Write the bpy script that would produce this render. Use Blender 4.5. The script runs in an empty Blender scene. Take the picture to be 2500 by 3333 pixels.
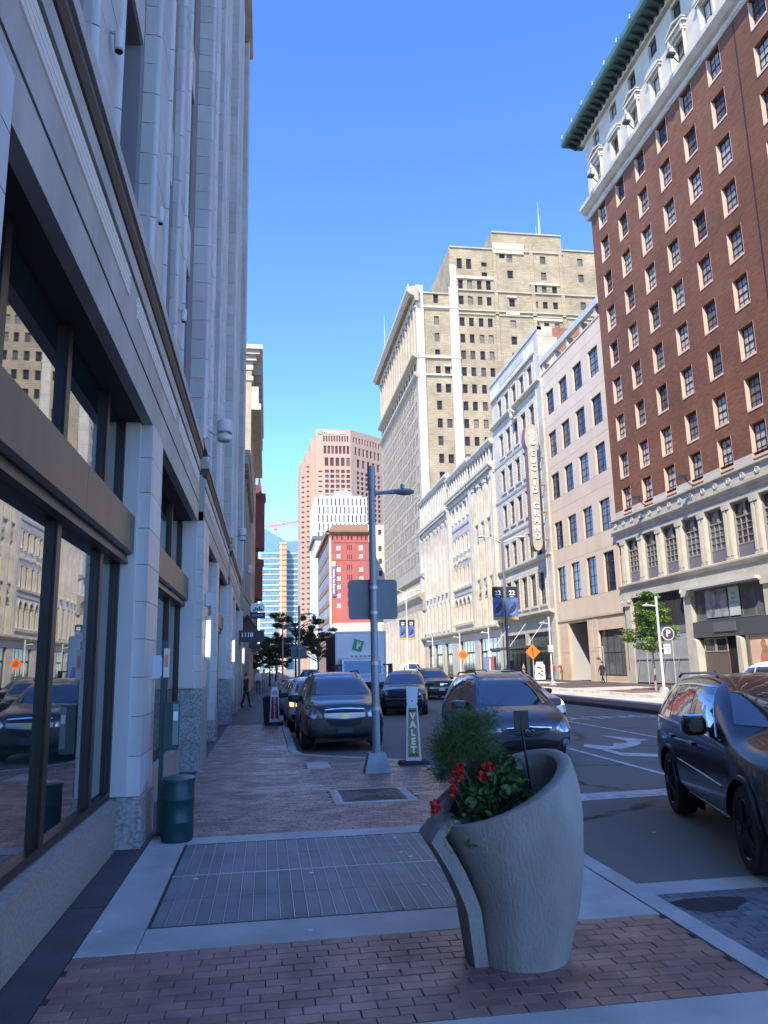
import bpy, bmesh, math, random
from mathutils import Vector, Matrix
from mathutils.bvhtree import BVHTree
R = math.radians
random.seed(7)
scene = bpy.context.scene
COL = scene.collection

# ---------------------------------------------------------------- camera, sky, sun, exposure
cam_d = bpy.data.cameras.new('camera')
cam = bpy.data.objects.new('camera', cam_d); COL.objects.link(cam)
cam_d.sensor_fit = 'HORIZONTAL'; cam_d.sensor_width = 36.0; cam_d.lens = 36.04
cam_d.clip_start = 0.05; cam_d.clip_end = 4000
_r = Vector((0.9887441, -0.14795134, -0.02225997))
_u = Vector((-0.00722309, -0.19580937, 0.98061538))
_f = Vector((0.14944207, 0.96941688, 0.19467403))
cam.matrix_world = Matrix(((_r.x, _u.x, -_f.x, 0), (_r.y, _u.y, -_f.y, 0), (_r.z, _u.z, -_f.z, 1.87), (0, 0, 0, 1)))
scene.camera = cam

SUN_EL = R(46.0)
SUN_TO = Vector((-0.5, -0.866, 0)).normalized()          # horizontal direction towards the sun
world = bpy.data.worlds.new('World'); scene.world = world; world.use_nodes = True
wn = world.node_tree
bg = wn.nodes['Background']
sky = wn.nodes.new('ShaderNodeTexSky'); sky.sky_type = 'NISHITA'; sky.sun_disc = False
sky.sun_elevation = SUN_EL
sky.sun_rotation = math.atan2(SUN_TO.x, SUN_TO.y)
sky.altitude = 200; sky.air_density = 0.63; sky.dust_density = 0.0; sky.ozone_density = 4.0
hs_ = wn.nodes.new('ShaderNodeHueSaturation'); hs_.inputs['Saturation'].default_value = 1.16; hs_.inputs['Hue'].default_value = 0.51
wn.links.new(sky.outputs[0], hs_.inputs['Color']); wn.links.new(hs_.outputs[0], bg.inputs[0]); bg.inputs[1].default_value = 0.15
sun_d = bpy.data.lights.new('sun', 'SUN'); sun_d.energy = 2.1; sun_d.angle = R(0.5); sun_d.color = (1.0, 0.91, 0.77)
sun = bpy.data.objects.new('sun', sun_d); COL.objects.link(sun)
sdir = Vector((SUN_TO.x * math.cos(SUN_EL), SUN_TO.y * math.cos(SUN_EL), math.sin(SUN_EL)))
sun.rotation_euler = sdir.to_track_quat('Z', 'Y').to_euler()
sun.location = (-60, -120, 120)
vs = scene.view_settings
vs.view_transform = 'Standard'; vs.look = 'None'; vs.gamma = 1; vs.use_curve_mapping = False; vs.exposure = 2.03
scene.cycles.max_bounces = 6; scene.cycles.diffuse_bounces = 3; scene.cycles.glossy_bounces = 3
scene.cycles.transmission_bounces = 4; scene.cycles.transparent_max_bounces = 6
scene.cycles.caustics_reflective = False; scene.cycles.caustics_refractive = False
scene.cycles.use_denoising = True

# ---------------------------------------------------------------- materials
MATS = {}
def M(name, col, rough=0.6, metal=0.0, var=0.0, col2=None, nscale=2.0, ndetail=4.0, bump=0.0, bscale=30.0, spec=0.5, coat=0.0, emit=None, estr=0.0, stretch=None, thr=(0.35, 0.65), rvar=0.0, wpos=False):
    if name in MATS: return MATS[name]
    m = bpy.data.materials.new(name); m.use_nodes = True; MATS[name] = m
    nt = m.node_tree; N = nt.nodes; L = nt.links
    p = N['Principled BSDF']
    p.inputs['Base Color'].default_value = (*col, 1); p.inputs['Roughness'].default_value = rough
    p.inputs['Metallic'].default_value = metal; p.inputs['Specular IOR Level'].default_value = spec
    p.inputs['Coat Weight'].default_value = coat; p.inputs['Coat Roughness'].default_value = 0.03
    if emit: p.inputs['Emission Color'].default_value = (*emit, 1); p.inputs['Emission Strength'].default_value = estr
    src = None
    tc = N.new('ShaderNodeTexCoord'); vec = tc.outputs['Object']
    if wpos: vec = N.new('ShaderNodeNewGeometry').outputs['Position']
    if stretch:
        mp = N.new('ShaderNodeMapping'); mp.inputs['Scale'].default_value = stretch; L.new(vec, mp.inputs[0]); vec = mp.outputs[0]
    if col2 is not None:
        nz = N.new('ShaderNodeTexNoise'); nz.inputs['Scale'].default_value = nscale; nz.inputs['Detail'].default_value = ndetail
        L.new(vec, nz.inputs['Vector'])
        mr = N.new('ShaderNodeMapRange'); mr.inputs[1].default_value = thr[0]; mr.inputs[2].default_value = thr[1]; L.new(nz.outputs[0], mr.inputs[0])
        mx = N.new('ShaderNodeMix'); mx.data_type = 'RGBA'; mx.inputs[6].default_value = (*col, 1); mx.inputs[7].default_value = (*col2, 1)
        L.new(mr.outputs[0], mx.inputs[0]); src = mx.outputs[2]
        if rvar:
            rr = N.new('ShaderNodeMapRange'); rr.inputs[3].default_value = rough - rvar; rr.inputs[4].default_value = rough + rvar
            L.new(mr.outputs[0], rr.inputs[0]); L.new(rr.outputs[0], p.inputs['Roughness'])
    if var:
        oi = N.new('ShaderNodeObjectInfo'); ge = N.new('ShaderNodeNewGeometry')
        ad = N.new('ShaderNodeMath'); ad.operation = 'ADD'; L.new(oi.outputs['Random'], ad.inputs[0]); L.new(ge.outputs['Random Per Island'], ad.inputs[1])
        fr = N.new('ShaderNodeMath'); fr.operation = 'FRACT'; L.new(ad.outputs[0], fr.inputs[0])
        m2 = N.new('ShaderNodeMapRange'); m2.inputs[3].default_value = 1 - var; m2.inputs[4].default_value = 1 + var; L.new(fr.outputs[0], m2.inputs[0])
        mu = N.new('ShaderNodeVectorMath'); mu.operation = 'SCALE'
        if src: L.new(src, mu.inputs[0])
        else: mu.inputs[0].default_value = col
        L.new(m2.outputs[0], mu.inputs['Scale']); src = mu.outputs[0]
    if src: L.new(src, p.inputs['Base Color'])
    if bump:
        n2 = N.new('ShaderNodeTexNoise'); n2.inputs['Scale'].default_value = bscale; n2.inputs['Detail'].default_value = 3
        L.new(vec, n2.inputs['Vector'])
        bp = N.new('ShaderNodeBump'); bp.inputs['Strength'].default_value = bump; bp.inputs['Distance'].default_value = 0.02
        L.new(n2.outputs[0], bp.inputs['Height']); L.new(bp.outputs[0], p.inputs['Normal'])
    return m

def MB_brick(name, c1, c2, mortar, bw, bh, ms=0.01, rough=0.85, var=None, offset=0.5, nscale=0.25, dirt=0.3):
    """brick courses on a facade: local x+y runs along, z up"""
    if name in MATS: return MATS[name]
    m = bpy.data.materials.new(name); m.use_nodes = True; MATS[name] = m
    nt = m.node_tree; N = nt.nodes; L = nt.links; p = N['Principled BSDF']; p.inputs['Roughness'].default_value = rough
    p.inputs['Specular IOR Level'].default_value = 0.25
    tc = N.new('ShaderNodeTexCoord'); se = N.new('ShaderNodeSeparateXYZ'); L.new(tc.outputs['Object'], se.inputs[0])
    ad = N.new('ShaderNodeMath'); L.new(se.outputs[0], ad.inputs[0]); L.new(se.outputs[1], ad.inputs[1])
    cb = N.new('ShaderNodeCombineXYZ'); L.new(ad.outputs[0], cb.inputs[0]); L.new(se.outputs[2], cb.inputs[1])
    br = N.new('ShaderNodeTexBrick'); br.offset = offset
    br.inputs['Color1'].default_value = (*c1, 1); br.inputs['Color2'].default_value = (*c2, 1); br.inputs['Mortar'].default_value = (*mortar, 1)
    br.inputs['Scale'].default_value = 1; br.inputs['Mortar Size'].default_value = ms; br.inputs['Brick Width'].default_value = bw; br.inputs['Row Height'].default_value = bh
    L.new(cb.outputs[0], br.inputs['Vector'])
    nz = N.new('ShaderNodeTexNoise'); nz.inputs['Scale'].default_value = nscale; nz.inputs['Detail'].default_value = 6; nz.inputs['Roughness'].default_value = 0.65
    L.new(tc.outputs['Object'], nz.inputs['Vector'])
    mr = N.new('ShaderNodeMapRange'); mr.inputs[1].default_value = 0.3; mr.inputs[2].default_value = 0.7; mr.inputs[3].default_value = 1 - dirt; mr.inputs[4].default_value = 1 + dirt * 0.6
    L.new(nz.outputs[0], mr.inputs[0])
    sc = N.new('ShaderNodeVectorMath'); sc.operation = 'SCALE'; L.new(br.outputs[0], sc.inputs[0]); L.new(mr.outputs[0], sc.inputs['Scale'])
    L.new(sc.outputs[0], p.inputs['Base Color'])
    bp = N.new('ShaderNodeBump'); bp.inputs['Strength'].default_value = 0.4; bp.inputs['Distance'].default_value = 0.01; bp.invert = True
    L.new(br.outputs['Fac'], bp.inputs['Height']); L.new(bp.outputs[0], p.inputs['Normal'])
    return m

def M_glass(name, dark=(0.012, 0.018, 0.026), light=(0.12, 0.13, 0.14), p_light=0.35, rough=0.03, ior=1.6, wave=0.0, wscale=1.2, spec=0.5):
    """window pane: dark room or pale curtain behind, reflecting surface; differs per object"""
    if name in MATS: return MATS[name]
    m = bpy.data.materials.new(name); m.use_nodes = True; MATS[name] = m
    nt = m.node_tree; N = nt.nodes; L = nt.links; p = N['Principled BSDF']
    p.inputs['Roughness'].default_value = rough; p.inputs['IOR'].default_value = ior; p.inputs['Specular IOR Level'].default_value = spec
    oi = N.new('ShaderNodeObjectInfo'); ge = N.new('ShaderNodeNewGeometry')
    ad = N.new('ShaderNodeMath'); L.new(oi.outputs['Random'], ad.inputs[0]); L.new(ge.outputs['Random Per Island'], ad.inputs[1])
    fr = N.new('ShaderNodeMath'); fr.operation = 'FRACT'; L.new(ad.outputs[0], fr.inputs[0])
    cr = N.new('ShaderNodeValToRGB'); cr.color_ramp.interpolation = 'LINEAR'
    cr.color_ramp.elements[0].color = (*dark, 1); cr.color_ramp.elements[0].position = 1 - p_light - 0.15
    cr.color_ramp.elements[1].color = (*light, 1); cr.color_ramp.elements[1].position = min(1, 1 - p_light + 0.3)
    L.new(fr.outputs[0], cr.inputs[0])
    tc = N.new('ShaderNodeTexCoord')
    nz = N.new('ShaderNodeTexNoise'); nz.inputs['Scale'].default_value = 1.3; L.new(tc.outputs['Object'], nz.inputs['Vector'])
    mr = N.new('ShaderNodeMapRange'); mr.inputs[3].default_value = 0.5; mr.inputs[4].default_value = 1.5; L.new(nz.outputs[0], mr.inputs[0])
    sc = N.new('ShaderNodeVectorMath'); sc.operation = 'SCALE'; L.new(cr.outputs[0], sc.inputs[0]); L.new(mr.outputs[0], sc.inputs['Scale'])
    L.new(sc.outputs[0], p.inputs['Base Color'])
    if wave:
        n2 = N.new('ShaderNodeTexNoise'); n2.inputs['Scale'].default_value = wscale; n2.inputs['Detail'].default_value = 1
        L.new(tc.outputs['Object'], n2.inputs['Vector'])
        bp = N.new('ShaderNodeBump'); bp.inputs['Strength'].default_value = wave; bp.inputs['Distance'].default_value = 0.05
        L.new(n2.outputs[0], bp.inputs['Height']); L.new(bp.outputs[0], p.inputs['Normal'])
    return m

# ---------------------------------------------------------------- mesh helpers
class MB:
    def __init__(s): s.v = []; s.f = []; s.m = []
    def face(s, pts, mi=0):
        i = len(s.v); s.v += [tuple(p) for p in pts]; s.f.append(tuple(range(i, i + len(pts)))); s.m.append(mi)
    def box(s, x0, x1, y0, y1, z0, z1, mi=0):
        if x0 > x1: x0, x1 = x1, x0
        if y0 > y1: y0, y1 = y1, y0
        if z0 > z1: z0, z1 = z1, z0
        i = len(s.v)
        s.v += [(x0, y0, z0), (x1, y0, z0), (x1, y1, z0), (x0, y1, z0), (x0, y0, z1), (x1, y0, z1), (x1, y1, z1), (x0, y1, z1)]
        s.f += [(i, i+3, i+2, i+1), (i+4, i+5, i+6, i+7), (i, i+1, i+5, i+4), (i+1, i+2, i+6, i+5), (i+2, i+3, i+7, i+6), (i+3, i, i+4, i+7)]
        s.m += [mi] * 6
        return s
    def frustum(s, cx, cy, z0, z1, a0, b0, a1, b1, mi=0):
        i = len(s.v)
        s.v += [(cx-a0, cy-b0, z0), (cx+a0, cy-b0, z0), (cx+a0, cy+b0, z0), (cx-a0, cy+b0, z0), (cx-a1, cy-b1, z1), (cx+a1, cy-b1, z1), (cx+a1, cy+b1, z1), (cx-a1, cy+b1, z1)]
        s.f += [(i, i+3, i+2, i+1), (i+4, i+5, i+6, i+7), (i, i+1, i+5, i+4), (i+1, i+2, i+6, i+5), (i+2, i+3, i+7, i+6), (i+3, i, i+4, i+7)]
        s.m += [mi] * 6
        return s
    def rings(s, rings, cap0=True, cap1=True, closed=True, mi=0):
        i = len(s.v); n = len(rings[0])
        for r in rings: s.v += [tuple(p) for p in r]
        for k in range(len(rings) - 1):
            for j in range(n if closed else n - 1):
                a = i + k*n + j; b = i + k*n + (j+1) % n
                s.f.append((a, b, b + n, a + n)); s.m.append(mi)
        if cap0: s.f.append(tuple(i + j for j in reversed(range(n)))); s.m.append(mi)
        if cap1: s.f.append(tuple(i + (len(rings)-1)*n + j for j in range(n))); s.m.append(mi)
        return s
    def tube(s, path, r, n=8, mi=0):
        P = [Vector(p) for p in path]; rs = r if isinstance(r, (list, tuple)) else [r] * len(P)
        rings = []
        for k, p in enumerate(P):
            d = (P[min(k+1, len(P)-1)] - P[max(k-1, 0)]).normalized()
            a = Vector((0, 0, 1)) if abs(d.z) < 0.9 else Vector((1, 0, 0))
            u = d.cross(a).normalized(); w = u.cross(d)
            w = d.cross(u)
            rings.append([p + (u*math.cos(2*math.pi*j/n) + w*math.sin(2*math.pi*j/n)) * rs[k] for j in range(n)])
        return s.rings(rings, mi=mi)
    def cyl(s, p0, p1, r0, r1=None, n=12, mi=0): return s.tube([p0, p1], [r0, r0 if r1 is None else r1], n, mi)
    def lathe(s, prof, cx=0, cy=0, n=16, mi=0):
        return s.rings([[(cx + r*math.cos(2*math.pi*j/n), cy + r*math.sin(2*math.pi*j/n), z) for j in range(n)] for r, z in prof], mi=mi)
    def prism(s, poly, y0, y1, axis='y', mi=0):
        """poly in (a,b); axis y: a=x b=z ; axis x: a=y b=z ; axis z: a=x b=y"""
        def P(a, b, t): return (a, t, b) if axis == 'y' else ((t, a, b) if axis == 'x' else (a, b, t))
        return s.rings([[P(a, b, y0) for a, b in poly], [P(a, b, y1) for a, b in poly]], mi=mi)
    def blob(s, c, rx, ry, rz, n=8, m=5, mi=0):
        rings = []
        for k in range(m + 1):
            t = -math.pi/2 + math.pi * (k + 0.001) / (m + 0.002)
            rings.append([(c[0] + rx*math.cos(t)*math.cos(2*math.pi*j/n), c[1] + ry*math.cos(t)*math.sin(2*math.pi*j/n), c[2] + rz*math.sin(t)) for j in range(n)])
        return s.rings(rings, mi=mi)
    def xform(s, mat):
        s.v = [tuple(mat @ Vector(p)) for p in s.v]; return s
    def add(s, o, mat=None):
        i = len(s.v); s.v += [tuple(mat @ Vector(p)) for p in o.v] if mat else o.v
        s.f += [tuple(a + i for a in f) for f in o.f]; s.m += o.m; return s
    def mesh(s, name, mats, smooth=False, fix=True, weld=False):
        me = bpy.data.meshes.new(name); me.from_pydata(s.v, [], s.f)
        for m in (mats if isinstance(mats, (list, tuple)) else [mats]): me.materials.append(m)
        if isinstance(mats, (list, tuple)) and len(mats) > 1: me.polygons.foreach_set('material_index', s.m)
        if fix and len(s.f) < 60000:
            bm = bmesh.new(); bm.from_mesh(me)
            if weld: bmesh.ops.remove_doubles(bm, verts=bm.verts, dist=1e-4)
            bmesh.ops.recalc_face_normals(bm, faces=bm.faces); bm.to_mesh(me); bm.free()
        if smooth:
            me.polygons.foreach_set('use_smooth', [True] * len(me.polygons))
            if smooth is not True: me.set_sharp_from_angle(angle=smooth)
        return me
    def build(s, name, mats, parent=None, smooth=False, loc=None, **k):
        return ob(name, s.mesh(name, mats, smooth, **k), parent, loc)

SM = R(35)
def ob(name, me, parent=None, loc=None, rz=None):
    o = bpy.data.objects.new(name, me); COL.objects.link(o)
    if parent: o.parent = parent
    if loc: o.location = loc
    if rz: o.rotation_euler = (0, 0, rz)
    return o
def thing(name, label, cat, loc=(0, 0, 0), rz=0, group=None):
    o = bpy.data.objects.new(name, None); COL.objects.link(o); o.location = loc; o.rotation_euler = (0, 0, rz)
    o.empty_display_size = 0.2
    return tag(o, label, cat, group)
def tag(o, label, cat, group=None):
    o['label'] = label; o['category'] = cat
    if group: o['group'] = group
    return o
def struct(o): o['kind'] = 'structure'; return o
def stuff(o): o['kind'] = 'stuff'; return o
def copy_tree(o, parent=None):
    c = o.copy(); COL.objects.link(c); c.parent = parent
    for ch in list(o.children): copy_tree(ch, c)
    return c

_txt = {}
def text_mesh(s, size, depth=0.01, bold=0.0, align='CENTER', name='lettering', mat=None):
    key = (s, size, depth, bold, align, mat.name if mat else '')
    if key in _txt: return _txt[key]
    cu = bpy.data.curves.new(name, 'FONT'); cu.body = s; cu.size = size; cu.extrude = depth; cu.offset = bold; cu.align_x = align; cu.align_y = 'CENTER'; cu.resolution_u = 3
    o = bpy.data.objects.new(name, cu); COL.objects.link(o)
    dg = bpy.context.evaluated_depsgraph_get(); dg.update()
    me = bpy.data.meshes.new_from_object(o.evaluated_get(dg)); me.name = name
    bpy.data.objects.remove(o); bpy.data.curves.remove(cu)
    me.materials.clear()
    if mat: me.materials.append(mat)
    me.transform(Matrix.Rotation(R(90), 4, 'X'))      # stands upright, faces -y, reads along +x
    _txt[key] = me; return me
def lettering(s, size, mat, parent, loc, depth=0.01, bold=0.0, rz=0, align='CENTER', roll=0):
    o = ob('lettering', text_mesh(s, size, depth, bold, align, 'lettering', mat), parent, loc)
    o.rotation_euler = (0, roll, rz); return o

# ---------------------------------------------------------------- facade helpers (local x along, y inward, z up)
def wall_grid(mb, x0, x1, z0, z1, ops, y=0.0, d=0.3, mi=0, mr=None):
    mr = mi if mr is None else mr
    xs = sorted(set([x0, x1] + [round(v, 4) for o in ops for v in o[:2] if x0 < v < x1])); zs = sorted(set([z0, z1] + [round(v, 4) for o in ops for v in o[2:4] if z0 < v < z1]))
    for i in range(len(xs) - 1):
        run = None
        for k in range(len(zs) - 1):
            cx = (xs[i] + xs[i+1]) / 2; cz = (zs[k] + zs[k+1]) / 2
            hole = any(o[0] < cx < o[1] and o[2] < cz < o[3] for o in ops)
            if not hole and run is None: run = zs[k]
            if run is not None and (hole or k == len(zs) - 2):
                top = zs[k] if hole else zs[k+1]
                mb.face([(xs[i], y, run), (xs[i+1], y, run), (xs[i+1], y, top), (xs[i], y, top)], mi); run = None
    for a, b, c, e in [o[:4] for o in ops]:
        mb.face([(a, y, c), (a, y, e), (a, y+d, e), (a, y+d, c)][::-1], mr); mb.face([(b, y, c), (b, y, e), (b, y+d, e), (b, y+d, c)], mr)
        mb.face([(a, y, e), (b, y, e), (b, y+d, e), (a, y+d, e)][::-1], mr); mb.face([(a, y, c), (b, y, c), (b, y+d, c), (a, y+d, c)], mr)
    return mb

_win = {}
def win_frame(w, h, nx, nz, mat, bar=0.04, edge=0.07, t=0.06, meet=False):
    k = ('f', round(w, 2), round(h, 2), nx, nz, mat.name, bar, edge, meet)
    if k in _win: return _win[k]
    mb = MB()
    mb.box(0, edge, 0, t, 0, h); mb.box(w - edge, w, 0, t, 0, h); mb.box(edge, w - edge, 0, t, 0, edge); mb.box(edge, w - edge, 0, t, h - edge, h)
    for i in range(1, nx): x = w * i / nx; mb.box(x - bar/2, x + bar/2, 0.01, t - 0.005, edge, h - edge)
    for i in range(1, nz):
        z = h * i / nz; b = bar * (2 if meet and i * 2 == nz else 1); yy = -0.01 if b > bar else 0.015
        mb.box(edge, w - edge, yy, t - 0.01, z - b/2, z + b/2)
    _win[k] = mb.mesh('window', mat, fix=False); return _win[k]
def pane_mesh(w, h, mat, y=0.045):
    k = ('p', round(w, 2), round(h, 2), mat.name, y)
    if k not in _win:
        mb = MB(); mb.box(0.01, w - 0.01, y, y + 0.015, 0.01, h - 0.01); _win[k] = mb.mesh('pane', mat, fix=False)
    return _win[k]
def win(root, x, z, w, h, y, nx, nz, fm, gm, name='window', **k):
    """a window that stands at local (x, y, z): frame mesh with a pane child"""
    o = ob(name, win_frame(w, h, nx, nz, fm, **k), root, (x, y, z)); ob('pane', pane_mesh(w, h, gm), o); return o
def win1(root, x, z, w, h, y, nx, nz, fm, gm, name='window', bar=0.05, edge=0.08):
    """far window: frame and glass in one mesh"""
    k = ('1', round(w, 2), round(h, 2), nx, nz, fm.name, gm.name)
    if k not in _win:
        mb = MB(); t = 0.06
        mb.box(0, edge, 0, t, 0, h); mb.box(w - edge, w, 0, t, 0, h); mb.box(edge, w - edge, 0, t, 0, edge); mb.box(edge, w - edge, 0, t, h - edge, h)
        for i in range(1, nx): xx = w * i / nx; mb.box(xx - bar/2, xx + bar/2, 0.01, t, edge, h - edge)
        for i in range(1, nz): zz = h * i / nz; mb.box(edge, w - edge, 0.01, t - 0.005, zz - bar/2, zz + bar/2)
        mb.box(0.01, w - 0.01, 0.035, 0.05, 0.01, h - 0.01, 1); _win[k] = mb.mesh('window', [fm, gm], fix=False)
    return ob(name, _win[k], root, (x, y, z))
def profile_run(mb, prof, x0, x1, mi=0):
    """moulding: prof = [(y,z)...] closed outline, run along local x"""
    return mb.prism(prof, x0, x1, 'x', mi)
# ---------------------------------------------------------------- palette
asphalt = M('asphalt', (0.19, 0.176, 0.150), 0.78, col2=(0.26, 0.24, 0.205), nscale=0.5, ndetail=12, bump=0.35, bscale=220, rvar=0.12, stretch=(1, 0.25, 1))
def cracks(m, scale, width, dark):
    nt = m.node_tree; N = nt.nodes; L = nt.links; p = N['Principled BSDF']; src = p.inputs['Base Color'].links[0].from_socket
    g = N.new('ShaderNodeNewGeometry'); nz = N.new('ShaderNodeTexNoise'); nz.inputs['Scale'].default_value = 1.6; nz.inputs['Detail'].default_value = 6; L.new(g.outputs['Position'], nz.inputs['Vector'])
    mx = N.new('ShaderNodeMix'); mx.data_type = 'VECTOR'; mx.inputs[0].default_value = 0.25; L.new(g.outputs['Position'], mx.inputs[4]); L.new(nz.outputs['Color'], mx.inputs[5])
    vo = N.new('ShaderNodeTexVoronoi'); vo.feature = 'DISTANCE_TO_EDGE'; vo.inputs['Scale'].default_value = scale; L.new(mx.outputs[1], vo.inputs['Vector'])
    mr = N.new('ShaderNodeMapRange'); mr.inputs[1].default_value = 0; mr.inputs[2].default_value = width; mr.inputs[3].default_value = 1; mr.inputs[4].default_value = 0; L.new(vo.outputs['Distance'], mr.inputs[0])
    n2 = N.new('ShaderNodeTexNoise'); n2.inputs['Scale'].default_value = 0.35; L.new(g.outputs['Position'], n2.inputs['Vector'])
    m2 = N.new('ShaderNodeMapRange'); m2.inputs[1].default_value = 0.48; m2.inputs[2].default_value = 0.56; L.new(n2.outputs[0], m2.inputs[0])
    mu = N.new('ShaderNodeMath'); mu.operation = 'MULTIPLY'; L.new(mr.outputs[0], mu.inputs[0]); L.new(m2.outputs[0], mu.inputs[1])
    out = N.new('ShaderNodeMix'); out.data_type = 'RGBA'; L.new(mu.outputs[0], out.inputs[0]); L.new(src, out.inputs[6]); out.inputs[7].default_value = (*dark, 1); L.new(out.outputs[2], p.inputs['Base Color'])
def spots(m, scale, r, dark, keep=0.62):
    nt = m.node_tree; N = nt.nodes; L = nt.links; p = N['Principled BSDF']; src = p.inputs['Base Color'].links[0].from_socket
    g = N.new('ShaderNodeNewGeometry'); nz = N.new('ShaderNodeTexNoise'); nz.inputs['Scale'].default_value = 14; L.new(g.outputs['Position'], nz.inputs['Vector'])
    mx = N.new('ShaderNodeMix'); mx.data_type = 'VECTOR'; mx.inputs[0].default_value = 0.02; L.new(g.outputs['Position'], mx.inputs[4]); L.new(nz.outputs['Color'], mx.inputs[5])
    vo = N.new('ShaderNodeTexVoronoi'); vo.inputs['Scale'].default_value = scale; L.new(mx.outputs[1], vo.inputs['Vector'])
    se = N.new('ShaderNodeSeparateColor'); L.new(vo.outputs['Color'], se.inputs[0])
    rr = N.new('ShaderNodeMath'); rr.operation = 'MULTIPLY'; rr.inputs[1].default_value = r*scale; L.new(se.outputs[1], rr.inputs[0])
    lt_ = N.new('ShaderNodeMath'); lt_.operation = 'LESS_THAN'; L.new(vo.outputs['Distance'], lt_.inputs[0]); L.new(rr.outputs[0], lt_.inputs[1])
    gt_ = N.new('ShaderNodeMath'); gt_.operation = 'GREATER_THAN'; gt_.inputs[1].default_value = keep; L.new(se.outputs[0], gt_.inputs[0])
    mu = N.new('ShaderNodeMath'); mu.operation = 'MULTIPLY'; L.new(lt_.outputs[0], mu.inputs[0]); L.new(gt_.outputs[0], mu.inputs[1])
    m3 = N.new('ShaderNodeMath'); m3.operation = 'MULTIPLY'; m3.inputs[1].default_value = 0.6; L.new(mu.outputs[0], m3.inputs[0])
    out = N.new('ShaderNodeMix'); out.data_type = 'RGBA'; L.new(m3.outputs[0], out.inputs[0]); L.new(src, out.inputs[6]); out.inputs[7].default_value = (*dark, 1); L.new(out.outputs[2], p.inputs['Base Color'])
cracks(asphalt, 0.32, 0.012, (0.04, 0.038, 0.035))
asphalt_dk = M('asphalt patch', (0.03, 0.03, 0.032), 0.85, col2=(0.05, 0.05, 0.05), nscale=8, bump=0.5, bscale=150)
concrete = M('concrete', (0.66, 0.63, 0.56), 0.72, col2=(0.47, 0.45, 0.395), nscale=1.6, ndetail=12, bump=0.25, bscale=120, var=0.06, wpos=True)
concrete_lt = M('bus lane concrete', (0.50, 0.48, 0.43), 0.85, col2=(0.40, 0.38, 0.34), nscale=0.5, ndetail=9, bump=0.2, bscale=90)
joint = M('joint sand', (0.075, 0.062, 0.055), 0.95)
paver = M('paver brick', (0.37, 0.20, 0.145), 0.38, col2=(0.235, 0.125, 0.098), nscale=2.6, ndetail=12, bump=0.35, bscale=90, var=0.2, rvar=0.1, wpos=True)
paver_reflect = M('paver with painted reflection', (0.50, 0.34, 0.28), 0.34, col2=(0.36, 0.23, 0.19), nscale=3, ndetail=12, bump=0.3, bscale=90, var=0.2, rvar=0.08, wpos=True)  # lighter copy of the paver: reflected light put into the colour
spots(concrete, 3.2, 0.035, (.12, .11, .10)); spots(concrete, 0.9, 0.16, (.30, .285, .25), .7); spots(paver, 2.6, 0.03, (.05, .045, .042), .66)
slate = M('dark edge paving', (0.055, 0.05, 0.055), 0.6, col2=(0.085, 0.08, 0.085), nscale=3, ndetail=8, var=0.15, bump=0.25, bscale=80)
greypaver = M('grey crosswalk paver', (0.22, 0.22, 0.22), 0.7, col2=(0.16, 0.16, 0.165), nscale=5, var=0.25, bump=0.3, bscale=90)
white_paint = M('road paint', (0.75, 0.74, 0.70), 0.7, col2=(0.42, 0.41, 0.40), nscale=6, ndetail=12, thr=(0.47, 0.66))
grate_m = M('grate plates', (0.25, 0.275, 0.255), 0.55, col2=(0.175, 0.195, 0.18), nscale=2.2, ndetail=11, var=0.12, bump=0.15, bscale=60, wpos=True)
alu = M('worn aluminium', (0.52, 0.52, 0.50), 0.45, 0.4)
iron = M('brown iron', (0.09, 0.06, 0.05), 0.55, 0.4, col2=(0.06, 0.045, 0.04), nscale=6)
white_bit = M('white paper', (0.8, 0.8, 0.78), 0.8)

# ---------------------------------------------------------------- ground
mb = MB(); mb.face([(-900, -300, -0.13), (1100, -300, -0.13), (1100, 1500, -0.13), (-900, 1500, -0.13)])
road = struct(mb.build('road', asphalt, fix=False))
def flat(name, poly, z, mat, parent=road):
    mb = MB(); mb.rings([[(x, y, z - 0.003) for x, y in poly], [(x, y, z) for x, y in poly]]); return mb.build(name, mat, parent)
def strip(name, x0, x1, y0, y1, z, mat, parent=road):
    return flat(name, [(x0, y0), (x1, y0), (x1, y1), (x0, y1)], z, mat, parent)
ZM = -0.123
strip('lane_line', 6.86, 6.98, 12.9, 30, ZM, white_paint)
strip('lane_line', 9.92, 10.04, 12.9, 34, ZM, white_paint)
for k in range(9): strip('lane_dash', 6.86, 6.98, 36 + k*9, 39 + k*9, ZM, white_paint)
flat('stop_line', [(3.3, 11.12), (13.6, 11.62), (13.6, 12.17), (3.3, 11.68)], ZM, white_paint)
flat('turn_arrow', [(8.91, 20.37), (9.47, 18.79), (9.21, 18.7), (8.86, 18.02), (8.49, 17.59), (8.04, 17.68), (8.3, 18.33), (8.74, 18.36), (8.9, 18.92)], ZM, white_paint)
flat('turn_arrow', [(7.6, 18.42), (8.02, 17.77), (8.49, 17.59), (8.03, 17.23), (7.66, 17.23), (7.65, 16.49), (8.28, 16.02), (8.04, 15.55), (7.44, 15.99), (7.47, 17.44), (7.37, 17.88)], ZM, white_paint)
o = ob('road_word', text_mesh('ONLY', 1.5, 0.001, 0.02, 'CENTER', 'road_word', white_paint), road, (12.0, 26.6, ZM)); o.rotation_euler = (R(-90), 0, R(180)); o.scale = (0.85, 1, 1.0)
flat('asphalt_patch', [(3.31, 6.46), (3.47, 6.52), (3.79, 6.52), (3.98, 6.46), (3.95, 6.35), (3.8, 6.25), (3.74, 6.17), (3.46, 6.16), (3.36, 6.28)], -0.114, asphalt_dk)
strip('concrete_band', 3.14, 30, 6.72, 7.06, -0.124, concrete)
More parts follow.
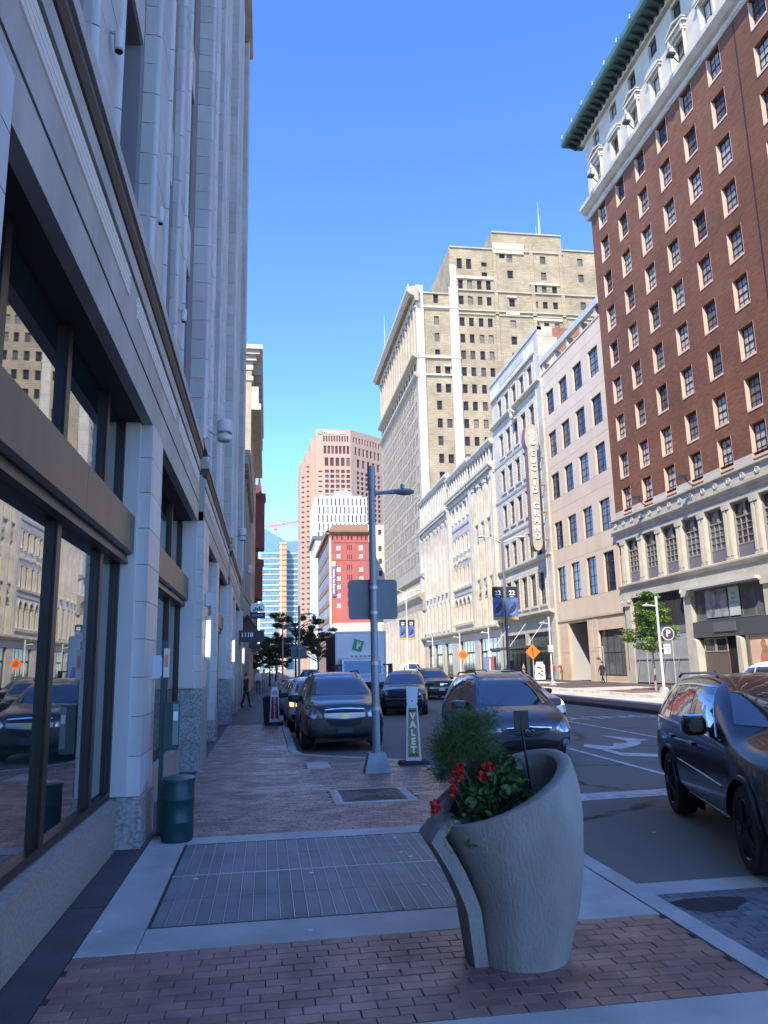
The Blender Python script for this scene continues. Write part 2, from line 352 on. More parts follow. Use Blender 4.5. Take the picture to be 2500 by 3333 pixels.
strip('crosswalk_bed', 3.14, 30, 3.2, 6.72, -0.126, greypaver)
me = MB().frustum(0, 0, -0.01, 0.0, 0.112, 0.055, 0.108, 0.051).mesh('paving_stone', greypaver, fix=False)
r_ = 0
for iy in range(19):
    for ix in range(7):
        x = 3.27 + ix*0.228 + (0.114 if iy % 2 else 0); y = 6.64 - iy*0.113
        if 3.2 < x < 4.9: ob('paving_stone', me, road, (x, y, -0.117 + random.uniform(-0.001, 0.001)))

# left sidewalk ----------------------------------------------------------------
outline = [(-1.57, -40), (2.92, -40), (2.92, 14.9), (2.72, 15.55), (2.1, 16.15), (1.1, 16.95), (0.62, 17.45), (0.5, 18.2), (0.5, 44.5), (0.9, 45.4), (2.6, 46.8), (2.92, 47.6), (2.92, 330), (-1.57, 330)]
mb = MB(); mb.prism(outline, -0.3, -0.014, 'z'); sidewalk = struct(mb.build('sidewalk', joint))
def brick_mesh(name, l, w, mat, t=0.014): return MB().frustum(0, 0, -t, -0.003, l/2, w/2, l/2, w/2).frustum(0, 0, -0.003, 0, l/2, w/2, l/2 - 0.004, w/2 - 0.004).mesh(name, mat, fix=False)
PL, PW = 0.2075, 0.1062
bm_ = brick_mesh('brick', PL - 0.0045, PW - 0.0045, paver)
n = 0
for iy in range(13):
    y = 5.85 - PW * (iy + 0.5)
    off = (0, 0.104, 0.03, 0.135)[iy % 4]
    x = -1.27 + off - PL
    while x < 2.92:
        a, b = max(x, -1.27), min(x + PL, 2.92)
        if b - a > 0.05:
            o = ob('brick', bm_, sidewalk, ((a + b)/2, y, random.uniform(-0.002, 0.0015)))
            o.scale = ((b - a)/PL, 1, 1); o.rotation_euler = (random.uniform(-0.006, 0.006), random.uniform(-0.005, 0.005), random.uniform(-0.006, 0.006)); n += 1
        x += PL
bb, bl = MB(), MB()
def xmax(y):
    pts = outline[1:8] + [(0.5, 44)]
    for (xa, ya), (xb, yb) in zip(pts, pts[1:]):
        if ya <= y <= yb and yb > ya: return xa + (xb - xa) * (y - ya) / (yb - ya)
    return 2.92
iy = 0
y = 9.47 + PW/2
while y < 27:
    off = (0, 0.104, 0.03, 0.135)[iy % 4]; x = -1.27 + off - PL; xm = xmax(y)
    while x < xm:
        a, b = max(x, -1.27), min(x + PL, xm); cx = (a + b)/2
        if b - a > 0.05 and not (0.95 < cx < 2.13 and 11.13 < y < 12.38) and not (0.77 < cx < 1.22 and 15.0 < y < 15.98):
            pale = (12.4 < y < 13.1 and -0.25 < cx < 0.98) or (14.5 < y < 14.9 and -0.35 < cx < 0.8) or (16.2 < y < 17.0 and -0.2 < cx < 0.45) or (18.6 < y < 19.6 and -0.1 < cx < 0.5)  # patches of sky and window reflection, painted as lighter bricks
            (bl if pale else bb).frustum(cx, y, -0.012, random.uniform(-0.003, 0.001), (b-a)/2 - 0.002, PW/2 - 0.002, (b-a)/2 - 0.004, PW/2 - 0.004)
        x += PL
    y += PW; iy += 1
# near concrete kerb strip and what lies behind the camera
mb = MB(); mb.box(-1.27, 2.92, 1.2, 4.455, -0.012, 0.002); mb.build('concrete_slab', concrete, sidewalk)
stuff(bb.build('bricks', paver, sidewalk, fix=False)); bl.build('reflection_bricks', paver_reflect, sidewalk, fix=False)['kind'] = 'stuff'
pav_far = MB_brick('far brick paving', (0.25, 0.15, 0.13), (0.19, 0.11, 0.10), (0.08, 0.07, 0.065), 0.21, 0.106, 0.006, dirt=0.25, nscale=0.5, rough=0.55)
mb = MB(); mb.box(-1.27, 0.5, 27.05, 330, -0.012, 0.0); mb.box(0.505, 2.92, 47.6, 330, -0.012, 0.0); mb.build('brick_paving', pav_far, sidewalk)
for k in range(16):
    mb = MB().box(-1.565, -1.275, -8 + k*3.0, -8 + k*3.0 + 2.985, -0.013, -0.001); mb.build('edge_slab', slate, sidewalk)
for (x0, x1, y0, y1) in ((-1.268, -0.865, 5.856, 9.465), (-0.86, 1.79, 5.856, 6.34), (-0.86, 1.79, 9.11, 9.465), (1.795, 2.918, 5.856, 9.465)):
    MB().frustum((x0+x1)/2, (y0+y1)/2, -0.012, 0.001, (x1-x0)/2, (y1-y0)/2, (x1-x0)/2 - 0.003, (y1-y0)/2 - 0.003).build('concrete_slab', concrete, sidewalk)
# grate
grate = struct(MB().box(-0.855, 1.785, 6.345, 9.105, -0.012, -0.006).build('pavement_grate', joint))
rows_ = ((6.37, 7.055), (7.065, 7.775), (7.825, 8.475), (8.485, 9.085))
bars = MB()
for (ya, yb) in rows_:
    me = MB().box(-0.0455, 0.0455, 0, yb - ya, -0.006, 0.0).mesh('grate_plate', grate_m, fix=False)
    for k in range(24):
        x = -0.79 + k*0.107
        ob('grate_plate', me, grate, (x, ya, random.uniform(-0.001, 0.001)))
    mb = MB()
    for k in range(23):
        x = -0.7365 + k*0.107; mb.box(x - 0.0042, x + 0.0042, ya, yb, -0.006, 0.0028)
    mb.build('grate_bars', alu, grate, fix=False)
MB().box(-0.845, 1.775, 7.787, 7.813, -0.006, 0.003).build('centre_bar', alu, grate)
mb = MB(); mb.box(-0.853, -0.843, 6.35, 9.1, -0.006, 0.002); mb.box(1.776, 1.784, 6.35, 9.1, -0.006, 0.002); mb.box(-0.843, 1.776, 6.347, 6.36, -0.006, 0.002); mb.box(-0.843, 1.776, 9.092, 9.102, -0.006, 0.002); mb.build('grate_frame', iron, grate)
# kerb
kerb = struct(MB().box(2.93, 3.1, -39.9, 14.8, -0.3, -0.02).build('kerb', joint))
y = -10.0
while y < 14.8:
    y2 = min(y + 1.55, 14.9); MB().frustum(3.02, (y + y2)/2, -0.2, 0.004, 0.1, (y2-y)/2 - 0.004, 0.088, (y2-y)/2 - 0.006).build('kerb_stone', concrete, kerb); y += 1.55
op = [Vector(p) for p in outline[2:8]] ; op2 = [Vector(p) for p in outline[8:12]]
for a, b in list(zip(op, op[1:])) + list(zip(op2, op2[1:])):
    d = (b - a); nrm = Vector((d.y, -d.x)).normalized() * 0.2
    mb = MB(); q = [a, a + nrm, b + nrm, b]; mb.rings([[(p.x, p.y, -0.2) for p in q], [(p.x, p.y, 0.003) for p in q]]); mb.build('kerb_stone', concrete, kerb)
for k in range(10):
    y = 18.2 + k*2.6; MB().frustum(0.6, y + 1.3, -0.2, 0.004, 0.1, 1.295, 0.088, 1.293).build('kerb_stone', concrete, kerb)
for k in range(40):
    y = 47.7 + k*3.0; MB().frustum(3.02, y + 1.5, -0.2, 0.004, 0.1, 1.495, 0.088, 1.493).build('kerb_stone', concrete, kerb)
# utility covers
cov = struct(MB().box(0.955, 2.125, 11.14, 12.37, -0.012, 0.002).build('utility_cover', concrete))
mb = MB(); mb.box(1.09, 1.99, 11.3, 12.3, 0.002, 0.008); mb.build('cover_frame', iron, cov)
mb = MB()
for k in range(4):
    i = 0.06 + k*0.1
    x0, x1, y0, y1 = 1.09 + i, 1.99 - i, 11.3 + i, 12.3 - i
    for a in ((x0, x0+.02, y0, y1), (x1-.02, x1, y0, y1), (x0+.02, x1-.02, y0, y0+.02), (x0+.02, x1-.02, y1-.02, y1)): mb.box(*a, 0.008, 0.013)
mb.build('cover_ribs', iron, cov)
MB().box(1.03, 1.06, 11.2, 12.34, 0.002, 0.006).build('cover_edge', alu, cov)
lid = struct(MB().frustum(0.995, 15.49, -0.012, 0.004, 0.22, 0.47, 0.215, 0.465).build('service_lid', concrete))
for i, (x, y) in enumerate(((-0.62, 7.66), (0.42, 7.62), (1.4, 8.85), (1.36, 8.2), (1.42, 8.0), (1.35, 7.0), (0.32, 6.05), (-1.2, 6.35), (-0.5, 10.5), (4.5, 9.0))):
    z = 0.003 if x < 3 else -0.128
    me = MB().rings([[(x + 0.03*math.cos(a*R(60))*random.uniform(.6, 1), y + 0.022*math.sin(a*R(60))*random.uniform(.6, 1), z + h) for a in range(6)] for h in (0, 0.004)])
    tag(me.build('litter_scrap', white_bit), 'tiny scrap of white paper or gum dropped on the ground', 'litter', 'white scraps on the ground')

# median, bus lane, far sidewalk --------------------------------------------------
med_b = MB_brick('median brick', (0.27, 0.13, 0.10), (0.2, 0.1, 0.085), (0.1, 0.08, 0.07), 0.21, 0.106, 0.006)
md = struct(MB().box(14.05, 15.6, -60, 320, -0.3, 0.02).build('median', M('median kerb', (0.12, 0.105, 0.1), 0.8, col2=(0.08, 0.07, 0.07), nscale=2)))
MB().box(14.25, 15.58, -60, 320, 0.021, 0.026).build('brick_strip', med_b, md)
strip('bus_lane', 15.6, 19.9, -60, 320, -0.125, concrete_lt)
for k in range(14): strip('lane_dash', 17.9, 18.05, 14 + k*4.5, 16.4 + k*4.5, -0.119, white_paint)
fs = struct(MB().box(19.9, 29.0, -60, 330, -0.3, 0.0).build('far_sidewalk', concrete_lt))
MB().box(25.6, 28.68, -20, 330, 0.001, 0.005).build('brick_paving', med_b, fs)
MB().box(20.6, 25.6, 52, 64, 0.001, 0.005).build('brick_paving', med_b, fs)
MB().box(20.3, 24.2, 41.5, 46.5, 0.001, 0.006).build('tree_bed', med_b, fs)
k_ = MB()
for k in range(60): k_.box(19.75, 19.9, -50 + k*4, -50 + k*4 + 3.98, -0.2, 0.012)
k_.build('far_kerb', concrete, fs)

# ---------------------------------------------------------------- left: grey terracotta office building
tc_ = M('grey terracotta', (0.56, 0.545, 0.51), 0.45, col2=(0.46, 0.445, 0.415), nscale=2.6, ndetail=11, stretch=(1, 1, 0.22), wpos=True, var=0.07, bump=0.06, bscale=20)
tc_up = M('upper terracotta', (0.50, 0.475, 0.435), 0.5, col2=(0.40, 0.38, 0.345), nscale=1.6, ndetail=11, stretch=(1, 1, 0.22), wpos=True, var=0.09, bump=0.06, bscale=20)
tc_pale = M('pale fluted band', (0.78, 0.76, 0.72), 0.5)
tc_joint = M('terracotta joint', (0.20, 0.20, 0.205), 0.9)
fascia_m = M('stone fascia', (0.45, 0.41, 0.35), 0.6, col2=(0.34, 0.31, 0.265), nscale=2.4, ndetail=11, stretch=(1, 1, 0.3), bump=0.08, bscale=25)
shade_roll = M('shaded roll moulding', (0.07, 0.058, 0.048), 0.6)  # dark brown is the cove's shading, put into the base colour
granite = M('speckled granite', (0.38, 0.37, 0.345), 0.5, col2=(0.20, 0.195, 0.185), nscale=26, ndetail=5, thr=(0.4, 0.62), var=0.06, wpos=True)
granite_br = M('tan granite plinth', (0.37, 0.325, 0.265), 0.55, col2=(0.26, 0.23, 0.19), nscale=34, ndetail=5, thr=(0.38, 0.64), var=0.05)
bronze = M('bronze spandrel', (0.12, 0.098, 0.078), 0.42, 0.5, col2=(0.085, 0.07, 0.057), nscale=2.2, ndetail=7, stretch=(1, 1, 0.15))
frame_dk = M('dark window frame', (0.022, 0.018, 0.017), 0.4, 0.3)
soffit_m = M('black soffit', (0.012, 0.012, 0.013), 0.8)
gl_shop = M_glass('storefront glass', (0.006, 0.012, 0.014), (0.012, 0.022, 0.024), 0.4, 0.012, 5.0, wave=0.04, wscale=0.8, spec=0.5)
gl_up = M_glass('upper dark glass', (0.01, 0.022, 0.026), (0.02, 0.035, 0.04), 0.5, 0.06, 1.35, spec=0.35)
GB = thing('office_building', 'tall pale grey terracotta office building with bronze framed storefront along the left sidewalk', 'building', (-1.57, 0, 0), R(90))
# local x = world y, local y = inward, negative = towards the street
END, HT = 41.0, 38.0
MB().box(-120, END, 0.62, 30, 0, HT).build('rear_wall', tc_up, GB)
wides = [(-23.0, -21.6), (-9.9, -8.5), (2.1, 3.5), (15.3, 16.7), (27.5, 28.9), (39.6, 41.0)]
bays = [(3.5, 15.3), (16.7, 27.5), (28.9, 39.6)]
narrows = [(9.05, 9.95), (21.35, 22.25), (33.45, 34.35)]
blk = {}
def block(x0, x1, y0, z0, z1, mat=tc_, name='stone_block', lim=[0]):
    w = x1 - x0; h = z1 - z0; k = (round(w, 3), round(h, 3), mat.name)
    if k not in blk:
        g = 0.004; blk[k] = MB().frustum(w/2, 0, 0, 0.001, w/2, .01, w/2, .01).v and MB().box(g, w - g, 0, 0.12, g, h - g).mesh(name, mat, fix=False)
    return ob(name, blk[k], GB, (x0, y0, z0))
pil = MB(); nblocks = 0
def lower_pillar(a, b, yf, base, inner):
    """stacked stone blocks on a granite foot"""
    global nblocks
    pil.box(a + 0.012, b - 0.012, yf + 0.012, 0.5, 0, 4.74)
    z = 0; hs = (base/3,)*3 if base > 1 else (base,)
    for h in hs:
        mb = MB().box(a - .02, b + .02, yf - 0.03, 0.49, z + 0.003, z + h - 0.004); mb.build('granite_block', granite, GB); z += h
    hh = (4.74 - base) / 10
    k = (round(b-a, 2), round(hh, 3), 'P', yf)
    if k not in blk: blk[k] = MB().frustum(0, 0, 0, .001, .1, .1, .1, .1).v and MB().box(0.0, b - a, 0, 0.49 - yf, 0.004, hh - 0.004).mesh('stone_block', tc_, fix=False)
    for i in range(10):
        ob('stone_block', blk[k], GB, (a, yf, z + i*hh)); nblocks += 1
    # recessed inner jamb strip on both sides
    for (p, q) in ((a - 0.1, a), (b, b + 0.1)):
        MB().box(p, q, yf + 0.13, 0.48, base + 0.02, 4.73).build('jamb_strip', tc_, GB)
for a, b in wides: lower_pillar(a, b, -0.33, 1.5, 0)
for a, b in narrows: lower_pillar(a, b, -0.22, 0.53, 0)
pil.build('pillar_cores', tc_joint, GB)['kind'] = 'stuff'
# storefront bays
for bi, (A, B_) in enumerate(bays):
    na, nb = narrows[bi]
    for (a, b) in ((A + 0.1, na - 0.1), (nb + 0.1, B_ - 0.1)):
        L_ = b - a
        # plinth slabs
        ns = max(2, round(L_ / 1.7))
        for k in range(ns):
            MB().box(a + L_*k/ns + 0.003, a + L_*(k+1)/ns - 0.003, 0, 0.5, 0, 0.47).build('plinth_slab', granite_br, GB)
        MB().prism([(-0.03, 0.47), (0.5, 0.47), (0.5, 0.55), (0.06, 0.53), (-0.03, 0.5)], a, b, 'x').build('sill_ledge', granite_br, GB)
        # lower window row
        ms = [a, a + L_*0.36, a + L_*0.68, b] if L_ > 3 else [a, a + L_*0.5, b]
        if bi == 0 and a < 5: ms = [a, 4.75, 6.36, 7.98, b]
        for (z0, z1, nm) in ((0.55, 3.14, 'storefront_window'), (3.62, 5.1, 'transom_window')):
            for p, q in zip(ms, ms[1:]):
                w, h = q - p, z1 - z0
                mb = MB(); e = 0.06
                mb.box(0, e, -0.02, 0.08, 0, h); mb.box(w - e, w, -0.02, 0.08, 0, h); mb.box(e, w - e, -0.02, 0.08, 0, e); mb.box(e, w - e, -0.02, 0.08, h - e*1.6, h)
                mb.box(e, e + 0.02, 0.0, 0.07, e, h - e*1.6); mb.box(w - e - 0.02, w - e, 0.0, 0.07, e, h - e*1.6)
                f = mb.build(nm, frame_dk, GB, loc=(p, 0.09, z0))
                MB().box(e, w - e, 0.03, 0.045, e, h - e).build('pane', gl_shop, f)
        # bronze spandrel, in two panels
        mid = a + L_*0.56
        for (p, q) in ((a, mid - 0.004), (mid + 0.004, b)):
            MB().prism([(-0.07, 3.17), (-0.07, 3.585), (-0.03, 3.61), (0.3, 3.61), (0.3, 3.145), (-0.03, 3.145)], p, q, 'x').build('bronze_panel', bronze, GB)
        MB().prism([(-0.02, 3.05), (0.0, 3.14), (0.2, 3.14), (0.2, 3.05)], a, b, 'x').build('bronze_lip', bronze, GB)
        MB().box(a, b, 0.42, 0.6, 0, 5.2).build('back_panel', soffit_m, GB)
    # fascia above the bay
    MB().box(A, B_, -0.19, 0.6, 4.745, 5.2).build('lintel_core', soffit_m, GB)
    mb = MB()
    mb.prism([(-0.215, 4.72), (-0.215, 5.085), (-0.18, 5.085), (-0.18, 5.125), (-0.215, 5.125), (-0.215, 5.72), (-0.19, 5.72), (-0.19, 5.745), (-0.235, 5.745), (-0.235, 5.93), (-0.15, 5.98), (-0.15, 6.02), (0.55, 6.02), (0.55, 5.2), (-0.1, 5.2), (-0.1, 4.72)], A, B_, 'x')
    mb.build('fascia', fascia_m, GB)
    MB().box(A, B_, -0.1, 0.5, 4.715, 4.742).build('soffit', soffit_m, GB)
    MB().prism([(-0.152, 5.985), (-0.235, 6.0), (-0.27, 6.06), (-0.27, 6.11), (-0.235, 6.16), (0.5, 6.16), (0.5, 6.02), (-0.152, 6.02)], A, B_, 'x').build('roll_moulding', shade_roll, GB)
    MB().prism([(-0.29, 6.165), (-0.29, 6.31), (-0.1, 6.42), (0.5, 6.42), (0.5, 6.162), (-0.2, 6.162)], A, B_, 'x').build('cap_moulding', fascia_m, GB)
    # fluted bands, four reeds each, in runs
    L_ = B_ - A; segs = 3
    for k in range(segs):
        p, q = A + 0.25 + L_*k/segs, A + L_*(k+1)/segs - 0.25
        mb = MB()
        for r in range(4):
            zc = 5.46 + r*0.062
            mb.prism([(-0.21, zc - 0.028), (-0.228, zc - 0.022), (-0.238, zc), (-0.228, zc + 0.022), (-0.21, zc + 0.028)], p, q, 'x')
        mb.build('fluted_band', tc_pale, GB)
# upper wall: piers, ribs, windows between
upper = MB(); ops = []; piers = []
for (A, B_) in bays + [(-8.5, 2.1), (-21.6, -9.9)]:
    L_ = B_ - A; pitch = L_ / 4
    for k in range(4):
        c = A + pitch*(k + 0.5)
        for fl in range(8):
            z0 = 6.5 + fl*3.95
            ops.append((c - 0.62, c + 0.62, z0, z0 + 2.95))
        if k < 3:
            e = A + pitch*(k + 1); piers.append((e - (0.62 if k == 1 else 0.55), e + (0.62 if k == 1 else 0.55), -0.13 if k == 1 else -0.06))
wall_grid(upper, -22, END, 6.42, HT, ops, 0.02, 0.35)
upper.build('upper_wall', tc_joint, GB, fix=False)
for (a, b, c, d) in ops:
    if a > -9 and d < HT:
        near = (a > 2 and c < 16)
        if near:
            f = ob('window', win_frame(b - a, d - c, 2, 2, frame_dk, 0.05, 0.09), GB, (a, 0.24, c)); ob('pane', pane_mesh(b - a, d - c, gl_up), f)
        else: win1(GB, a, c, b - a, d - c, 0.24, 2, 2, frame_dk, gl_up)
piers += [(a, b, -0.27) for a, b in wides if a > -20]
ub = MB(); nb_ = 0; cand = []
for (a, b, yf) in piers:
    upper.v and None
    z = 6.44; i = 0
    while z < HT - 0.4:
        h = 0.425; w = b - a
        cand.append((abs(a - 8) + z, a, b, yf, z, h)); z += h; i += 1
# wall between windows (spandrel courses)
for (a, b, c, d) in ops:
    for s in range(2):
        if d + 0.5*s + 0.5 < HT: cand.append((abs(a - 8) + d + 4, a - 0.005, b + 0.005, -0.005, d + 0.02 + 0.49*s, 0.48))
cand.sort(key=lambda t: t[0])
n_obj = 0
for (_, a, b, yf, z, h) in cand:
    if a < 2: 
        ub.box(a, b, yf, 0.02, z + 0.004, z + h - 0.004); continue
    if n_obj < 235:
        k = (round(b - a, 2), round(h, 2), round(yf, 2), 'U')
        if k not in blk: blk[k] = MB().box(0, b - a, 0, 0.02 - yf, 0.005, h - 0.005).mesh('stone_block', tc_up, fix=False)
        ob('stone_block', blk[k], GB, (a, yf + random.uniform(-0.004, 0.004), z)); n_obj += 1
    else: ub.box(a, b, yf + random.uniform(-0.004, 0.004), 0.019, z + 0.005, z + h - 0.005)
stuff(ub.build('stone_courses', tc_up, GB, fix=False))
mb = MB()
for (a, b, yf) in piers: mb.box(a + 0.012, b - 0.012, yf + 0.012, 0.02, 6.43, HT)
mb.build('pier_cores', tc_joint, GB, fix=False)['kind'] = 'stuff'
# rounded ribs on the pier edges
for (a, b, yf) in piers:
    for e in (a + 0.045, b - 0.045):
        mb = MB(); pr = [(e + 0.04*math.cos(t), yf - 0.012 - 0.045*math.sin(t)) for t in [R(22.5*q) for q in range(9)]] + [(e - 0.04, yf + 0.05), (e + 0.04, yf + 0.05)]
        z = 6.43
        while z < HT: mb.prism(pr, z + 0.006, min(z + 0.85, HT) - 0.006, 'z'); z += 0.85
        mb.build('rib', tc_, GB, smooth=SM)
MB().prism([(-0.5, HT), (-0.5, HT + 0.5), (0.5, HT + 0.9), (0.5, HT)], -22, END, 'x').build('parapet', tc_up, GB)

# ---------------------------------------------------------------- left: next buildings
beige_st = M('beige limestone', (0.42, 0.37, 0.29), 0.7, col2=(0.34, 0.29, 0.23), nscale=0.8, ndetail=8, bump=0.1, bscale=15)
cream_br = MB_brick('cream brick', (0.56, 0.47, 0.33), (0.50, 0.42, 0.30), (0.42, 0.37, 0.28), 0.22, 0.075, 0.008, nscale=0.3)
cream_st = M('cream stone', (0.66, 0.61, 0.49), 0.7, col2=(0.58, 0.53, 0.42), nscale=0.9, ndetail=7)
gl_far = M_glass('far window glass', (0.02, 0.024, 0.032), (0.16, 0.16, 0.16), 0.3, 0.04, 1.6)
OB = thing('ornate_building', 'low ornate beige stone building beyond the grey office block on the left', 'building', (-1.57, 41.05, 0), R(90))
ops = []
for k in range(5):
    for fl in range(2): ops.append((0.9 + k*3.55, 3.1 + k*3.55, 5.6 + fl*3.9, 8.2 + fl*3.9))
    ops.append((0.7 + k*3.55, 3.3 + k*3.55, 0.6, 3.6))
mb = MB(); wall_grid(mb, 0, 18.1, 0, 13.6, ops, 0, 0.35); mb.build('front_wall', beige_st, OB, fix=False); MB().box(-0.03, 0.3, 0.01, 0.4, 0, 13.6).build('corner_pier', beige_st, OB)
MB().box(0, 18.1, 0.36, 20, 0, 13.6).build('rear_wall', beige_st, OB)
for (a, b, c, d) in ops: win1(OB, a, c, b - a, d - c, 0.25, 2, 2, frame_dk, gl_far)
mb = MB()
for k in range(6): mb.box(0.1 + k*3.55 - 0.3 if k else 0.0, 0.1 + k*3.55 + 0.3 if k < 5 else 18.1, -0.3, 0, 0, 13)
mb.build('pilasters', beige_st, OB)
for z, pj in ((4.3, 0.45), (13.0, 0.6)):
    MB().prism([(-pj, z + 0.3), (-pj, z + 0.5), (0.3, z + 0.6), (0.3, z), (-0.15, z)], 0, 18.1, 'x').build('cornice', beige_st, OB)
mb = MB()
for k in range(30): mb.box(0.1 + k*0.6, 0.4 + k*0.6, -0.5, -0.1, 12.75, 13.2)
mb.build('dentils', beige_st, OB)['kind'] = 'stuff'
CB = thing('corniced_building', 'cream brick building with white cornice catching sun above the left roofs', 'building', (-1.35, 59.2, 0), R(90))
MB().box(0, 24, 0.3, 26, 0, 25.3).build('side_wall', cream_br, CB)
ops = [(1.2 + k*3.1, 3.0 + k*3.1, 5 + fl*3.6, 7.4 + fl*3.6) for k in range(7) for fl in range(5)]
mb = MB(); wall_grid(mb, 0, 24, 0, 25.3, ops, 0, 0.3); mb.build('front_wall', beige_st, CB, fix=False); MB().box(-0.03, 0.3, 0.01, 0.4, 0, 25.3).build('corner_pier', cream_br, CB)
for (a, b, c, d) in ops: win1(CB, a, c, b - a, d - c, 0.2, 1, 2, frame_dk, gl_far)
mb = MB()   # cornice wraps the front and the lit near side
for (z0, z1, p) in ((24.4, 24.75, 0.12), (25.3, 26.0, 0.1), (26.0, 26.45, 0.35), (26.45, 26.8, 0.62), (26.8, 27.15, 0.85)): mb.box(-p, 24, -p, 26, z0, z1)
mb.build('cornice', cream_st, CB)
for k, (z0, z1) in enumerate(((22.0, 22.5), (22.5, 23.9))): MB().box(-0.02 - 0.3*(k == 1)*0, 23, -0.75 + 0.2*k, 0, z0, z1).build('balcony', cream_st, CB)
mb = MB()
for k in range(14): mb.box(0.4 + k*1.7, 0.9 + k*1.7, -0.75, 0, 25.1, 25.95)
mb.build('brackets', beige_st, CB)['kind'] = 'stuff'
redst = M('red sandstone', (0.20, 0.06, 0.05), 0.8, col2=(0.15, 0.05, 0.04), nscale=0.8, ndetail=7)
RB = thing('red_building', 'dark red stone building with a jutting bay far down the left side', 'building', (-1.5, 95, 0), R(90))
MB().box(0, 34, 0.3, 20, 0, 24).build('side_wall', redst, RB)
ops = [(1.2 + k*3.3, 3.0 + k*3.3, 4.5 + fl*3.6, 7.0 + fl*3.6) for k in range(10) for fl in range(5)]
mb = MB(); wall_grid(mb, 0, 34, 0, 24, ops, 0, 0.3); mb.build('front_wall', redst, RB, fix=False); MB().box(-0.03, 0.3, 0.01, 0.4, 0, 24).build('corner_pier', redst, RB)
for (a, b, c, d) in ops: win1(RB, a, c, b - a, d - c, 0.2, 1, 2, frame_dk, gl_far)
for z, h, w in ((20.0, 6.5, 1.1), (12.5, 4.5, 0.9)):
    mb = MB(); mb.prism([(2, 0), (2.6, -w), (6.0, -w), (6.6, 0)], z - h/2, z + h/2, 'z'); mb.prism([(1.8, 0), (2.5, -w - .15), (6.1, -w - .15), (6.8, 0)], z + h/2, z + h/2 + 0.5, 'z'); mb.build('oriel', redst, RB)
MB().prism([(-0.7, 23.6), (-0.7, 24.2), (0.3, 24.4), (0.3, 23.2), (-0.2, 23.2)], 0, 34, 'x').build('cornice', redst, RB)
for k, (z, r) in enumerate(((25.2, 0.25), (25.0, 0.2))): MB().lathe([(r, 23.9), (r*.6, z), (0.02, z + 0.9)], 1.5 + k*5, -0.4, 8).build('finial', redst, RB)
GLB = thing('plain_building', 'plain pale building far along the left side of the street', 'building', (-2.2, 132, 0), R(90))
MB().box(0, 60, 0.3, 25, 0, 14).build('side_wall', beige_st, GLB)
ops = [(1.5 + k*4, 3.8 + k*4, 0.6 + fl*4, 3.4 + fl*4) for k in range(14) for fl in range(3)]
mb = MB(); wall_grid(mb, 0, 60, 0, 14, ops, 0, 0.3); mb.build('front_wall', beige_st, GLB, fix=False)
for (a, b, c, d) in ops: win1(GLB, a, c, b - a, d - c, 0.2, 1, 1, frame_dk, gl_far)
# ---------------------------------------------------------------- right: brown brick hotel block   (local x = Y0 - world y)
br_brown = MB_brick('brown brick', (0.225, 0.093, 0.050), (0.14, 0.056, 0.031), (0.16, 0.083, 0.054), 0.42, 0.11, 0.02, nscale=0.16, dirt=0.28)
white_tc = M('cream white terracotta', (0.53, 0.495, 0.405), 0.55, col2=(0.42, 0.385, 0.31), nscale=0.7, ndetail=9, bump=0.08, bscale=12)
white_tc2 = M('weathered terracotta', (0.52, 0.48, 0.39), 0.6, col2=(0.38, 0.345, 0.28), nscale=0.9, ndetail=9, bump=0.1, bscale=10)
jamb_m = M('salmon window jamb', (0.62, 0.42, 0.32), 0.7)
copper = M('green copper', (0.055, 0.13, 0.115), 0.6, col2=(0.035, 0.085, 0.08), nscale=1.5)
sash_m = M('dark sash', (0.03, 0.026, 0.026), 0.5)
gl_hotel = M_glass('hotel glass', (0.06, 0.06, 0.062), (0.40, 0.38, 0.34), 0.72, 0.06, 1.4)
gl_base = M_glass('base glass', (0.05, 0.055, 0.065), (0.13, 0.14, 0.16), 0.5, 0.04, 1.5)
Y0 = 59.4
HB = thing('brick_hotel', 'tall brown brick tower with white top storeys and green copper cornice on the right', 'building', (28.7, Y0, 0), R(-90))
LX = 46.0
MB().box(0, LX, 0.42, 30, 0, 50.2).build('side_wall', br_brown, HB)
cols = [Y0 - 57.9 + 3.44*k for k in range(6)] + [Y0 - 36.1 + 3.44*k for k in range(6)]
rows_z = [13.55, 16.42, 19.66, 22.9, 26.12, 29.34, 32.52, 35.77, 38.95]
ops = [(c, c + 1.5, z, z + 1.98) for c in cols for z in rows_z]
mb = MB(); wall_grid(mb, 0, LX, 13.78, 41.25, [(a, b, max(c, 13.78) if c > 13.6 else 13.78, d) for a, b, c, d in ops], 0, 0.38); mb.build('brick_wall', br_brown, HB, fix=False)
MB().box(21.72, 21.84, -0.012, 0.0, 13.8, 40.95).build('wall_joint', M('dark wall joint', (0.03, 0.014, 0.01), 0.9), HB)
jm = MB(); jm.box(0.0, 0.03, -0.02, 0.30, 0, 1.98); jm.box(1.47, 1.5, -0.005, 0.30, 0, 1.98); jm.box(0.03, 1.47, -0.04, 0.30, -0.11, 0.03)
jm = jm.mesh('surround', jamb_m, fix=False)
cur = None
for (a, b, c, d) in ops:
    f = win(HB, a + 0.03, c + 0.03, 1.44, 1.93, 0.26, 3, 4, sash_m, gl_hotel, meet=True, bar=0.035)
    ob('surround', jm, f, (-0.03, -0.26, -0.03))
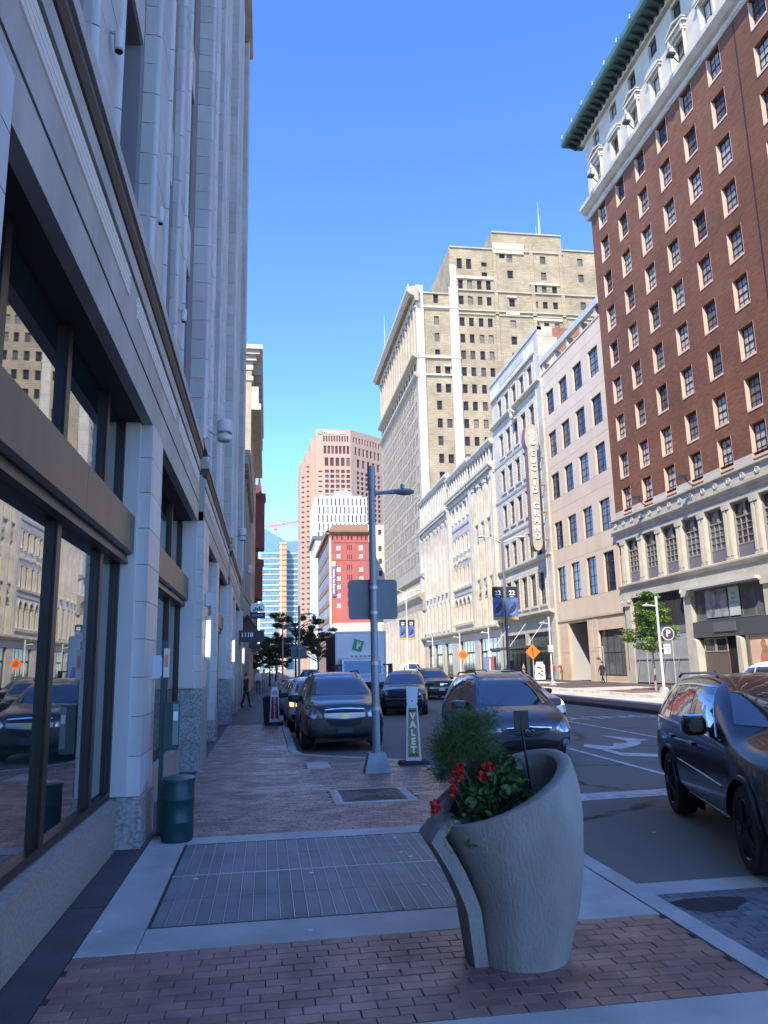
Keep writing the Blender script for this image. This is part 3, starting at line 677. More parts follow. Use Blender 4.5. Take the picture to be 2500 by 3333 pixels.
# white band between bottom windows, cornice with rosettes, architrave
mb = MB(); prev = 0.0
for c in cols + [LX]:
    if c > prev: mb.box(prev, c, -0.03, 0.35, 13.2, 13.8)
    prev = c + 1.5
mb.build('band_course', white_tc, HB); 
MB().prism([(-0.5, 13.0), (-0.5, 13.12), (-0.3, 13.2), (0.4, 13.2), (0.4, 12.95), (-0.35, 12.95)], -0.3, LX, 'x').build('ledge', white_tc2, HB)
MB().box(-0.28, LX, -0.32, 0.4, 12.3, 12.948).build('frieze', white_tc, HB)
MB().prism([(-0.42, 12.1), (-0.42, 12.29), (0.4, 12.29), (0.4, 11.62), (-0.08, 11.62), (-0.2, 11.85), (-0.2, 11.95)], -0.25, LX, 'x').build('cornice', white_tc2, HB)
MB().box(-0.05, LX, -0.12, 0.4, 11.32, 11.615).build('architrave', white_tc, HB)
ros = MB()
ros.rings([[(r*math.cos(R(30*j)), y, 0.0 + r*math.sin(R(30*j))) for j in range(12)] for r, y in ((0.23, 0), (0.23, -0.07), (0.15, -0.09), (0.12, -0.05), (0.06, -0.06))]); ros = ros.mesh('rosette', white_tc, SM)
for k in range(16): ob('rosette', ros, HB, (0.55 + k*1.45, -0.32, 12.63))
# base storey: tall windows between paired pilasters
pcs = [1.05 + 2.9*k for k in range(16)]     # pier centres
prev = None
pl = MB()
for s in (-0.21, 0.21):
    pl.box(s - 0.16, s + 0.16, -0.12, 0.3, 7.95, 10.95); pl.box(s - 0.2, s + 0.2, -0.16, 0.3, 7.8, 7.95)
    for q in (-0.09, 0, 0.09): pl.box(s + q - 0.025, s + q + 0.025, -0.15, -0.12, 8.05, 10.9)
    pl.prism([(s - 0.16, 10.95), (s + 0.16, 10.95), (s + 0.23, 11.31), (s - 0.23, 11.31)], -0.2, 0.3)
pl.box(-0.05, 0.05, 0.0, 0.3, 7.8, 11.31); pl = pl.mesh('pilaster', white_tc, fix=False)
for c in pcs: ob('pilaster', pl, HB, (c, 0, 0))
MB().box(0, LX, 0.40, 0.5, 0, 13).build('back_panel', soffit_m, HB)
w_ = 2.9 - 0.78
tall = MB(); h_ = 3.45; tall.box(0, 0.06, -0.1, 0.1, 0, h_); tall.box(w_ - .06, w_, -0.1, 0.1, 0, h_); tall.box(0.06, w_ - .06, -0.05, 0.1, h_ - .08, h_); tall.box(0.06, w_ - .06, -0.02, 0.1, 0.8, 0.88); tall.box(.06, w_ - .06, -.02, .1, 2.5, 2.58)
tall.box(w_/2 - .12, w_/2 + .12, -0.03, 0.1, 2.58, h_ - .08)
for i in range(1, 4): tall.box(w_*i/4 - .03, w_*i/4 + .03, 0, .1, .88, 2.5)
for z in (1.28, 1.7, 2.1): tall.box(.06, w_ - .06, .01, .1, z - .03, z + .03)
tall = tall.mesh('window', M('pale grey tall frame', (0.26, 0.25, 0.235), 0.5), fix=False)
dado = MB().box(0.06, w_ - .06, 0.0, 0.08, 0, 0.8).mesh('dado_panel', M('blue grey dado', (0.15, 0.15, 0.18), 0.5), fix=False)
for c in pcs[:-1]:
    f = ob('window', tall, HB, (c + 0.39, 0.22, 7.85)); ob('pane', pane_mesh(w_, h_, gl_base, 0.07), f); ob('dado_panel', dado, f)
MB().prism([(-0.3, 7.62), (-0.3, 7.74), (-0.2, 7.79), (0.4, 7.79), (0.4, 7.4), (-0.1, 7.4)], 0, LX, 'x').build('sill_band', white_tc2, HB)
MB().box(0, LX, -0.06, 0.4, 6.62, 7.398).build('band_course', white_tc, HB)
# ground floor piers, shop glass, sign boards
grey_pan = M('grey shop panel', (0.17, 0.17, 0.165), 0.55, col2=(0.13, 0.13, 0.13), nscale=1)
dk_metal = M('dark metal', (0.05, 0.05, 0.052), 0.45, 0.4)
for c in (0.5, 9.45, 18.3, 27.3, 36.0):
    mb = MB(); mb.box(c, c + 0.95, -0.1, 0.39, 0.9, 6.0); mb.box(c - 0.08, c + 1.03, -0.16, 0.39, 0, 0.9); mb.prism([(c, 6.0), (c + .95, 6.0), (c + 1.1, 6.61), (c - .15, 6.61)], -0.25, 0.39)
    for q in (-.02, 0.97): mb.blob((c + q, -0.2, 6.35), 0.16, 0.14, 0.16)
    mb.build('pier', white_tc, HB)
gl_grey = M_glass('hazy shop glass', (0.045, 0.05, 0.05), (0.13, 0.14, 0.14), 0.5, 0.08, 1.35, spec=0.35)
def shop(root, a, b, z0, z1, nx, nz, fm, gm, y=0.2, name='shop_window'):
    f = ob(name, win_frame(b - a, z1 - z0, nx, nz, fm, 0.06, 0.08), root, (a, y, z0)); ob('pane', pane_mesh(b - a, z1 - z0, gm), f); return f
shop(HB, 1.47, 9.43, 4.2, 6.6, 8, 1, dk_metal, gl_grey)
MB().box(1.47, 9.43, 0.15, 0.3, 3.6, 4.18).build('shop_lintel', grey_pan, HB)
fence_m = M('grey hoarding', (0.33, 0.34, 0.34), 0.6, col2=(0.26, 0.27, 0.27), nscale=1.2)
galv = M('galvanised steel', (0.55, 0.55, 0.53), 0.45, 0.5)
for k in range(4):   # mesh hoarding in front of the closed shop
    MB().box(1.6 + k*1.95, 3.5 + k*1.95, -0.02, 0.02, 0.1, 3.55).build('hoarding_panel', fence_m, HB)
    mb = MB(); x = 1.6 + k*1.95
    mb.tube([(x, -0.1, 0.0), (x, -0.1, 3.6)], 0.035); mb.tube([(x, -0.1, 1.9), (x + 1.95, -0.1, 1.9)], 0.03); mb.tube([(x + 0.05, -0.1, 0.1), (x + 0.8, -0.12, 1.9)], 0.025)
    mb.build('scaffold_tube', galv, HB)
shop(HB, 10.42, 18.28, 4.25, 6.35, 6, 1, M('pewter frame', (0.22, 0.22, 0.21), 0.4, 0.3), gl_grey)
MB().box(10.4, 18.3, -0.55, 0.3, 6.36, 6.55).build('awning_cassette', M('awning white', (0.5, 0.5, 0.48), 0.6), HB)
MB().box(10.4, 23.3, -0.12, 0.2, 3.15, 4.2).build('sign_board', M('charcoal sign board', (0.07, 0.07, 0.07), 0.5), HB)
MB().box(12.9, 15.3, -0.18, -0.121, 3.45, 4.05).build('sign_board', M('slate sign', (0.11, 0.11, 0.11), 0.5), HB)
poster_l = M('pale poster', (0.45, 0.52, 0.47), 0.6); poster_d = M('grey poster', (0.16, 0.17, 0.17), 0.6)
for (a, b, m) in ((11.75, 13.0, M('silver print', (0.34, 0.36, 0.37), 0.5, col2=(0.12, 0.125, 0.13), nscale=1.6)), (13.05, 14.25, MATS['silver print']), (14.4, 15.55, poster_l)):
    MB().box(a, b, 0.145, 0.155, 4.4, 6.2).build('window_poster', m, HB)
for i, s in enumerate(('THE', 'NEW', 'SEASON')): lettering(s, 0.22, poster_d, HB, (14.95, 0.14, 5.75 - i*0.28), 0.002)
# door bay with dark recess, poster bay
MB().box(11.1, 15.4, 0.25, 0.35, 0, 3.1).build('shop_back', soffit_m, HB)
for k in range(2): 
    f = shop(HB, 11.2 + k*1.35, 12.5 + k*1.35, 2.2, 3.1, 1, 1, M('taupe frame', (0.3, 0.27, 0.23), 0.5), gl_grey, 0.1)
    MB().box(11.2 + k*1.35, 12.5 + k*1.35, 0.1, 0.2, 0.1, 2.15).build('door_leaf', M('brown door leaf', (0.13, 0.10, 0.085), 0.5), HB)
for x in (10.45, 15.4): MB().prism([(x, 0), (x + 0.6, 0), (x + 0.45, 3.0), (x + 0.05, 3.13)], -0.3, 0.3).build('stone_jamb', white_tc, HB)
mb = MB(); mb.box(16.1, 16.35, -0.1, 0.3, 0, 3.3); mb.box(16.35, 20.2, -0.1, 0.3, 3.05, 3.13); mb.build('poster_frame', M('dark bronze frame', (0.12, 0.12, 0.10), 0.5), HB)
PM = M('poster sky', (0.60, 0.40, 0.30), 0.6, col2=(0.72, 0.52, 0.40), nscale=0.8)
po = MB().box(16.36, 20.2, 0.0, 0.02, 1.15, 3.04).build('poster', PM, HB)
tan_sk = M('poster figure tan', (0.50, 0.23, 0.13), 0.7, col2=(0.36, 0.15, 0.09), nscale=3); den = M('poster figure blue', (0.10, 0.13, 0.22), 0.7)
for (pts, m, yy) in (([(17.3, 1.2), (17.2, 1.8), (17.45, 2.3), (17.3, 2.6), (17.5, 2.85), (17.8, 2.8), (17.85, 2.5), (18.3, 2.35), (18.5, 2.6), (18.8, 2.5), (18.7, 2.2), (18.5, 1.2)], tan_sk, -0.004), ([(18.4, 1.2), (18.3, 1.9), (18.6, 2.3), (19.0, 2.25), (19.5, 1.6), (19.6, 1.2)], den, -0.008)):
    mb = MB(); mb.prism(pts, yy, yy + 0.003); mb.build('poster_print', m, po)
# white upper storeys
MB().prism([(-0.12, 41.0), (-0.2, 41.1), (-0.2, 41.45), (-0.45, 41.55), (-0.8, 41.85), (-0.8, 42.2), (-0.6, 42.45), (0.4, 42.45), (0.4, 41.0)], -0.5, LX, 'x').build('belt_cornice', white_tc2, HB)
for k in range(1, 12): MB().box(cols[k] - 1.3, cols[k] - 0.2, -0.24, -0.201, 41.14, 41.42).build('belt_panel', white_tc, HB, fix=False)
tops = [(c + 0.15, c + 1.35, 46.72, 48.15) for c in cols]; lows = [(c + 0.1, c + 1.4, 42.9, 45.05) for c in cols]
mb = MB(); wall_grid(mb, 0, LX, 42.45, 49.0, tops + lows, 0, 0.38); mb.build('upper_wall', white_tc, HB, fix=False)
for (a, b, c, d) in tops: win(HB, a, c, b - a, d - c, 0.24, 2, 2, sash_m, gl_hotel)
for k, (a, b, c, d) in enumerate(lows):
    f = win(HB, a, c, b - a, d - c, 0.24, 2, 2, sash_m, gl_hotel)
    s = MB(); w = b - a
    s.box(-0.2, -0.02, -0.38, -0.24, -0.35, 2.6); s.box(w + .02, w + 0.2, -0.38, -0.24, -0.35, 2.6)
    if k % 2 == 0:
        s.box(-0.5, w + 0.5, -0.62, -0.24, 2.75, 2.95); s.box(-0.35, w + 0.35, -0.45, -0.24, 2.4, 2.74)
        cx = w/2
        s.prism([(-0.55, 2.951), (-0.55, 3.05), (cx, 3.55), (w + .55, 3.05), (w + .55, 2.951), (cx, 3.38)], -0.66, -0.24)
        s.prism([(-0.4, 2.951), (w + .4, 2.951), (cx, 3.36)], -0.36, -0.24)
        for q in (-0.3, w + 0.12): s.prism([(q, 2.2), (q + .18, 2.2), (q + .18, 2.74), (q, 2.74)], -0.58, -0.24); s.cyl((q + .09, -0.42, 0.0), (q + .09, -0.42, 2.2), 0.075, n=8)
    else:
        s.box(-0.35, w + 0.35, -0.5, -0.24, 2.3, 2.5)
        s.prism([(-0.4, 2.501)] + [(w/2 + (w/2 + .45)*math.cos(t), 2.5 + 0.42*math.sin(t)) for t in [R(180 - 15*q) for q in range(13)]] + [(w + .4, 2.501)], -0.55, -0.24)
    s.build('pediment_surround', white_tc, f)
# copper cornice
MB().box(-0.3, LX, -0.35, 0.4, 48.45, 48.95).build('bed_moulding', white_tc2, HB)
MB().prism([(-1.55, 49.1), (-1.7, 49.25), (-1.7, 49.55), (-1.62, 49.95), (0.4, 50.25), (0.4, 48.96), (-0.3, 48.96), (-0.6, 49.1)], -1.5, LX, 'x').build('copper_cornice', copper, HB)
mod = MB().prism([(-1.35, 49.08), (-1.35, 49.0), (-1.1, 48.85), (-0.5, 48.6), (-0.36, 48.6), (-0.36, 49.08)], -0.10, 0.10, 'x').mesh('modillion', M('shaded modillion', (0.02, 0.035, 0.035), 0.7))  # near-black colour carries the shade under the cornice
ant = MB().lathe([(0.08, 0), (0.1, 0.08), (0.05, 0.15), (0.12, 0.25), (0.02, 0.4)], n=6).mesh('cornice_knob', M('pale knob', (0.45, 0.5, 0.48), 0.5, 0.3))
for k in range(60):
    ob('modillion', mod, HB, (-1.0 + k*0.77, 0, 0))
    if k % 3 == 0: ob('cornice_knob', ant, HB, (-1.3 + k*0.77, -1.6, 49.9))
# floodlights on the ledges
fl = MB(); fl.tube([(0, 0, 0), (0, -0.35, 0.1), (0, -0.6, 0.35), (0, -0.75, 0.6)], 0.04); fl.box(-0.22, 0.22, -1.1, -0.6, 0.5, 0.68); fl = fl.mesh('floodlight', dk_metal)
for x, z in ((6.2, 13.2), (12.8, 13.2), (3.1, 42.45), (9.9, 42.45), (16.7, 42.45)): ob('floodlight', fl, HB, (x, -0.35, z))
for k in range(10): 
    MB().cyl((2.7 + 3.44*(k % 5), 0, 15.0 + (k//5)*12.9), (2.7 + 3.44*(k % 5), -0.09, 15.0 + (k//5)*12.9), 0.09).build('wall_stud', MATS['dark wall joint'], HB)

# ---------------------------------------------------------------- beige modern block
beige_p = M('beige panel stone', (0.62, 0.50, 0.37), 0.75, col2=(0.57, 0.46, 0.34), nscale=0.5, ndetail=8, var=0.035, bump=0.08, bscale=40)
beige_b = M('beige lower stone', (0.60, 0.48, 0.35), 0.75, col2=(0.52, 0.41, 0.30), nscale=0.7, ndetail=8, var=0.05)
blue_fr = M('blue black frame', (0.03, 0.035, 0.045), 0.4, 0.3)
gl_blue = M_glass('blue reflecting glass', (0.02, 0.027, 0.037), (0.12, 0.13, 0.14), 0.35, 0.03, 1.55, wave=0.05, wscale=0.6)
Y1 = 74.0
MBK = thing('beige_block', 'plain beige stone block with a grid of dark windows beside the brown brick tower', 'building', (28.7, Y1, 0), R(-90))
MB().box(0, 14.6, 0.36, 30, 5.6, 31.5).build('side_wall', beige_p, MBK); MB().box(0, 14.6, 3.6, 30, 0, 5.59).build('side_wall', beige_p, MBK); MB().box(7.2, 14.6, 0.75, 3.59, 0, 5.59).build('shop_core', soffit_m, MBK); MB().box(0, 2.38, 0.45, 3.59, 0, 5.59).build('shop_core', beige_b, MBK)
mcols = [Y1 - 73.15, Y1 - 69.62, Y1 - 66.0, Y1 - 62.37]
mrows = [(26.8, 29.3), (22.25, 24.87), (17.85, 20.45), (12.75, 15.47), (7.55, 10.92)]
ops = [(c, c + 2.05, a, b) for c in mcols for a, b in mrows]
# stone courses between joint lines, each laid as slabs
courses = [5.7, 7.52, 11.3, 12.72, 16.6, 17.82, 21.2, 22.22, 25.6, 26.77, 30.2, 31.55]
mb = MB(); wall_grid(mb, 0, 14.6, 5.7, 31.55, ops, 0.012, 0.34); mb.build('front_wall', beige_p, MBK, fix=False)
for z0, z1 in zip(courses, courses[1:]):
    edges = sorted([0, 14.6] + [e for c in mcols for e in (c, c + 2.05)])
    for a, b in zip(edges, edges[1:]):
        iswin = any(abs(a - c) < .01 for c in mcols); 
        if iswin:
            wr = [r for r in mrows if r[0] < (z0 + z1)/2 + 2 and r[1] > z0 + 0.05 and r[0] < z1 - 0.05]
            segs = []; lo = z0
            for r in sorted(wr): 
                if r[0] > lo + .02: segs.append((lo, r[0]))
                lo = max(lo, r[1])
            if lo < z1 - .02: segs.append((lo, z1))
        else: segs = [(z0, z1)]
        for s0, s1 in segs: MB().box(a + (0.006 if not iswin else 0), b - (0.006 if not iswin else 0), -0.012, 0.1, s0 + 0.012, s1 - 0.012).build('stone_slab', beige_p, MBK, fix=False)
for (a, b, c, d) in ops: win(MBK, a, c, b - a, d - c, 0.16, 2, 4, blue_fr, gl_blue, bar=0.05)
MB().box(0, 14.6, -0.08, 0.5, 31.55, 31.72).build('coping', beige_b, MBK)
pz = M('painted pergola beam', (0.44, 0.45, 0.46), 0.5)
MB().box(0.1, 14.6, -0.15, 0.35, 32.75, 33.35).build('pergola_beam', pz, MBK)
for k in range(5): MB().prism([(0.4 + k*3.3, 31.72), (0.75 + k*3.3, 31.72), (0.65 + k*3.3, 32.75), (0.3 + k*3.3, 32.75)], 0.0, 0.8).build('pergola_post', white_tc, MBK)
MB().box(0.5, 14.5, 4.5, 4.7, 31.5, 34.0).build('roof_cabin', M('roof cabin', (0.30, 0.27, 0.23), 0.8), MBK)
mb = MB()
for z in (32.05, 32.35): mb.tube([(8, 0.5, z), (14.5, 0.5, z)], 0.02)
mb.build('railing', dk_metal, MBK)
eops = [(2.5, 7.0, 0.02, 5.35), (9.05, 14.15, 0.55, 4.4)]
mb = MB(); wall_grid(mb, 0, 14.6, 0, 5.6, [(2.5, 7.0, 0, 5.35), (9.05, 14.15, 0.5, 4.4)], 0.1, 0.3); mb.build('ground_wall', beige_b, MBK, fix=False)
MB().box(0, 14.6, -0.02, 0.4, 5.6, 5.69).build('soffit_band', beige_b, MBK)
for x in (0.0, 7.0, 8.1): MB().box(x + 0.02, x + (2.4 if x == 0 else 1.05), 0.07, 0.3, 0.02, 2.6).build('stone_slab', beige_b, MBK); MB().box(x + 0.02, x + (2.4 if x == 0 else 1.05), 0.07, 0.3, 2.63, 5.58).build('stone_slab', beige_b, MBK)
mb = MB(); mb.box(2.5, 7.0, 3.4, 3.5, 0, 5.4); mb.box(2.5, 7.0, .4, 3.4, 5.35, 5.45); mb.box(7.0, 7.1, .4, 3.4, 0, 5.4); mb.build('entry_recess', dk_metal, MBK)
MB().box(2.4, 2.5, 0.4, 3.4, 0, 5.4).build('entry_side', M('grey entry wall', (0.42, 0.41, 0.40), 0.6), MBK)
f = shop(MBK, 5.4, 7.0, 0.05, 4.2, 1, 3, dk_metal, gl_grey, 2.9, 'entry_door')
shop(MBK, 9.05, 14.15, 0.55, 4.4, 4, 2, dk_metal, gl_grey, 0.35)
mb = MB(); mb.tube([(9.3, -0.4, 2.95), (10.9, -0.4, 2.95), (11.0, -0.4, 2.85), (11.0, -0.4, 0.0)], 0.05); mb.build('pipe_rail', galv, MBK)

# ---------------------------------------------------------------- white terracotta building with the blade sign
block_tc = MB_brick('white block terracotta', (0.60, 0.57, 0.48), (0.52, 0.49, 0.41), (0.27, 0.255, 0.21), 0.6, 0.36, 0.02, nscale=0.3, dirt=0.2)
red_br = MB_brick('orange brick', (0.42, 0.17, 0.09), (0.34, 0.13, 0.07), (0.32, 0.22, 0.17), 0.24, 0.08, 0.012, nscale=0.6)
smooth_w = M('smooth white render', (0.66, 0.65, 0.62), 0.6, col2=(0.58, 0.57, 0.54), nscale=0.8)
gl_vio = M_glass('violet dark glass', (0.03, 0.03, 0.05), (0.15, 0.14, 0.15), 0.3, 0.04, 1.6)
EG = thing('terracotta_building', 'white terracotta block building with a tall vertical blade sign and glass canopy', 'building', (28.7, 92.3, 0), R(-90))
EL = 18.3
MB().box(0, EL, 0.36, 30, 0, 37.2).build('side_wall', red_br, EG)
ecols = [92.3 - 89.5 + 2.81*k for k in range(5)]
erows = [(31.62, 33.98), (26.75, 29.5), (22.25, 25.0), (17.85, 20.55), (13.0, 15.7)]
ops = [(c, c + 1.45, a, b) for c in ecols for a, b in erows] + [(c - 0.1, c + 1.55, 7.75, 11.1) for c in ecols]
mb = MB(); wall_grid(mb, 0, EL - 1.3, 6.7, 35.0, ops, 0, 0.34); mb.build('front_wall', block_tc, EG, fix=False)
for (a, b, c, d) in ops:
    f = win(EG, a, c, b - a, d - c, 0.14, 2, 3, M('maroon sash', (0.09, 0.05, 0.05), 0.5), gl_vio)
    w, h = b - a, d - c
    s = MB(); s.box(-0.22, -0.02, -0.22, -0.14, -0.05, h + 0.05); s.box(w + .02, w + .22, -0.22, -0.14, -0.05, h + .05); s.box(-0.3, w + .3, -0.28, -0.14, -0.28, -0.06); s.box(-0.25, w + .25, -0.25, -.14, h + .05, h + .25); s.build('surround', white_tc, f, fix=False)
for z, p in ((31.05, 0.5), (12.4, 0.35), (6.6, 0.75), (16.6, 0.12), (21.2, 0.12), (25.8, 0.12)):
    MB().prism([(-p, z + 0.2), (-p, z + 0.36), (0.2, z + 0.5), (0.2, z - 0.1), (-p*0.4, z)], 0, EL - 0.1, 'x').build('cornice' if p > .2 else 'string_course', white_tc, EG)
MB().box(0, EL - 1.3, -0.12, 0.34, 35.0, 36.9).build('parapet', smooth_w, EG); MB().box(0, EL, -0.3, 0.34, 36.9, 37.3).build('parapet_cap', white_tc, EG); MB().box(0, EL - 1.3, -0.3, 0.2, 34.75, 35.0).build('parapet_mould', white_tc, EG)
MB().box(4.2, 13.4, -0.16, -0.121, 35.55, 36.35).build('parapet_panel', white_tc, EG)
mb = MB()
for k in range(32):
    z = 0.02 + k*1.17; mb.box(EL - 1.3, EL + (0.02 if k % 2 else 0.35)*0, -0.15, 0.4, z + 0.006, z + 1.16)
mb = MB(); 
for k in range(32):
    z = 0.02 + k*1.165; MB().box(EL - 1.3, EL - 0.0, -0.2, 0.3, z + 0.008, z + 1.157).build('quoin_block', white_tc, EG, fix=False)
    if z > 30: MB().box(EL - 0.05, EL + 0.03, 0.3, 1.5 if k % 2 else 2.0, z + 0.004, z + 1.16).build('quoin_block', white_tc, EG, fix=False)
MB().cyl((EL - 1.5, -0.12, 6.8), (EL - 1.5, -0.12, 34.7), 0.13, n=8).build('corner_roll', white_tc, EG)
mb = MB(); mb.blob((9.3, -0.5, 30.2), .35, .3, .5); mb.blob((9.3, -0.6, 30.9), .22, .22, .25); mb.tube([(9.3, -.5, 30.4), (8.7, -.6, 30.9), (8.3, -.5, 31.2)], .13); mb.tube([(9.3, -.5, 30.3), (9.9, -.6, 30.6), (10.4, -.5, 30.2)], .13); mb.tube([(9.2, -.5, 29.9), (9.0, -.5, 29.2)], .16); mb.build('carved_figure', white_tc, EG, smooth=SM)
mb = MB(); wall_grid(mb, 0, EL - 1.3, 0, 6.6, [(1.0, 8.2, 0.0, 4.9), (9.3, 16.3, 0.0, 4.9)], 0, 0.3); mb.build('ground_wall', white_tc2, EG, fix=False)
shop(EG, 1.0, 8.2, 3.4, 4.9, 7, 1, dk_metal, gl_grey); shop(EG, 9.3, 16.3, 3.4, 4.9, 6, 1, dk_metal, M_glass('green shop glass', (0.10, 0.14, 0.13), (0.25, 0.30, 0.28), .5, .05))
shop(EG, 1.0, 8.2, 0.3, 3.2, 5, 1, dk_metal, gl_grey, 0.28); shop(EG, 9.3, 16.3, 0.1, 3.2, 5, 1, dk_metal, gl_grey, 0.28)
cn = MB().box(2.2, 16.6, -2.6, 0.0, 3.22, 3.45).build('canopy', dk_metal, EG)
for x in (3.5, 9.5, 15.5):
    MB().tube([(x, 0, 6.4), (x, -2.3, 3.5)], 0.028).build('canopy_rod', galv, EG)
lt_w = M('letter white', (0.8, 0.8, 0.78), 0.5)
def blade():
    sg = thing('blade_sign', 'tall vertical blade sign reading EUCLID GRAND with an eg emblem on top', 'sign', (27.25, 74.3, 0))
    face = M('sign face tan', (0.43, 0.385, 0.30), 0.5, col2=(0.39, 0.35, 0.27), nscale=0.7); edge = M('sign edge maroon', (0.17, 0.075, 0.06), 0.5)
    hw = 0.52
    out = [(-hw, 13.7), (-hw, 23.7)]
    out += [(-0.66 + -0.10*math.sin(R(180*q/8)), 23.9 + 1.7*q/8) for q in range(1, 8)]
    out += [(-0.65 + 0.65*(1 - math.cos(R(90*q/6))), 25.6 + 0.75*math.sin(R(90*q/6))) for q in range(0, 7)]
    out = out + [(-x, z) for x, z in reversed(out)][1:]
    out += [(hw*math.cos(R(-q*22.5)), 13.7 - 0.8*math.sin(R(q*22.5))) for q in range(1, 8)]
    mb = MB(); mb.prism(out, 0.0, 0.95); body = mb.build('sign_box', edge, sg)
    mb = MB(); mb.prism([(x*0.965, z if z > 20 else z) for x, z in out], -0.03, -0.002); mb.build('sign_face', face, sg)
    for i, ch in enumerate('EUCLID GRAND'):
        if ch != ' ': lettering(ch, 0.86, lt_w, sg, (0.02, -0.08, 23.15 - i*0.80), 0.05, 0.012)
    lettering('e', 1.35, lt_w, sg, (0.0, -0.08, 25.45), 0.06, 0.04); lettering('g', 1.25, lt_w, sg, (0.05, -0.08, 24.75), 0.06, 0.04)
    rust = M('rusty bracket', (0.20, 0.09, 0.06), 0.7)
    for z in (22.7, 19.75, 16.85, 14.0):
        mb = MB(); mb.box(hw, 1.6, 0.2, 0.3, z, z + 0.12); mb.tube([(1.4, 0.25, z + .05), (1.25, 0.25, z - 0.55)], .05); mb.build('bracket', rust, sg)
blade()

# ---------------------------------------------------------------- three joined cream facades with columns and arches
AR = thing('arcaded_building', 'long cream facade with carved piers, arched windows and round columns beyond the sign', 'building', (28.7, 140.3, 0), R(-90))
def Lx(y): return 140.3 - y
gl_ar = M_glass('arcade glass', (0.03, 0.025, 0.025), (0.13, 0.115, 0.10), 0.3, 0.2, 1.3, spec=0.25)
MB().box(0, 48.0, 0.52, 30, 0, 30).build('rear_wall', cream_st, AR)
brn = M('brown spandrel', (0.10, 0.08, 0.065), 0.6)
# (3) colonnade y 117.3..140
ops = []
pit = (139.3 - 118.2) / 7
for k in range(7):
    a = Lx(139.3) + pit*k + 0.62; b = a + pit - 1.24 + 0.0
    ops += [(a, b, 7.2, 11.7), (a, b, 13.0, 24.0)]
mb = MB(); wall_grid(mb, 0, Lx(117.3), 5.0, 31.6, ops, 0, 0.5); mb.build('front_wall', cream_st, AR, fix=False)
for (a, b, c, d) in ops:
    if d < 12: win1(AR, a, c, b - a, d - c, 0.18, 2, 3, brn, gl_ar)
    else:
        for q in range(3): win1(AR, a, c + 3.7*q, b - a, 3.0, 0.18, 2, 2, brn, gl_ar); MB().box(a, b, 0.17, 0.4, c + 3.7*q + 3.0, c + 3.7*q + 3.7).build('spandrel', brn, AR)
for k in range(8):
    x = Lx(139.3) + pit*k
    mb = MB(); mb.lathe([(0.5, 12.95), (0.5, 13.2), (0.42, 13.3), (0.42, 20), (0.36, 23.6), (0.5, 23.8), (0.55, 24.3)], x, -0.12, 12); mb.build('column', white_tc, AR, smooth=SM)
    mb = MB(); mb.box(x - 0.36, x + 0.36, -0.28, 0.0, 7.0, 12.0); mb.build('pilaster', white_tc, AR)
# (2) arched bay y 103.9..117.3
ops2 = []
for k in range(4):
    a = Lx(115.2) + 2.36*k; b = a + 1.55
    for z0, z1 in ((22.9, 25.2), (17.95, 20.45), (12.95, 15.9)): ops2.append((a, b, z0, z1))
    ops2.append((a, b, 7.7, 10.4))
mb = MB(); wall_grid(mb, Lx(117.3), Lx(103.7), 5.0, 30.6, ops2, 0, 0.5); mb.build('front_wall', cream_st, AR, fix=False)
for (a, b, c, d) in ops2: win1(AR, a, c, b - a, d - c, 0.16, 2, 2, brn, gl_ar)
for k in range(4):
    a = Lx(115.2) + 2.36*k; c = a + 0.775; 
    mb = MB(); mb.prism([(c + 0.775*math.cos(R(18*q)), 10.4 + 0.8*math.sin(R(18*q))) for q in range(11)], -0.012, 0.02); mb.build('arch_glass', gl_ar, AR)
    mb = MB(); ar = [(c + 0.95*math.cos(R(18*q)), 10.4 + 0.98*math.sin(R(18*q))) for q in range(11)] + [(c + 0.775*math.cos(R(18*q)), 10.4 + 0.8*math.sin(R(18*q))) for q in reversed(range(11))]
    mb.prism(ar, -0.2, -0.013); mb.build('arch_moulding', white_tc, AR)
for k in range(5):
    x = Lx(115.2) + 2.36*k - 0.4
    for z0, z1 in ((7.6, 10.3), (12.9, 15.9), (17.9, 20.4), (22.9, 25.3)): MB().lathe([(0.26, z0), (0.2, z0 + .2), (0.2, z1 - .3), (0.3, z1)], x, -0.1, 8).build('column', white_tc, AR, smooth=SM)
for z0, z1, p in ((20.6, 22.2, 0.22), (16.1, 17.75, 0.08), (11.75, 12.8, 0.3), (6.4, 7.5, 0.35)):
    MB().prism([(-p, z0 + (z1 - z0)*0.75), (-p, z1), (0.1, z1), (0.1, z0), (-p*.3, z0), (-p*.4, z0 + (z1-z0)*.6)], Lx(115.9), Lx(105.2), 'x').build('frieze', white_tc2, AR)
rg = random.Random(3); mb = MB()
for k in range(18): mb.blob((Lx(115.4) + k*0.57, -0.1, 16.9 + rg.uniform(-.2, .2)), .2, .1, rg.uniform(.25, .5), 6, 4)
stuff(mb.build('carved_relief', white_tc, AR))
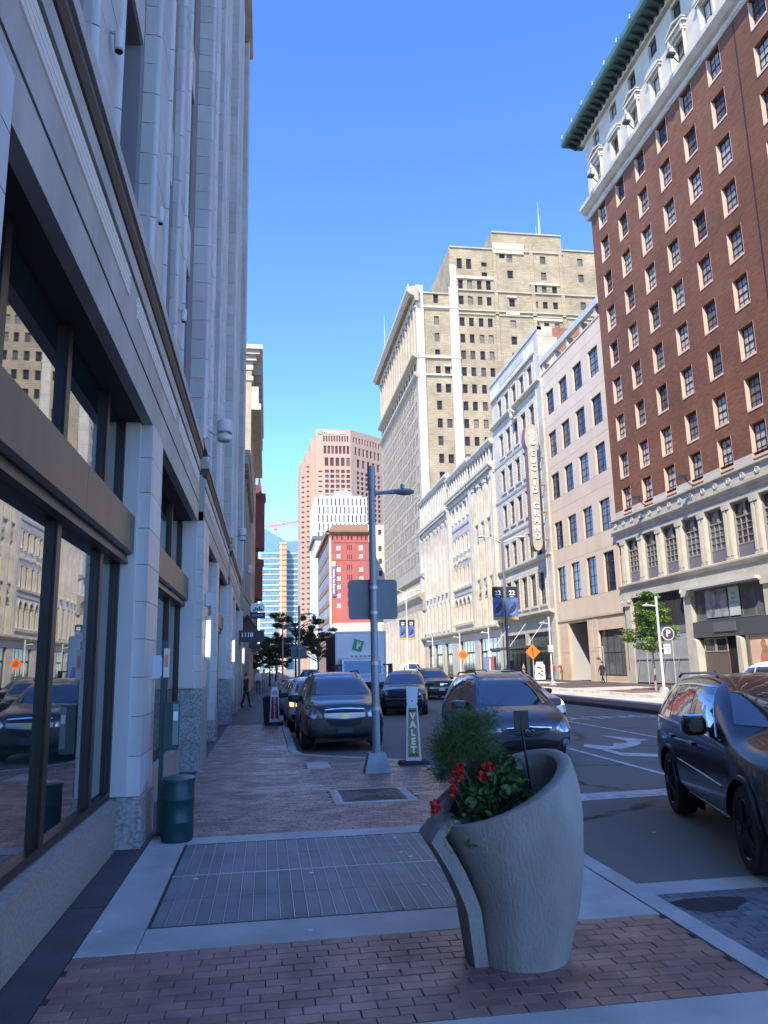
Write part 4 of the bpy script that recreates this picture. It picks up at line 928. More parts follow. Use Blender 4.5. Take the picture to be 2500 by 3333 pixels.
# (1) tall pier bay y 92.3..103.7
ops3 = []
for k in range(3):
    a = Lx(101.5) + 2.95*k; b = a + 1.9
    ops3 += [(a, b, 20.6, 24.6), (a, b, 13.05, 15.95), (a, b, 7.4, 10.3), (a, b, 17.9 - 1.0 + .2, 17.9)]
mb = MB(); wall_grid(mb, Lx(103.7), Lx(92.3), 5.0, 30.2, ops3, 0, 0.5); mb.build('front_wall', cream_st, AR, fix=False)
for (a, b, c, d) in ops3: win1(AR, a, c, b - a, d - c, 0.16, 2, 2, brn, gl_ar)
for k in range(4):
    x = Lx(101.5) + 2.95*k - 0.52; mb = MB()
    mb.box(x - 0.4, x + 0.4, -0.45, 0.0, 6.6, 25.2); mb.box(x - 0.2, x + 0.2, -0.6, -0.45, 6.6, 24.8); mb.box(x - 0.5, x + .5, -.6, 0, 25.2, 25.6); mb.build('pier', white_tc, AR)
for k in range(3):
    a = Lx(101.5) + 2.95*k; c = a + 0.95; w = 0.95
    mb = MB(); ar = [(c + (w + .2)*math.cos(R(18*q)), 10.3 + 1.05*math.sin(R(18*q))) for q in range(11)] + [(c + w*math.cos(R(18*q)), 10.3 + .85*math.sin(R(18*q))) for q in reversed(range(11))]
    mb.prism(ar, -0.25, 0); mb.build('arch_moulding', white_tc, AR); mb = MB(); mb.prism([(c + w*math.cos(R(18*q)), 10.3 + .85*math.sin(R(18*q))) for q in range(11)], -0.012, 0.02); mb.build('arch_glass', gl_ar, AR)
    for z0, z1 in ((17.9, 20.5), (11.6, 12.95)):
        mb = MB(); mb.box(a, a + 1.9, -0.15, 0.0, z0 + 0.2, z1 - 0.2); mb.prism([(-0.35, z1 - .2), (-0.35, z1), (0.1, z1), (0.1, z1 - .4)], a - .1, a + 2.0, 'x'); mb.blob((c, -0.2, (z0 + z1)/2), .5, .14, .4, 8, 4); mb.build('spandrel', white_tc2, AR)
# cornices and attic
for (ya, yb, zc, zt) in ((140.3, 117.3, 25.0, 31.7), (117.3, 103.7, 26.0, 30.7), (103.7, 92.3, 26.0, 30.3)):
    xa, xb = Lx(ya), Lx(yb)
    MB().prism([(-0.9, zc + 0.8), (-0.9, zc + 1.1), (0.1, zc + 1.3), (0.1, zc - 0.4), (-0.3, zc - 0.2), (-0.3, zc + .3)], xa - 0.2, xb, 'x').build('cornice', white_tc2, AR)
    n_ = int((xb - xa) / 1.35)
    mb = MB(); mb2 = MB(); dk = MB()
    for k in range(n_):
        x = xa + 0.4 + k*(xb - xa - .4)/n_; dk.box(x + 0.3, x + 0.95, -0.02, 0.0, zc + 1.5, zt - 0.9); mb.lathe([(0.22, zc + 1.35), (0.17, zc + 1.6), (0.17, zt - 1.0), (0.25, zt - .8)], x, -0.15, 6)
    dk.build('attic_windows', gl_ar, AR, fix=False)['kind'] = 'stuff'; mb.build('attic_columns', white_tc, AR)['kind'] = 'stuff'
    MB().prism([(-0.7, zt - 0.3), (-0.7, zt), (0.1, zt + .2), (0.1, zt - .8), (-0.3, zt - .75)], xa - .2, xb, 'x').build('roof_cornice', white_tc, AR)
    for k in range(int((xb - xa)/0.7)): mb2.box(xa + k*.7, xa + k*.7 + .35, -.8, -.3, zc + .35, zc + .78)
    mb2.build('dentils', white_tc2, AR)['kind'] = 'stuff'
# pier between (1) and EG, ledge, ground floor
for y in (103.7, 117.3, 139.9, 92.9): MB().box(Lx(y) - 0.45, Lx(y) + 0.45, -0.5, 0.1, 6.6, 26).build('pier', white_tc, AR)
MB().prism([(-0.8, 6.25), (-0.8, 6.5), (0.1, 6.7), (0.1, 5.9), (-0.3, 6.0)], 0, 48, 'x').build('ledge_cornice', white_tc2, AR)
gops = [(Lx(a), Lx(b), 0.0, 5.0) for a, b in ((136.9, 132.5), (131.3, 125.6), (123.4, 118.8), (113.6, 105.6), (102.9, 93.5))]
mb = MB(); wall_grid(mb, 0, 48, 0, 5.9, gops, -0.1, 0.4); mb.build('ground_wall', white_tc, AR, fix=False)
for i, (a, b, c, d) in enumerate(gops):
    shop(AR, a, b, 3.3, 5.0, 5, 1, dk_metal, gl_grey, 0.1); shop(AR, a, b, 0.1, 3.2, 4, 1, dk_metal, gl_grey, 0.1)
for (x0, x1, m) in ((38.5, 41, M('blue window print', (0.20, 0.30, 0.50), .5)), (41.2, 43.5, M('red window print', (0.45, 0.10, 0.09), .5)), (14.3, 15.6, M('pale blue print', (0.3, .36, .5), .5)), (8, 9, MATS['blue window print'])):
    MB().box(x0, x1, 0.0, 0.03, 0.5, 2.6).build('window_poster', m, AR)

# ---------------------------------------------------------------- tall tan tower
tan_br = MB_brick('tan brick', (0.40, 0.32, 0.205), (0.31, 0.25, 0.155), (0.28, 0.23, 0.155), 0.9, 0.36, 0.05, nscale=0.22, dirt=0.32)
tan_st = M('tan limestone', (0.39, 0.33, 0.24), 0.75, col2=(0.32, 0.27, 0.195), nscale=0.5, ndetail=9)
lime = M('pale limestone', (0.50, 0.45, 0.36), 0.7, col2=(0.41, 0.365, 0.29), nscale=0.6, ndetail=9)
gl_t = M_glass('tower glass', (0.03, 0.03, 0.037), (0.24, 0.22, 0.18), 0.25, 0.25, 1.25, spec=0.2)
frame_t = M('tower sash', (0.07, 0.06, 0.055), 0.6)
TW = thing('tan_tower', 'tall tan stone and brick tower with stepped roof, crest and giant ground columns', 'building', (28.7, 139.0, 0), 0)
# near face: faces the camera; local x = X-28.7
def ex(X): return X - 28.7
n_e = []
rz = [72.4, 67.75, 64.2, 60.7, 57.2, 53.65, 50.1, 46.5, 42.95, 39.4, 35.85, 32.3]
for i, z in enumerate(rz):
    n_e.append((ex(32.35), ex(33.35), z, z + 1.85))
    if i in (4, 5, 7, 9): n_e.append((ex(34.2), ex(35.3), z, z + 1.8))
    for X in (37.6, 39.5, 41.5, 43.4): n_e.append((ex(X), ex(X + 1.0), z, z + 1.85))
for X in (37.6, 39.5, 41.5, 43.4): n_e.append((ex(X), ex(X + 1.0), 75.8, 77.8))
for X in (37.5, 39.45): n_e.append((ex(X), ex(X + 1.1), 80.2, 82.45))
for X, z in ((42.6, 80.9), (42.6, 78.7), (46.5, 83.0)): n_e.append((ex(X), ex(X + 1.2), z, z + .95))
for X, z in ((48.05, 82.2), (48.05, 78.6), (48.1, 72.4), (48.1, 67.7), (48.1, 64.2), (48.1, 60.7), (55.2, 82.2), (55.2, 78.6), (63.3, 82.2), (63.3, 78.6), (63.3, 72.4)): n_e.append((ex(X), ex(X + 1.2), z, z + 1.75))
for z in (75.8, 72.3, 67.7, 64.2):
    for X in (53.15, 55.2, 57.4): n_e.append((ex(X), ex(X + 1.05), z, z + 1.5))
def face(x0, x1, z0, z1, mat): 
    mb = MB(); wall_grid(mb, ex(x0), ex(x1), z0, z1, [o for o in n_e if ex(x0) < (o[0] + o[1])/2 < ex(x1) and z0 < (o[2] + o[3])/2 < z1], 0, 0.35); mb.build('brick_wall', mat, TW, fix=False)
face(28.7, 37.2, 0, 74.3, tan_br); face(37.2, 45, 0, 84.7, tan_br); face(45, 60, 0, 88.6, tan_br); face(60, 84, 0, 85.4, tan_br)
MB().box(0.36, 9.0, 0.36, 50, 0, 74.3).build('rear_wall', tan_br, TW)
MB().box(ex(36.0), ex(45), 0.36, 36, 0, 84.7).build('rear_wall', tan_br, TW); MB().box(ex(45), ex(60), 0.36, 40, 0, 88.6).build('rear_wall', tan_br, TW); MB().box(ex(60), ex(84), 0.36, 40, 0, 85.4).build('rear_wall', tan_br, TW)
MB().box(ex(36.0), ex(37.2), 0, 0.36, 74.3, 84.7).build('brick_wall', tan_br, TW)
for (a, b, c, d) in n_e: win1(TW, a, c, b - a, d - c, 0.22, 1, 2, frame_t, gl_t)
for (x0, x1, z0, z1, m) in ((28.7, 30.25, 0, 76, lime), (35.55, 37.35, 30, 75.9, lime)):
    k = 0; z = z0
    while z < z1 - .1: MB().box(ex(x0) - (0.0 if x0 > 29 else 0.02), ex(x1), -0.3, -0.001, z + .015, min(z + 2.6, z1) - .015).build('stone_quoin', m, TW, fix=False); z += 2.6
for x in (45.0, 52.9, 59.2): MB().box(ex(x), ex(x + 0.75), -0.25, -0.001, 55, 86.5).build('brick_pier', tan_br, TW)
for (x0, x1, z0, z1, p) in ((30.3, 35.5, 70.9, 71.9, .2), (30.3, 35.5, 61.0, 61.4, .15), (28.5, 37.5, 57.0, 57.4, .35), (28.5, 37.5, 60.6, 61.0, .38), (37.4, 84, 75.3, 75.6, .3), (37.4, 84, 71.0, 71.35, .3), (37.4, 84, 70.2, 70.5, .25), (45, 60.2, 84.5, 84.9, .28), (28.4, 37.4, 71.2, 71.5, .4)):
    MB().box(ex(x0), ex(x1), -p, -0.002, z0, z1).build('string_course', tan_st if x0 > 30 else lime, TW)
cr_p = M('cream patch', (0.72, 0.66, 0.46), 0.7)
for (x0, x1, z0, z1) in ((45.3, 51.6, 84.0, 84.45), (45.1, 51.7, 84.95, 86.2), (37.3, 44.9, 78.0, 78.5), (52.6, 58.9, 77.4, 77.75), (47.3, 50.0, 70.55, 70.95), (53.0, 59.0, 69.55, 69.95), (47.6, 49.6, 74.3, 74.6), (34.0, 35.4, 59.0, 59.3)): MB().box(ex(x0), ex(x1), -0.33, -0.003, z0, z1).build('cream_lintel', cr_p, TW)
MB().box(ex(35.98), ex(37.15), -0.03, 0.0, 75.9, 80.9).build('cream_patch', cr_p, TW)
for (x0, x1, z) in ((28.4, 37.4, 74.3), (36, 45, 84.7), (45, 60, 88.6), (60, 84, 85.4)): MB().box(ex(x0), ex(x1), -0.25, 0.5, z, z + 0.3).build('coping', tan_st, TW)
# street face (rotated): its own frame
SF = ob('street_front', MB().box(0, 48.5, 0.4, 0.5, 0, 60).mesh('street_front', tan_st, fix=False), TW, (0, 48.5, 0), R(-90))
sops = []
ncol = 15; sp = 45.5 / ncol
for k in range(ncol):
    x = 1.7 + k*sp
    for r in range(11):
        z = 53.4 - r*3.25
        sops += [(x + 0.15, x + 1.2, z, z + 2.1), (x + 1.5, x + 2.55, z, z + 2.1)]
mb = MB(); wall_grid(mb, 0, 48.5, 18.2, 57, sops, 0, 0.4); mb.build('front_wall', tan_st, SF, fix=False)
for i, (a, b, c, d) in enumerate(sops):
    if i % (22) < 22: 
        k = ('tw',)
        if k not in _win:
            m_ = MB(); m_.box(0, 1.05, 0.02, 0.05, 0, 2.1, 1); m_.box(0, 1.05, 0.0, 0.02, 1.0, 1.08, 0); m_.box(-.05, 1.1, -0.16, -0.08, -0.16, -0.02, 2); _win[k] = m_.mesh('window', [frame_t, gl_t, tan_st], fix=False)
        if i < 300: ob('window', _win[k], SF, (a, 0.07, c))
mb = MB()
for (a, b, c, d) in sops[300:]: mb.box(a, b, 0.09, 0.12, c, d)
if mb.v: stuff(mb.build('windows', gl_t, SF, fix=False))
for z0, z1, p in ((56.6, 57.6, 0.7), (60.6, 61.5, 1.0), (17.4, 18.2, 0.7)):
    MB().prism([(-p, z0 + .4), (-p, z1), (0.3, z1 + .2), (0.3, z0 - .3), (-p*.3, z0)], 0, 48.9, 'x').build('cornice', tan_st, SF)
# tall engaged columns z 61.5..72
aops = [(2.0 + k*sp + .6, 2.0 + k*sp + 2.4, 62, 71.3) for k in range(ncol)] + [(2.0 + k*sp + .5, 2.0 + k*sp + 2.3, 58, 60.3) for k in range(ncol)] 
mb = MB(); wall_grid(mb, 0, 48.5, 57, 75, aops, 0, 0.5); mb.build('attic_wall', tan_st, SF, fix=False)
MB().box(0.3, 48.2, 0.06, 0.45, 57.3, 73).build('shade_back', gl_t, SF)  # glass behind the openings; its dark tone paints shade between the columns
for k in range(ncol + 1):
    MB().lathe([(0.55, 61.7), (0.36, 62.3), (0.34, 70), (0.31, 71.2), (0.55, 72)], 1.75 + k*sp, -0.05, 10).build('column', tan_st, SF, smooth=SM)
MB().prism([(-1.5, 73.6), (-1.9, 74.2), (-1.9, 74.9), (0.4, 75.3), (0.4, 72.2), (-0.3, 72.2), (-.5, 73.2)], -0.4, 49.8, 'x').build('roof_cornice', tan_st, SF)
mb = MB()
for k in range(70): mb.box(0.3 + k*.7, .65 + k*.7, -1.45, -.3, 73.1, 73.6)
mb.build('modillions', tan_st, SF)['kind'] = 'stuff'
cst = MB().lathe([(0.3, 0), (0.34, .3), (.16, .7), (.25, 1.0), (.03, 1.5)], n=6).mesh('crest_finial', lime)
for k in range(36): ob('crest_finial', cst, SF, (0.8 + k*1.35, -1.3, 75.0))
# lower arcade, entablature, giant columns
bops = [(2.1 + k*1.52, 2.1 + k*1.52 + .9, 15.0, 16.9) for k in range(29)]
mb = MB(); wall_grid(mb, 0, 48.5, 11.2, 17.5, bops, 0.0, 0.4); mb.build('lower_wall', tan_st, SF, fix=False)
mb = MB(); [mb.box(a, b, 0.3, 0.39, c, d) for a, b, c, d in bops]; mb.build('arcade_glass', gl_t, SF)['kind'] = 'stuff'
mb = MB()
for k in range(30): mb.lathe([(.3, 15), (.22, 15.3), (.22, 16.6), (.33, 16.9)], 1.8 + k*1.52, -.15, 6)
mb.build('arcade_columns', lime, SF)['kind'] = 'stuff'
MB().prism([(-1.1, 14.0), (-1.1, 14.5), (.2, 14.9), (.2, 11.4), (-.5, 11.4), (-.5, 13.2)], 0, 48.9, 'x').build('entablature', tan_st, SF)
for k in range(12):
    x = 2.0 + k*4.05
    MB().lathe([(.95, 0), (.95, .5), (.8, .7), (.78, 6), (.68, 9.6), (.95, 10.6), (1.05, 11.4)], x, -.3, 14).build('giant_column', lime, SF, smooth=SM)
MB().box(0, 48.5, .9, 1.0, 0, 11.4).build('porch_back', tan_st, SF)
for k in range(11): MB().box(3.4 + k*4.05, 5.2 + k*4.05, .8, .89, .2, 4.2).build('doorway', soffit_m, SF); MB().box(3.2 + k*4.05, 5.4 + k*4.05, .7, .89, 4.25, 4.7).build('door_hood', lime, SF)
mast_m = M('mast grey', (0.45, 0.42, 0.40), 0.6)
def mast(x, y, z0, z1, lab, w=0.35):
    t = thing('antenna_mast', lab, 'antenna', (x, y, z0)); h = z1 - z0
    mb = MB()
    for a in range(3): mb.tube([(w*math.cos(R(120*a)), w*math.sin(R(120*a)), 0), (.05*math.cos(R(120*a)), .05*math.sin(R(120*a)), h*.75)], .07, 5)
    for k in range(9):
        z = h*.08*k; q = w*(1 - k*.1); mb.tube([(q, 0, z), (-q*.5, q*.87, z + h*.04), (-q*.5, -q*.87, z + h*.08)], .04, 4)
    mb.build('lattice', mast_m, t); MB().tube([(0, 0, h*.72), (0, 0, h)], [.08, .03], 5).build('whip', mast_m, t)
    MB().tube([(-w*2.2, 0, 0), (-w*2.2, 0, h*.5)], [.05, .04], 5).build('side_aerial', mast_m, t)
mast(57.9, 145, 88.6, 100.5, 'red and grey lattice antenna mast on the tan tower roof')
mast(29.9, 186, 75.0, 92, 'thin pale antenna mast rising behind the crested cornice', .2)

# ---------------------------------------------------------------- far buildings
pink = M('pink granite', (0.42, 0.275, 0.195), 0.7, col2=(0.375, 0.245, 0.175), nscale=0.05, ndetail=8)
gl_p = M_glass('pink tower glass', (0.085, 0.05, 0.05), (0.15, 0.10, 0.095), 0.4, 0.3, 1.2, spec=0.15)
PT = thing('pink_tower', 'tall stepped pink granite tower with a bank sign near its top', 'building', (18.6, 430, 0), 0)
def px(X): return X - 18.6
steps = [(18.6, 119.75, 0), (21.4, 125.6, 3), (24.2, 131.5, 6), (27.06, 137.2, 9)]
for i in range(3): MB().box(px(steps[i][0]), px(steps[i+1][0]), 9 - 3*i, 45, 0, steps[i][1]).build('step_wall', pink, PT); 
pops = []
def grid_ops(x0, x1, n, w, z0, z1):
    return [(x0 + (x1 - x0)*(k + .5)/n - w/2, x0 + (x1 - x0)*(k + .5)/n + w/2, z0, z1) for k in range(n)]
pops += grid_ops(px(31.2), px(46.5), 10, 0.85, 129.8, 133.3) + grid_ops(px(31.4), px(47), 7, 1.5, 122.5, 127.3) + grid_ops(px(31.8), px(47.5), 5, 2.1, 115.2, 120.2)
for r in range(18): pops += grid_ops(px(32), px(47.4), 5, 2.1, 111.0 - r*2.95, 112.9 - r*2.95) + [(px(28.6), px(30.8), 111.4 - r*2.95, 112.2 - r*2.95)]
mb = MB(); wall_grid(mb, px(27.06), px(47.5), 0, 137.2, pops, 0, 0.6); mb.build('front_wall', pink, PT, fix=False)
mb = MB(); mb.box(px(27.06), px(47.5), 0.61, 45, 0, 137.2); mb.build('rear_wall', pink, PT)
for i, (a, b, c, d) in enumerate(pops): MB().box(a, b, 0.4, 0.45, c, d).build('window', gl_p, PT, fix=False)
sw = MB()
for i in range(3):
    for r in range(30):
        z = steps[i][1] - 10 - r*2.95
        if i < 2 and z > 0: MB().box(px(steps[i][0]) + .8, px(steps[i][0]) + 2.2, 8.9 - 3*i - .05, 9 - 3*i - .002, z, z + .9).build('window', gl_p, PT, fix=False)
# angled right face
AF = ob('angled_front', MB().box(0, 30, 0.6, 30, 0, 137.2).mesh('angled_front', pink, fix=False), PT, (px(47.5), 0, 0), R(38))
aops = grid_ops(1.5, 25, 10, 1.1, 129.8, 133.3) + grid_ops(2.5, 25, 7, 1.7, 122.5, 127.3) + grid_ops(4, 25, 5, 2.3, 115.2, 120.2)
for r in range(16): aops += grid_ops(4, 25, 6, 2.2, 111 - r*2.95, 112.9 - r*2.95)
mb = MB(); wall_grid(mb, 0, 30, 0, 137.2, aops, 0, .5); mb.build('front_wall', pink, AF, fix=False)
for a, b, c, d in aops: MB().box(a, b, .4, .45, c, d).build('window', gl_p, AF, fix=False)
gsn = MB().prism([(-1.2, -1.2), (1.2, -1.2), (1.4, 1.3), (-1.4, 1.3)], -.5, 0).build('bank_emblem', M('green emblem', (0.20, 0.62, 0.14), .5), PT, loc=(px(29.6), 0, 135.6))
lettering('Huntington', 2.9, lt_w, PT, (px(38), -0.3, 135.5), 0.1, 0.03)
# white wavy tower
wht = M('white concrete', (0.66, 0.65, 0.62), 0.7); slit = M_glass('slit glass', (0.06, 0.06, 0.07), (0.16, 0.15, 0.15), .4, .1)
WV = thing('white_slit_tower', 'white tower with staggered dark vertical window slits in front of the pink tower', 'building', (18.4, 300, 0), 0)
MB().box(0, 21, 0.5, 34, 0, 68).build('rear_wall', wht, WV)
wops = []
for f in range(16):
    for k in range(12):
        x = 1.3 + k*1.68 + (0.35 if f % 2 else 0); wops.append((x, x + 0.62, 64.6 - f*3.4, 67.6 - f*3.4))
mb = MB(); wall_grid(mb, 0, 21, 0, 68, wops, 0, .45); mb.build('front_wall', wht, WV, fix=False)
for a, b, c, d in wops: MB().box(a, b, .3, .35, c, d).build('window_slit', slit, WV, fix=False)
gr_pl = M('grey plant screen', (0.30, 0.31, 0.32), .6)
mb = MB(); mb.prism([(7, 68), (8.2, 71.6), (13.5, 72.3), (15.6, 70.6), (16, 68)], 5, 12); mb.build('roof_plant', gr_pl, WV)
MB().box(2.0, 19, 2, 14, 68, 69.0).build('roof_edge', wht, WV)
# red hotel
redp = M('salmon red paint', (0.40, 0.105, 0.085), .7, col2=(0.355, 0.092, 0.076), nscale=0.25); brn_st = M('brown sandstone', (0.25, 0.14, 0.075), .8, col2=(0.20, .11, .06), nscale=.3)
RH = thing('red_hotel', 'salmon red painted hotel with brown cornice and vertical purple sign', 'building', (17.2, 215, 0), 0)
hops = []
for z in (17.9, 20.6, 23.1, 25.5, 28.0, 31.8): hops += [(2.0, 3.2, z - .1, z + 1.3), (8.4, 9.6, z - .1, z + 1.3)]
hops += [(2.0, 3.2, 34.2 - 0.2, 35.5), (8.4, 9.6, 34.0, 35.5)]
cops_ = [(5.1 + .55*k, 5.35 + .55*k, z, z + 1.5) for k in range(3) for z in (18, 20.6, 23.1, 25.5, 28.3, 31.2, 33.9)]
tops_ = [(x, x + .5, 36.9, 37.9) for x in (.8, 2.1, 3.4, 5.2, 6.2, 7.9, 9.1, 10.3)]
mb = MB(); wall_grid(mb, 0.6, 11.3, 13, 38.3, hops + cops_ + tops_, 0, .3); mb.build('front_wall', redp, RH, fix=False)
MB().box(0, 11.3, 0.31, 48, 0, 38.3).build('rear_wall', brn_st, RH); MB().box(0, 0.6, -0.1, .3, 10, 38.3).build('corner_quoin', M('peach stone', (0.66, 0.45, .30), .8), RH)
gl_w = M_glass('pale blind glass', (.40, .38, .30), (.7, .68, .6), .5, .1)
for a, b, c, d in hops: f = MB().box(a - .12, b + .12, -.06, -.001, c - .15, c - .02).build('sill', lime, RH); win1(RH, a, c, b - a, d - c, .15, 1, 2, lt_w, gl_w)
for a, b, c, d in cops_ + tops_: MB().box(a, b, .15, .2, c, d).build('window', gl_p, RH, fix=False)
MB().prism([(-.9, 39.0), (-.9, 39.4), (.3, 39.5), (.3, 38.3), (-.3, 38.3)], -.9, 11.6, 'x').build('cornice', brn_st, RH); MB().box(-.9, 0, -.9, 48, 38.3, 39.4).build('cornice', brn_st, RH)
MB().prism([(0.2, 39.4), (11.3, 39.4), (11.2, 41.3), (0.9, 41.3)], 0.2, 40).build('mansard_roof', M('brown roof', (.30, .17, .11), .8), RH)
MB().box(0.6, 11.3, -.12, -.001, 36.1, 36.5).build('string_course', redp, RH); MB().box(0.6, 11.3, -.1, -.001, 31.0, 31.3).build('string_course', redp, RH)
pp = M('purple sign', (.16, .12, .48), .5)
hs = MB().box(.75, 1.75, -.4, -.1, 20.9, 29.3).build('hotel_sign', pp, RH); MB().box(.75, 1.75, -.4, -.1, 29.31, 30.7).build('sign_cap', M('sign green', (.45, .62, .30), .5), hs)
lt = lettering('Holiday Inn Express', 0.86, lt_w, hs, (1.25, -.43, 25.1), .01, .015, roll=R(90))
hs_side = ob('street_front', MB().box(0, 47.6, .2, .3, 0, 38).mesh('street_front', brn_st, fix=False), RH, (0, 47.9, 0), R(-90))
for k in range(9):
    for f in range(6): MB().box(2 + k*5, 5.2 + k*5, -.02, .19, 11 + f*4.6, 13.6 + f*4.6).build('window', gl_p, hs_side, fix=False); MB().box(1.7 + k*5, 5.5 + k*5, -.15, .19, 13.9 + f*4.6, 14.2 + f*4.6).build('hood', brn_st, hs_side, fix=False)
LC = thing('low_cream_building', 'low cream building with a row of square windows in front of the red hotel', 'building', (16.6, 200, 0), 0)
lops = [(5.6 + k*2.05, 6.7 + k*2.05, 9.2, 10.2) for k in range(5)] + [(15.2, 16.4, 9.2, 10.2)]
mb = MB(); wall_grid(mb, .5, 18, 0, 12.7, lops, 0, .3); mb.build('front_wall', cream_st, LC, fix=False); MB().prism([(0.5, 0), (18, 0), (18, 12.7), (.5, 12.7)], .31, 14).build('rear_wall', cream_st, LC)
for a, b, c, d in lops: win1(LC, a, c, b - a, d - c, .2, 1, 1, frame_t, gl_p)
CT = thing('cream_tower', 'narrow cream tower with single column of windows right of the red hotel', 'building', (29.0, 226, 0), 0)
tps = [(3.9, 4.9, z, z + 1.6) for z in (40.2, 35.2, 31.4, 27.8, 24.0, 20.2)]
mb = MB(); wall_grid(mb, 0, 12, 0, 43.3, tps, 0, .3); mb.build('front_wall', cream_st, CT, fix=False); MB().box(0, 12, .31, 20, 0, 43.3).build('rear_wall', cream_st, CT)
for a, b, c, d in tps: win1(CT, a, c, b - a, d - c, .2, 1, 2, frame_t, gl_p)
W2 = thing('pale_narrow_building', 'narrow pale building with dark roof cornice behind the red hotel', 'building', (16.4, 265, 0), 0)
MB().box(0, 9, 0, 28, 0, 45.2).build('wall', M('grey white wall', (.55, .56, .52), .8), W2); MB().box(-.9, 9, -.5, 28, 45.2, 46.4).build('cornice', M('slate cornice', (.12, .13, .14), .7), W2)
# glass tower, brick strip, crane
gt = M_glass('teal glass', (.10, .22, .27), (.20, .34, .40), .5, .2, 1.4); wl = M('white slab edge', (.58, .66, .66), .6)
GT = thing('glass_tower', 'pale blue glass tower under construction with white floor edges at the street end', 'building', (-5.5, 600, 0), 0)
mb = MB(); mb.prism([(0, 0), (31, 0), (31, 99), (20, 98.5), (15, 101.5), (1.5, 109.5), (0, 109)], 0, 28); mb.build('curtain_wall', gt, GT)
sl = MB()
for k in range(21): MB().box(-.15, 31, -.5, -.01, 6.3 + k*4.1, 7.1 + k*4.1).build('floor_edge', wl, GT, fix=False)
rg = random.Random(5)
for k in range(20):
    for j in range(15):
        if 7 < j < 10: continue
        if rg.random() < .75: MB().box(.4 + j*2.05, 1.5 + j*2.05, -.3, -.012, 8.0 + k*4.1, 9.3 + k*4.1).build('dark_bay', M_glass('bay glass', (.08, .18, .22), (.2, .3, .33), .5, .1), GT, fix=False)
OS = thing('hoist_tower', 'orange brown construction hoist strip standing before the glass tower', 'tower', (8.9, 590, 0), 0)
org = M('orange brick strip', (.66, .34, .18), .7, col2=(.56, .28, .15), nscale=.2)
MB().box(0, 5.6, 0, 6, 0, 96).build('shaft', org, OS)
for k in range(24): MB().box(-.2, 5.8, -.3, -.01, 2 + k*4, 2.5 + k*4).build('floor_band', brn_st, OS, fix=False)
MB().box(1.3, 1.7, -.4, -.02, 0, 95).build('mast_rail', lt_w, OS)
CRN = thing('tower_crane', 'pink red tower crane standing above the glass tower', 'crane', (7.1, 700, 0), 0)
crm = M('crane red', (.60, .22, .26), .6)
def lattice(mb, p0, p1, w, n, r=.35):
    p0, p1 = Vector(p0), Vector(p1); d = (p1 - p0).normalized(); a = Vector((0, 1, 0)) if abs(d.y) < .9 else Vector((1, 0, 0)); u = d.cross(a).normalized()*w; v = a*w
    cs = [u*.7 + v*.7, u*.7 - v*.7, -u*.7 - v*.7, -u*.7 + v*.7]
    for c in cs: mb.tube([p0 + c, p1 + c], r, 4)
    for k in range(n):
        q0 = p0 + (p1 - p0)*k/n; q1 = p0 + (p1 - p0)*(k + 1)/n
        mb.tube([q0 + cs[k % 4], q1 + cs[(k + 1) % 4]], r*.6, 4); mb.tube([q0 + cs[(k + 2) % 4], q1 + cs[(k + 3) % 4]], r*.6, 4)
mb = MB(); lattice(mb, (0, 0, 0), (0, 0, 127), 1.2, 30); mb.build('mast', crm, CRN)
mb = MB(); lattice(mb, (0, 0, 129), (34, 0, 136), .8, 18, .3); lattice(mb, (0, 0, 129), (-12, 0, 127.6), .8, 6, .3); mb.build('jib', crm, CRN)
mb = MB(); mb.tube([(0, 0, 128), (0, 0, 136)], [.8, .2], 5); mb.box(-1.6, 1.6, -1.6, 1.6, 125.5, 129); mb.build('cab', crm, CRN); MB().box(-12.5, -9.5, -1, 1, 125.2, 127.4).build('counterweight', lt_w, CRN)
# ================================================================ vehicles
tyre_m = M('tyre rubber', (0.018, 0.018, 0.019), 0.8)
rim_m = M('alloy rim', (0.35, 0.35, 0.36), 0.3, 0.9); rim_dk = M('dark alloy rim', (0.05, 0.05, 0.055), 0.3, 0.8)
carglass = M('car glass', (0.025, 0.031, 0.042), 0.03, spec=0.9); carglass.node_tree.nodes['Principled BSDF'].inputs['IOR'].default_value = 2.0
blacktrim = M('black trim', (0.012, 0.012, 0.013), 0.5); chrome = M('chrome', (0.75, 0.76, 0.78), 0.12, 1.0)
lamp_cl = M('headlight', (0.55, 0.58, 0.62), 0.1, 0.5, coat=1.0, col2=(0.12, 0.13, 0.14), nscale=14); amber_on = M('lit amber lamp', (0.9, 0.45, 0.08), 0.3, emit=(1.0, 0.42, 0.06), estr=1.2)
white_on = M('lit headlamp', (0.9, 0.9, 0.85), 0.3, emit=(1.0, 0.95, 0.85), estr=.7)
plate_m = M('dark green plate', (0.05, 0.085, 0.08), 0.6); plate_w = M('white plate', (0.6, 0.6, 0.6), 0.6)
def paint(name, col, metal=0.5, rough=0.32): return M(name, col, rough, metal, coat=0.6)
def lerp_tab(tab, x):
    for (x0, v0), (x1, v1) in zip(tab, tab[1:]):
        if x <= x1: return v0 + (v1 - v0) * max(0, (x - x0)) / (x1 - x0)
    return tab[-1][1]
_wheel = {}
